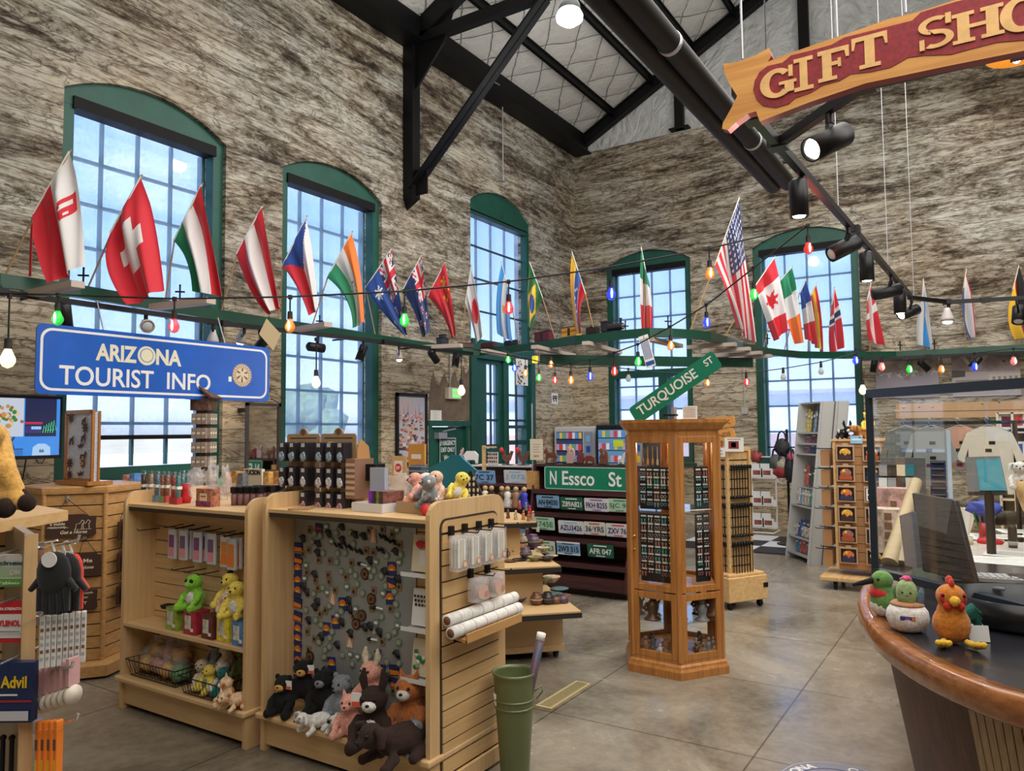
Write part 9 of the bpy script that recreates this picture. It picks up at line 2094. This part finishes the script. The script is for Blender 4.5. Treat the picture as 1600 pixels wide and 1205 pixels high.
for i in range(4):
 x=62+i*9.5;p=PD(x,1175,2.85-.03*i);t=thing('orange_stick','%s orange packaged stick from the left at the bottom left corner'%ORD[i],'packet',p-VZ*.1,'orange sticks');M_=Matrix.Translation(p)@Matrix.Rotation(YAW-.4,4,'Z')
 m=nbm(M_,orange);m.box((0,0,-.02),(.03,.018,.22));m.box((0,0,.10),(.03,.018,.03));m.build('stick_body',t,bevel=.005);m=nbm(M_,brown);m.box((-.0155,0,.03),(.001,.014,.04));m.box((-.0155,0,-.05),(.001,.01,.05),yellow);m.build('print',t)
for i in range(2):
 p=PD(4+i*14,1180,2.9);m=MB(black);m.tube([p+VZ*.06,p-VZ*.15],.009,n=8);m.ball(p+VZ*.065,.012);m.build('black_hook',label=['black upright peg at the bottom left corner','second black upright peg at the bottom left corner'][i],cat='hook')
 # golden horse toy lying on the top board
t=thing('plush_horse','golden plush horse toy with brown hooves sprawled on the near display','plush toy',PZ(10,800,zt3));GH=pm('horse_gold',(.66,.36,.08));HF=pm('hoof',(.022,.009,.006))
d0=2.85;q=lambda x,y,dd=0:PD(x,y,d0+dd)
m=MB(GH);m.tube([q(-45,700,.1),q(-15,690,.08),q(8,735),q(26,770)],[.10,.075,.040,.032],n=16);m.tube([q(-60,780,.1),q(-20,778),q(10,778),q(36,784,-.02)],[.08,.06,.04,.034],n=16);m.ball(q(-60,735,.12),.13,n=16);m.ball(q(-4,679),(.028,.03,.04));o=m.build('body',t);r=o.modifiers.new('r','REMESH');r.mode='VOXEL';r.voxel_size=.012;r.use_smooth_shade=True
for(x,y,e,rr)in((33,776,0,.030),(42,786,-.02,.032),(8,794,-.05,.036)):m=MB(HF);m.ball(q(x,y,e),(rr,rr,rr*1.05),n=14);m.build('hoof',t)
# ------------------------------------------------------------------ six sided slat fixture with hanging signs
V0=PZ(159,1036,.10);V1=PZ(62,1046,.10);e_=V1-V0;L6=e_.length;R60=Matrix.Rotation(-PI/3,3,'Z')
hv=[V0,V1];dcur=e_
for i in range(4):dcur=R60@dcur;hv.append(hv[-1]+dcur)
hc=sum(hv,Vector())/6
if(hc-E0).dot(_f)<(V0-E0).dot(_f):
 R60=Matrix.Rotation(PI/3,3,'Z');hv=[V0,V1];dcur=e_
 for i in range(4):dcur=R60@dcur;hv.append(hv[-1]+dcur)
 hc=sum(hv,Vector())/6
hc.z=0
def hx(s,z):return[Vector((hc.x+(v.x-hc.x)*s,hc.y+(v.y-hc.y)*s,z))for v in hv]
t=thing('slat_tower','six sided orange slat fixture hung with brown wooden signs','display',hc)
def hring(m,prof,mm=None):
 for(s0_,z0_),(s1_,z1_)in zip(prof[:-1],prof[1:]):
  a,b=hx(s0_,z0_),hx(s1_,z1_)
  for i in range(6):j=(i+1)%6;m.quad(a[i],a[j],b[j],b[i],mm)
 m.add(hx(*prof[-1]),[tuple(range(6))],mm);m.add(hx(*prof[0]),[tuple(reversed(range(6)))],mm)
m=MB(slat_oak);hring(m,[(1.22,.02),(1.22,.10),(1.16,.12),(1.0,.125)]);m.build('base',t)
m=MB(slat_oak);hring(m,[(.985,.12),(.985,1.40)],dark)
for i in range(14):hring(m,[(1.0,.13+i*.091),(1.0,.13+i*.091+.082)])
m.build('slat_panel',t)
m=MB(slat_oak)
for i in range(6):p=hx(1.005,0)[i];m.cyl((p.x,p.y,.12),(p.x,p.y,1.40),.018,n=8)
m.build('corner_trim',t)
m=MB(slat_oak);hring(m,[(1.06,1.40),(1.07,1.42),(1.07,1.445),(1.04,1.455)]);m.build('top_board',t)
fx=(hv[0]-hv[1]).normalized();fx=Vector((fx.x,fx.y,0));fny=Vector((fx.y,-fx.x,0));fcx=(hv[0]+hv[1])/2
if fny.dot(hc-fcx)>0:fny=-fny
signb=mat('sign_brown',(.055,.022,.014),.55)
def hang_sign(label,u,zc_,w_,h,lines,horse=False,cut=.6):
 o=Vector((fcx.x,fcx.y,zc_))+fx*u+fny*.02;t=thing('hanging_sign',label,'sign',o-VZ*h/2,'brown wooden signs');m=MB(signb);W,H_=w_/2,h/2
 m.prism([(-W,-H_*.8),(-W*.9,-H_),(W*.9,-H_),(W,-H_*.8),(W*.97,0),(W,H_*.8),(W*.7,H_*.8),(W*.5,H_),(-W*.5,H_),(-W*.7,H_*.8),(-W,H_*.8),(-W*.97,0)],o,fx,VZ,fny,.014);m.build('sign_board',t)
 m=MB(cream)
 for s_,du,dz,hh,wd,sh in lines:m.text(s_,o+fx*du+VZ*dz+fny*.0145,fx,VZ,hh,cream,width=wd,bold=.015,shear=sh)
 if horse:
  for cx_ in(.06,.10):m.tube([o+fx*(cx_+a)+VZ*b+fny*.016 for a,b in((-.03,-.03),(-.025,.01),(.0,.015),(.015,.04),(.03,.03),(.02,.01),(.025,-.03))],.0022,n=5)
  m.beam(o+fx*.02+VZ*-.03+fny*.015,o+fx*.14+VZ*-.03+fny*.015,.002,.002)
 m.build('lettering',t)
 m=MB(black);apex=o+VZ*(H_+.12)-fx*.03+fny*.01;m.tube([o-fx*W*.7+VZ*H_*.8+fny*.008,apex,o+fx*W*.7+VZ*H_*.8+fny*.008],.003,n=5);m.build('cord',t);m=MB(steel);m.box(apex-fny*.01,(.02,.02,.04));m.build('hanger',t)
hang_sign('brown sign with a stable relationship and horse verse, highest on the slat fixture',-.02,1.16,.34,.17,[('If you want',-.09,.045,.022,.12,0),('a stable',-.09,.018,.022,.10,0),('relationship...',-.085,-.010,.022,.14,0),('Get a Horse',.02,-.048,.026,.18,.3)],True)
hang_sign('round dark sign mostly hidden behind the red glove',.1,.86,.18,.18,[('Me',.0,.03,.03,.06,0),('alone',0,-.02,.025,.08,.3)])
hang_sign('brown sign about struggling, partly hidden by the white packets',.0,.60,.34,.17,[('You May See Me Struggle',0,.045,.022,.28,.2),('But you will never',0,.012,.02,.22,0),('see me QUIT',0,-.03,.024,.2,0)])
# signs on the narrow right face
rx=(hv[5]-hv[0]).normalized();rx=Vector((rx.x,rx.y,0));rny=Vector((rx.y,-rx.x,0));rcx=(hv[0]+hv[5])/2
if rny.dot(hc-rcx)>0:rny=-rny
for i,zz2 in enumerate((1.10,.86,.60)):
 for k in range(2):
  o=Vector((rcx.x,rcx.y,zz2))+rny*(.05+.03*k)+rx*(.03*k);t=thing('hanging_sign','%s dark sign on the narrow right face of the slat fixture, %s row'%(['inner','outer'][k],['top','middle','lower'][i]),'sign',o-VZ*.09,'brown wooden signs');m=MB(signb);m.prism([(-.13,-.08),(.13,-.08),(.13,.06),(.06,.09),(-.06,.09),(-.13,.06)],o,rx,VZ,rny,.014);m.build('sign_board',t);m=MB(black);m.tube([o-rx*.1+VZ*.07,o+VZ*.19-rny*.03,o+rx*.1+VZ*.07],.003,n=5);m.build('cord',t)
  m=MB(cream);m.text(['Love','Ride','Wild','Free','Home','Trail'][i*2+k],o+rny*.0145,rx,VZ,.03,cream,width=.12);m.build('lettering',t)
  # panel tower with rusty cut-outs standing on the fixture
p=Vector((hc.x,hc.y,1.456));a,b=PX(102,745,hc.x-.12),PX(146,642,hc.x-.12)
t=thing('cutout_tower','upright pale panel tower with rusty animal and sun cut-outs on the slat fixture','display',Vector((a.x,(a.y+b.y)/2,a.z)));yy0,yy1,zz0_,zz1_=b.y,a.y,1.49,b.z;xx=a.x
m=MB(mat('glitter_white',(.62,.66,.74),.4,var=.2,scale=60));m.bx(xx+.004,xx+.05,yy0+.012,yy1-.012,zz0_,zz1_-.01);m.build('panel',t)
m=MB(oak);fw=.02
for y in(yy0,yy1):m.bx(xx-.01,xx+.01,y-fw/2,y+fw/2,zz0_,zz1_)
m.bx(xx-.01,xx+.01,yy0,yy1,zz1_-.02,zz1_+.01);m.bx(xx-.01,xx+.01,yy0,yy1,zz0_,zz0_+.02);m.bx(xx-.06,xx+.14,yy0-.05,yy1+.04,zz0_-.03,zz0_);m.bx(xx+.045,xx+.06,yy0-.005,yy0+.015,zz0_,zz1_);m.build('frame',t)
rust2=mat('rust_cutout',(.10,.035,.02),.6,var=.5,scale=25);SH={'sun':None,'bird':[(-1,.2),(-.2,.1),(0,.5),(.2,.1),(1,.5),(.4,-.3),(0,-.2),(-.4,-.4)],'coyote':[(-.8,-.8),(-.3,-.8),(-.2,-.2),(.3,-.2),(.4,-.8),(.7,-.8),(.5,.2),(.7,.8),(.2,.5),(-.6,.2)],'horse':[(-.9,-.6),(-.7,.1),(-.2,.1),(.4,.1),(.7,.6),(1,.3),(.7,.0),(.6,-.7),(.4,-.7),(.3,-.2),(-.4,-.2),(-.6,-.7)]}
for i,(u,v,s_,k)in enumerate(((.2,.9,.045,'sun'),(.7,.86,.04,'coyote'),(.75,.76,.05,'sun'),(.25,.58,.045,'coyote'),(.7,.62,.045,'coyote'),(.6,.50,.05,'bird'),(.7,.37,.05,'horse'),(.2,.25,.05,'sun'),(.7,.25,.04,'sun'),(.2,.08,.045,'sun'),(.62,.1,.05,'bird'))):
 o=Vector((xx-.012,lerp(yy1,yy0,u),lerp(zz0_,zz1_,v)));m=MB(rust2)
 if k=='sun':
  ps_=[((1 if j%2==0 else .45)*s_*math.cos(j*PI/8),(1 if j%2==0 else .45)*s_*math.sin(j*PI/8))for j in range(16)];m.prism(ps_,o,NY,VZ,VX,.004)
  if i==8:m.prism([(.4*s_*math.cos(j*PI/5),.4*s_*math.sin(j*PI/5))for j in range(10)],o-VX*.001,NY,VZ,VX,.002,orange)
 else:m.prism([(a_*s_,b_*s_*1.0)for a_,b_ in SH[k]],o,NY,VZ,VX,.004)
 m.build('metal_cutout',label='rusty %s cut-out on the pale panel tower, %s'%({'sun':'spiky sun','bird':'flying bird','coyote':'standing coyote','horse':'running horse'}[k],['top left','top right corner','upper right','left of centre','right of centre','in the middle','lower right','lower left','lower right with an orange centre','bottom left','bottom right'][i]),cat='ornament',group='rusty cut-outs')
 # tall house-topped card tower on a low table behind the gondolas
ctb=Vector((4.75,6.0,0));zt4=1.22
t=thing('back_display_table','long pale display table behind the slatwall gondolas','table',ctb);m=MB(mat('table_cream',(.58,.52,.45),.5));m.bx(4.3,5.5,4.9,6.6,zt4-.04,zt4);m.build('table_top',t)
for x,y in((4.35,4.95),(5.45,4.95),(4.35,6.55),(5.45,6.55)):m=MB(maple);m.bx(x-.03,x+.03,y-.03,y+.03,0,zt4-.04);m.build('leg',t)
hp=PX(317,735,4.5);htop=PX(317,606,4.5);hb=Vector((4.5,hp.y,zt4));dwood=mat('driftwood',(.12,.06,.04),.7,var=.5,scale=20)
t=thing('card_tower','tall weathered wooden rack with a house shaped top, full of tiny cards','display rack',hb);Mh=rotm(hb,.5)
m=nbm(Mh,dwood);m.bx(-.05,.05,-.05,.05,0,htop.z-zt4-.16);m.bx(-.10,.10,-.10,.10,0,.03);m.build('core_post',t)
hz=htop.z-zt4-.2;m=nbm(Mh,dwood);m.bx(-.09,.09,-.09,.09,hz-.02,hz+.10);m.build('house_body',t)
m=nbm(Mh,dwood);m.prism([(-.14,0),(0,.12),(.14,0),(.12,-.015),(0,.10),(-.12,-.015)],(-.13,0,hz+.10),VY,VZ,VX,.26)
m.build('house_roof',t)
kn=0
for f_ in range(2):
 for r in range(6):
  for c in range(3):
   z=.10+r*(hz-.12)/5.6;u=(c-1)*.048
   lp=Vector((-.085,u,z))if f_==0 else Vector((u,-.085,z));w3=Mh@lp
   m=nbm(Mh,mat('tiny_card',(.34,.27,.22),.6,var=.3,scale=40));m.box(lp,(.03,.044,.10)if f_==0 else(.044,.03,.10));m.box(lp+Vector((-.016,0,0))if f_==0 else lp+Vector((0,-.016,0)),(.001,.03,.02)if f_==0 else(.03,.001,.02),cream)
   m.build('keychain_card',label='tiny brown card, %s face of the house topped rack, %s row up, %s'%(['left','right'][f_],ORD[r],['left','middle','right'][c]),cat='card',group='tiny cards on the house topped rack')
   # small colourful boxes on the back table and window ledge
for i,(x,y,c,lb)in enumerate(((202,748,(.62,.25,.2),'small red and white box on the ledge left of the candy shelf'),(213,746,(.1,.25,.6),'small blue and white box on the ledge left of the candy shelf'),(348,744,(.65,.28,.08),'orange box behind the candy bags'),(362,742,(.7,.35,.1),'light orange box behind the candy bags'),(412,743,(.75,.42,.12),'orange box right of the lettered bar'),(428,742,(.7,.3,.08),'orange box beside the packet stand'),(372,745,(.2,.22,.24),'dark grey cap on the back table'))):
 p=PX(x,y+10,4.32);p.z=zt4;p.x=4.38
 if i<2:p=Vector((3.78,PX(x,y,3.78).y,1.36));
 h_=(PX(x,y-6,p.x).z-p.z);bx_thing('small_box',lb,'box',p,(.08,.07,max(.05,h_)),mat('sbox_%d'%i,c,.5,var=.4,scale=30),[('label',(-.041,0,max(.05,h_)*.6),(.002,.05,.03),[white,sky_blue,cream,white,cream,white,grey][i])])
m=MB(slat_oak);m.bx(3.72,3.86,4.9,5.5,1.33,1.358);m.bx(3.75,3.78,4.95,4.98,0,1.33);m.bx(3.75,3.78,5.4,5.43,0,1.33);m.build('narrow_ledge',label='narrow wooden ledge between the slat fixture and the candy gondola',cat='ledge')
p=PX(395,740,4.4);t=thing('lettered_bar','pale bar reading TUCSON standing on the back table','sign',Vector((4.4,p.y,zt4)));m=MB(cream);m.bx(4.4,4.43,p.y-.12,p.y+.12,zt4,p.z+.04);m.build('bar_board',t);m=MB(black);m.text('TUCSON',Vector((4.399,p.y,p.z+.01)),NY,VZ,.045,black,width=.2,bold=.04);m.build('lettering',t)
for i in range(9):
 p=PX(352+i*10,760,4.2);m=MB(mat('chip_bag',(.50,.50,.52),.3,var=.5,scale=25));q=Vector((4.36,p.y,zt4));m.ball(q+VZ*.07,(.03,.05,.07),n=10,bumpy=.4,seed=i);m.build('silver_bag',label='%s silvery bag from the left in the row on the back table'%ORD[i],cat='bag',group='silvery bags on the back table')
for o_ in bpy.data.objects:
 if '_w' in o_:del o_['_w']
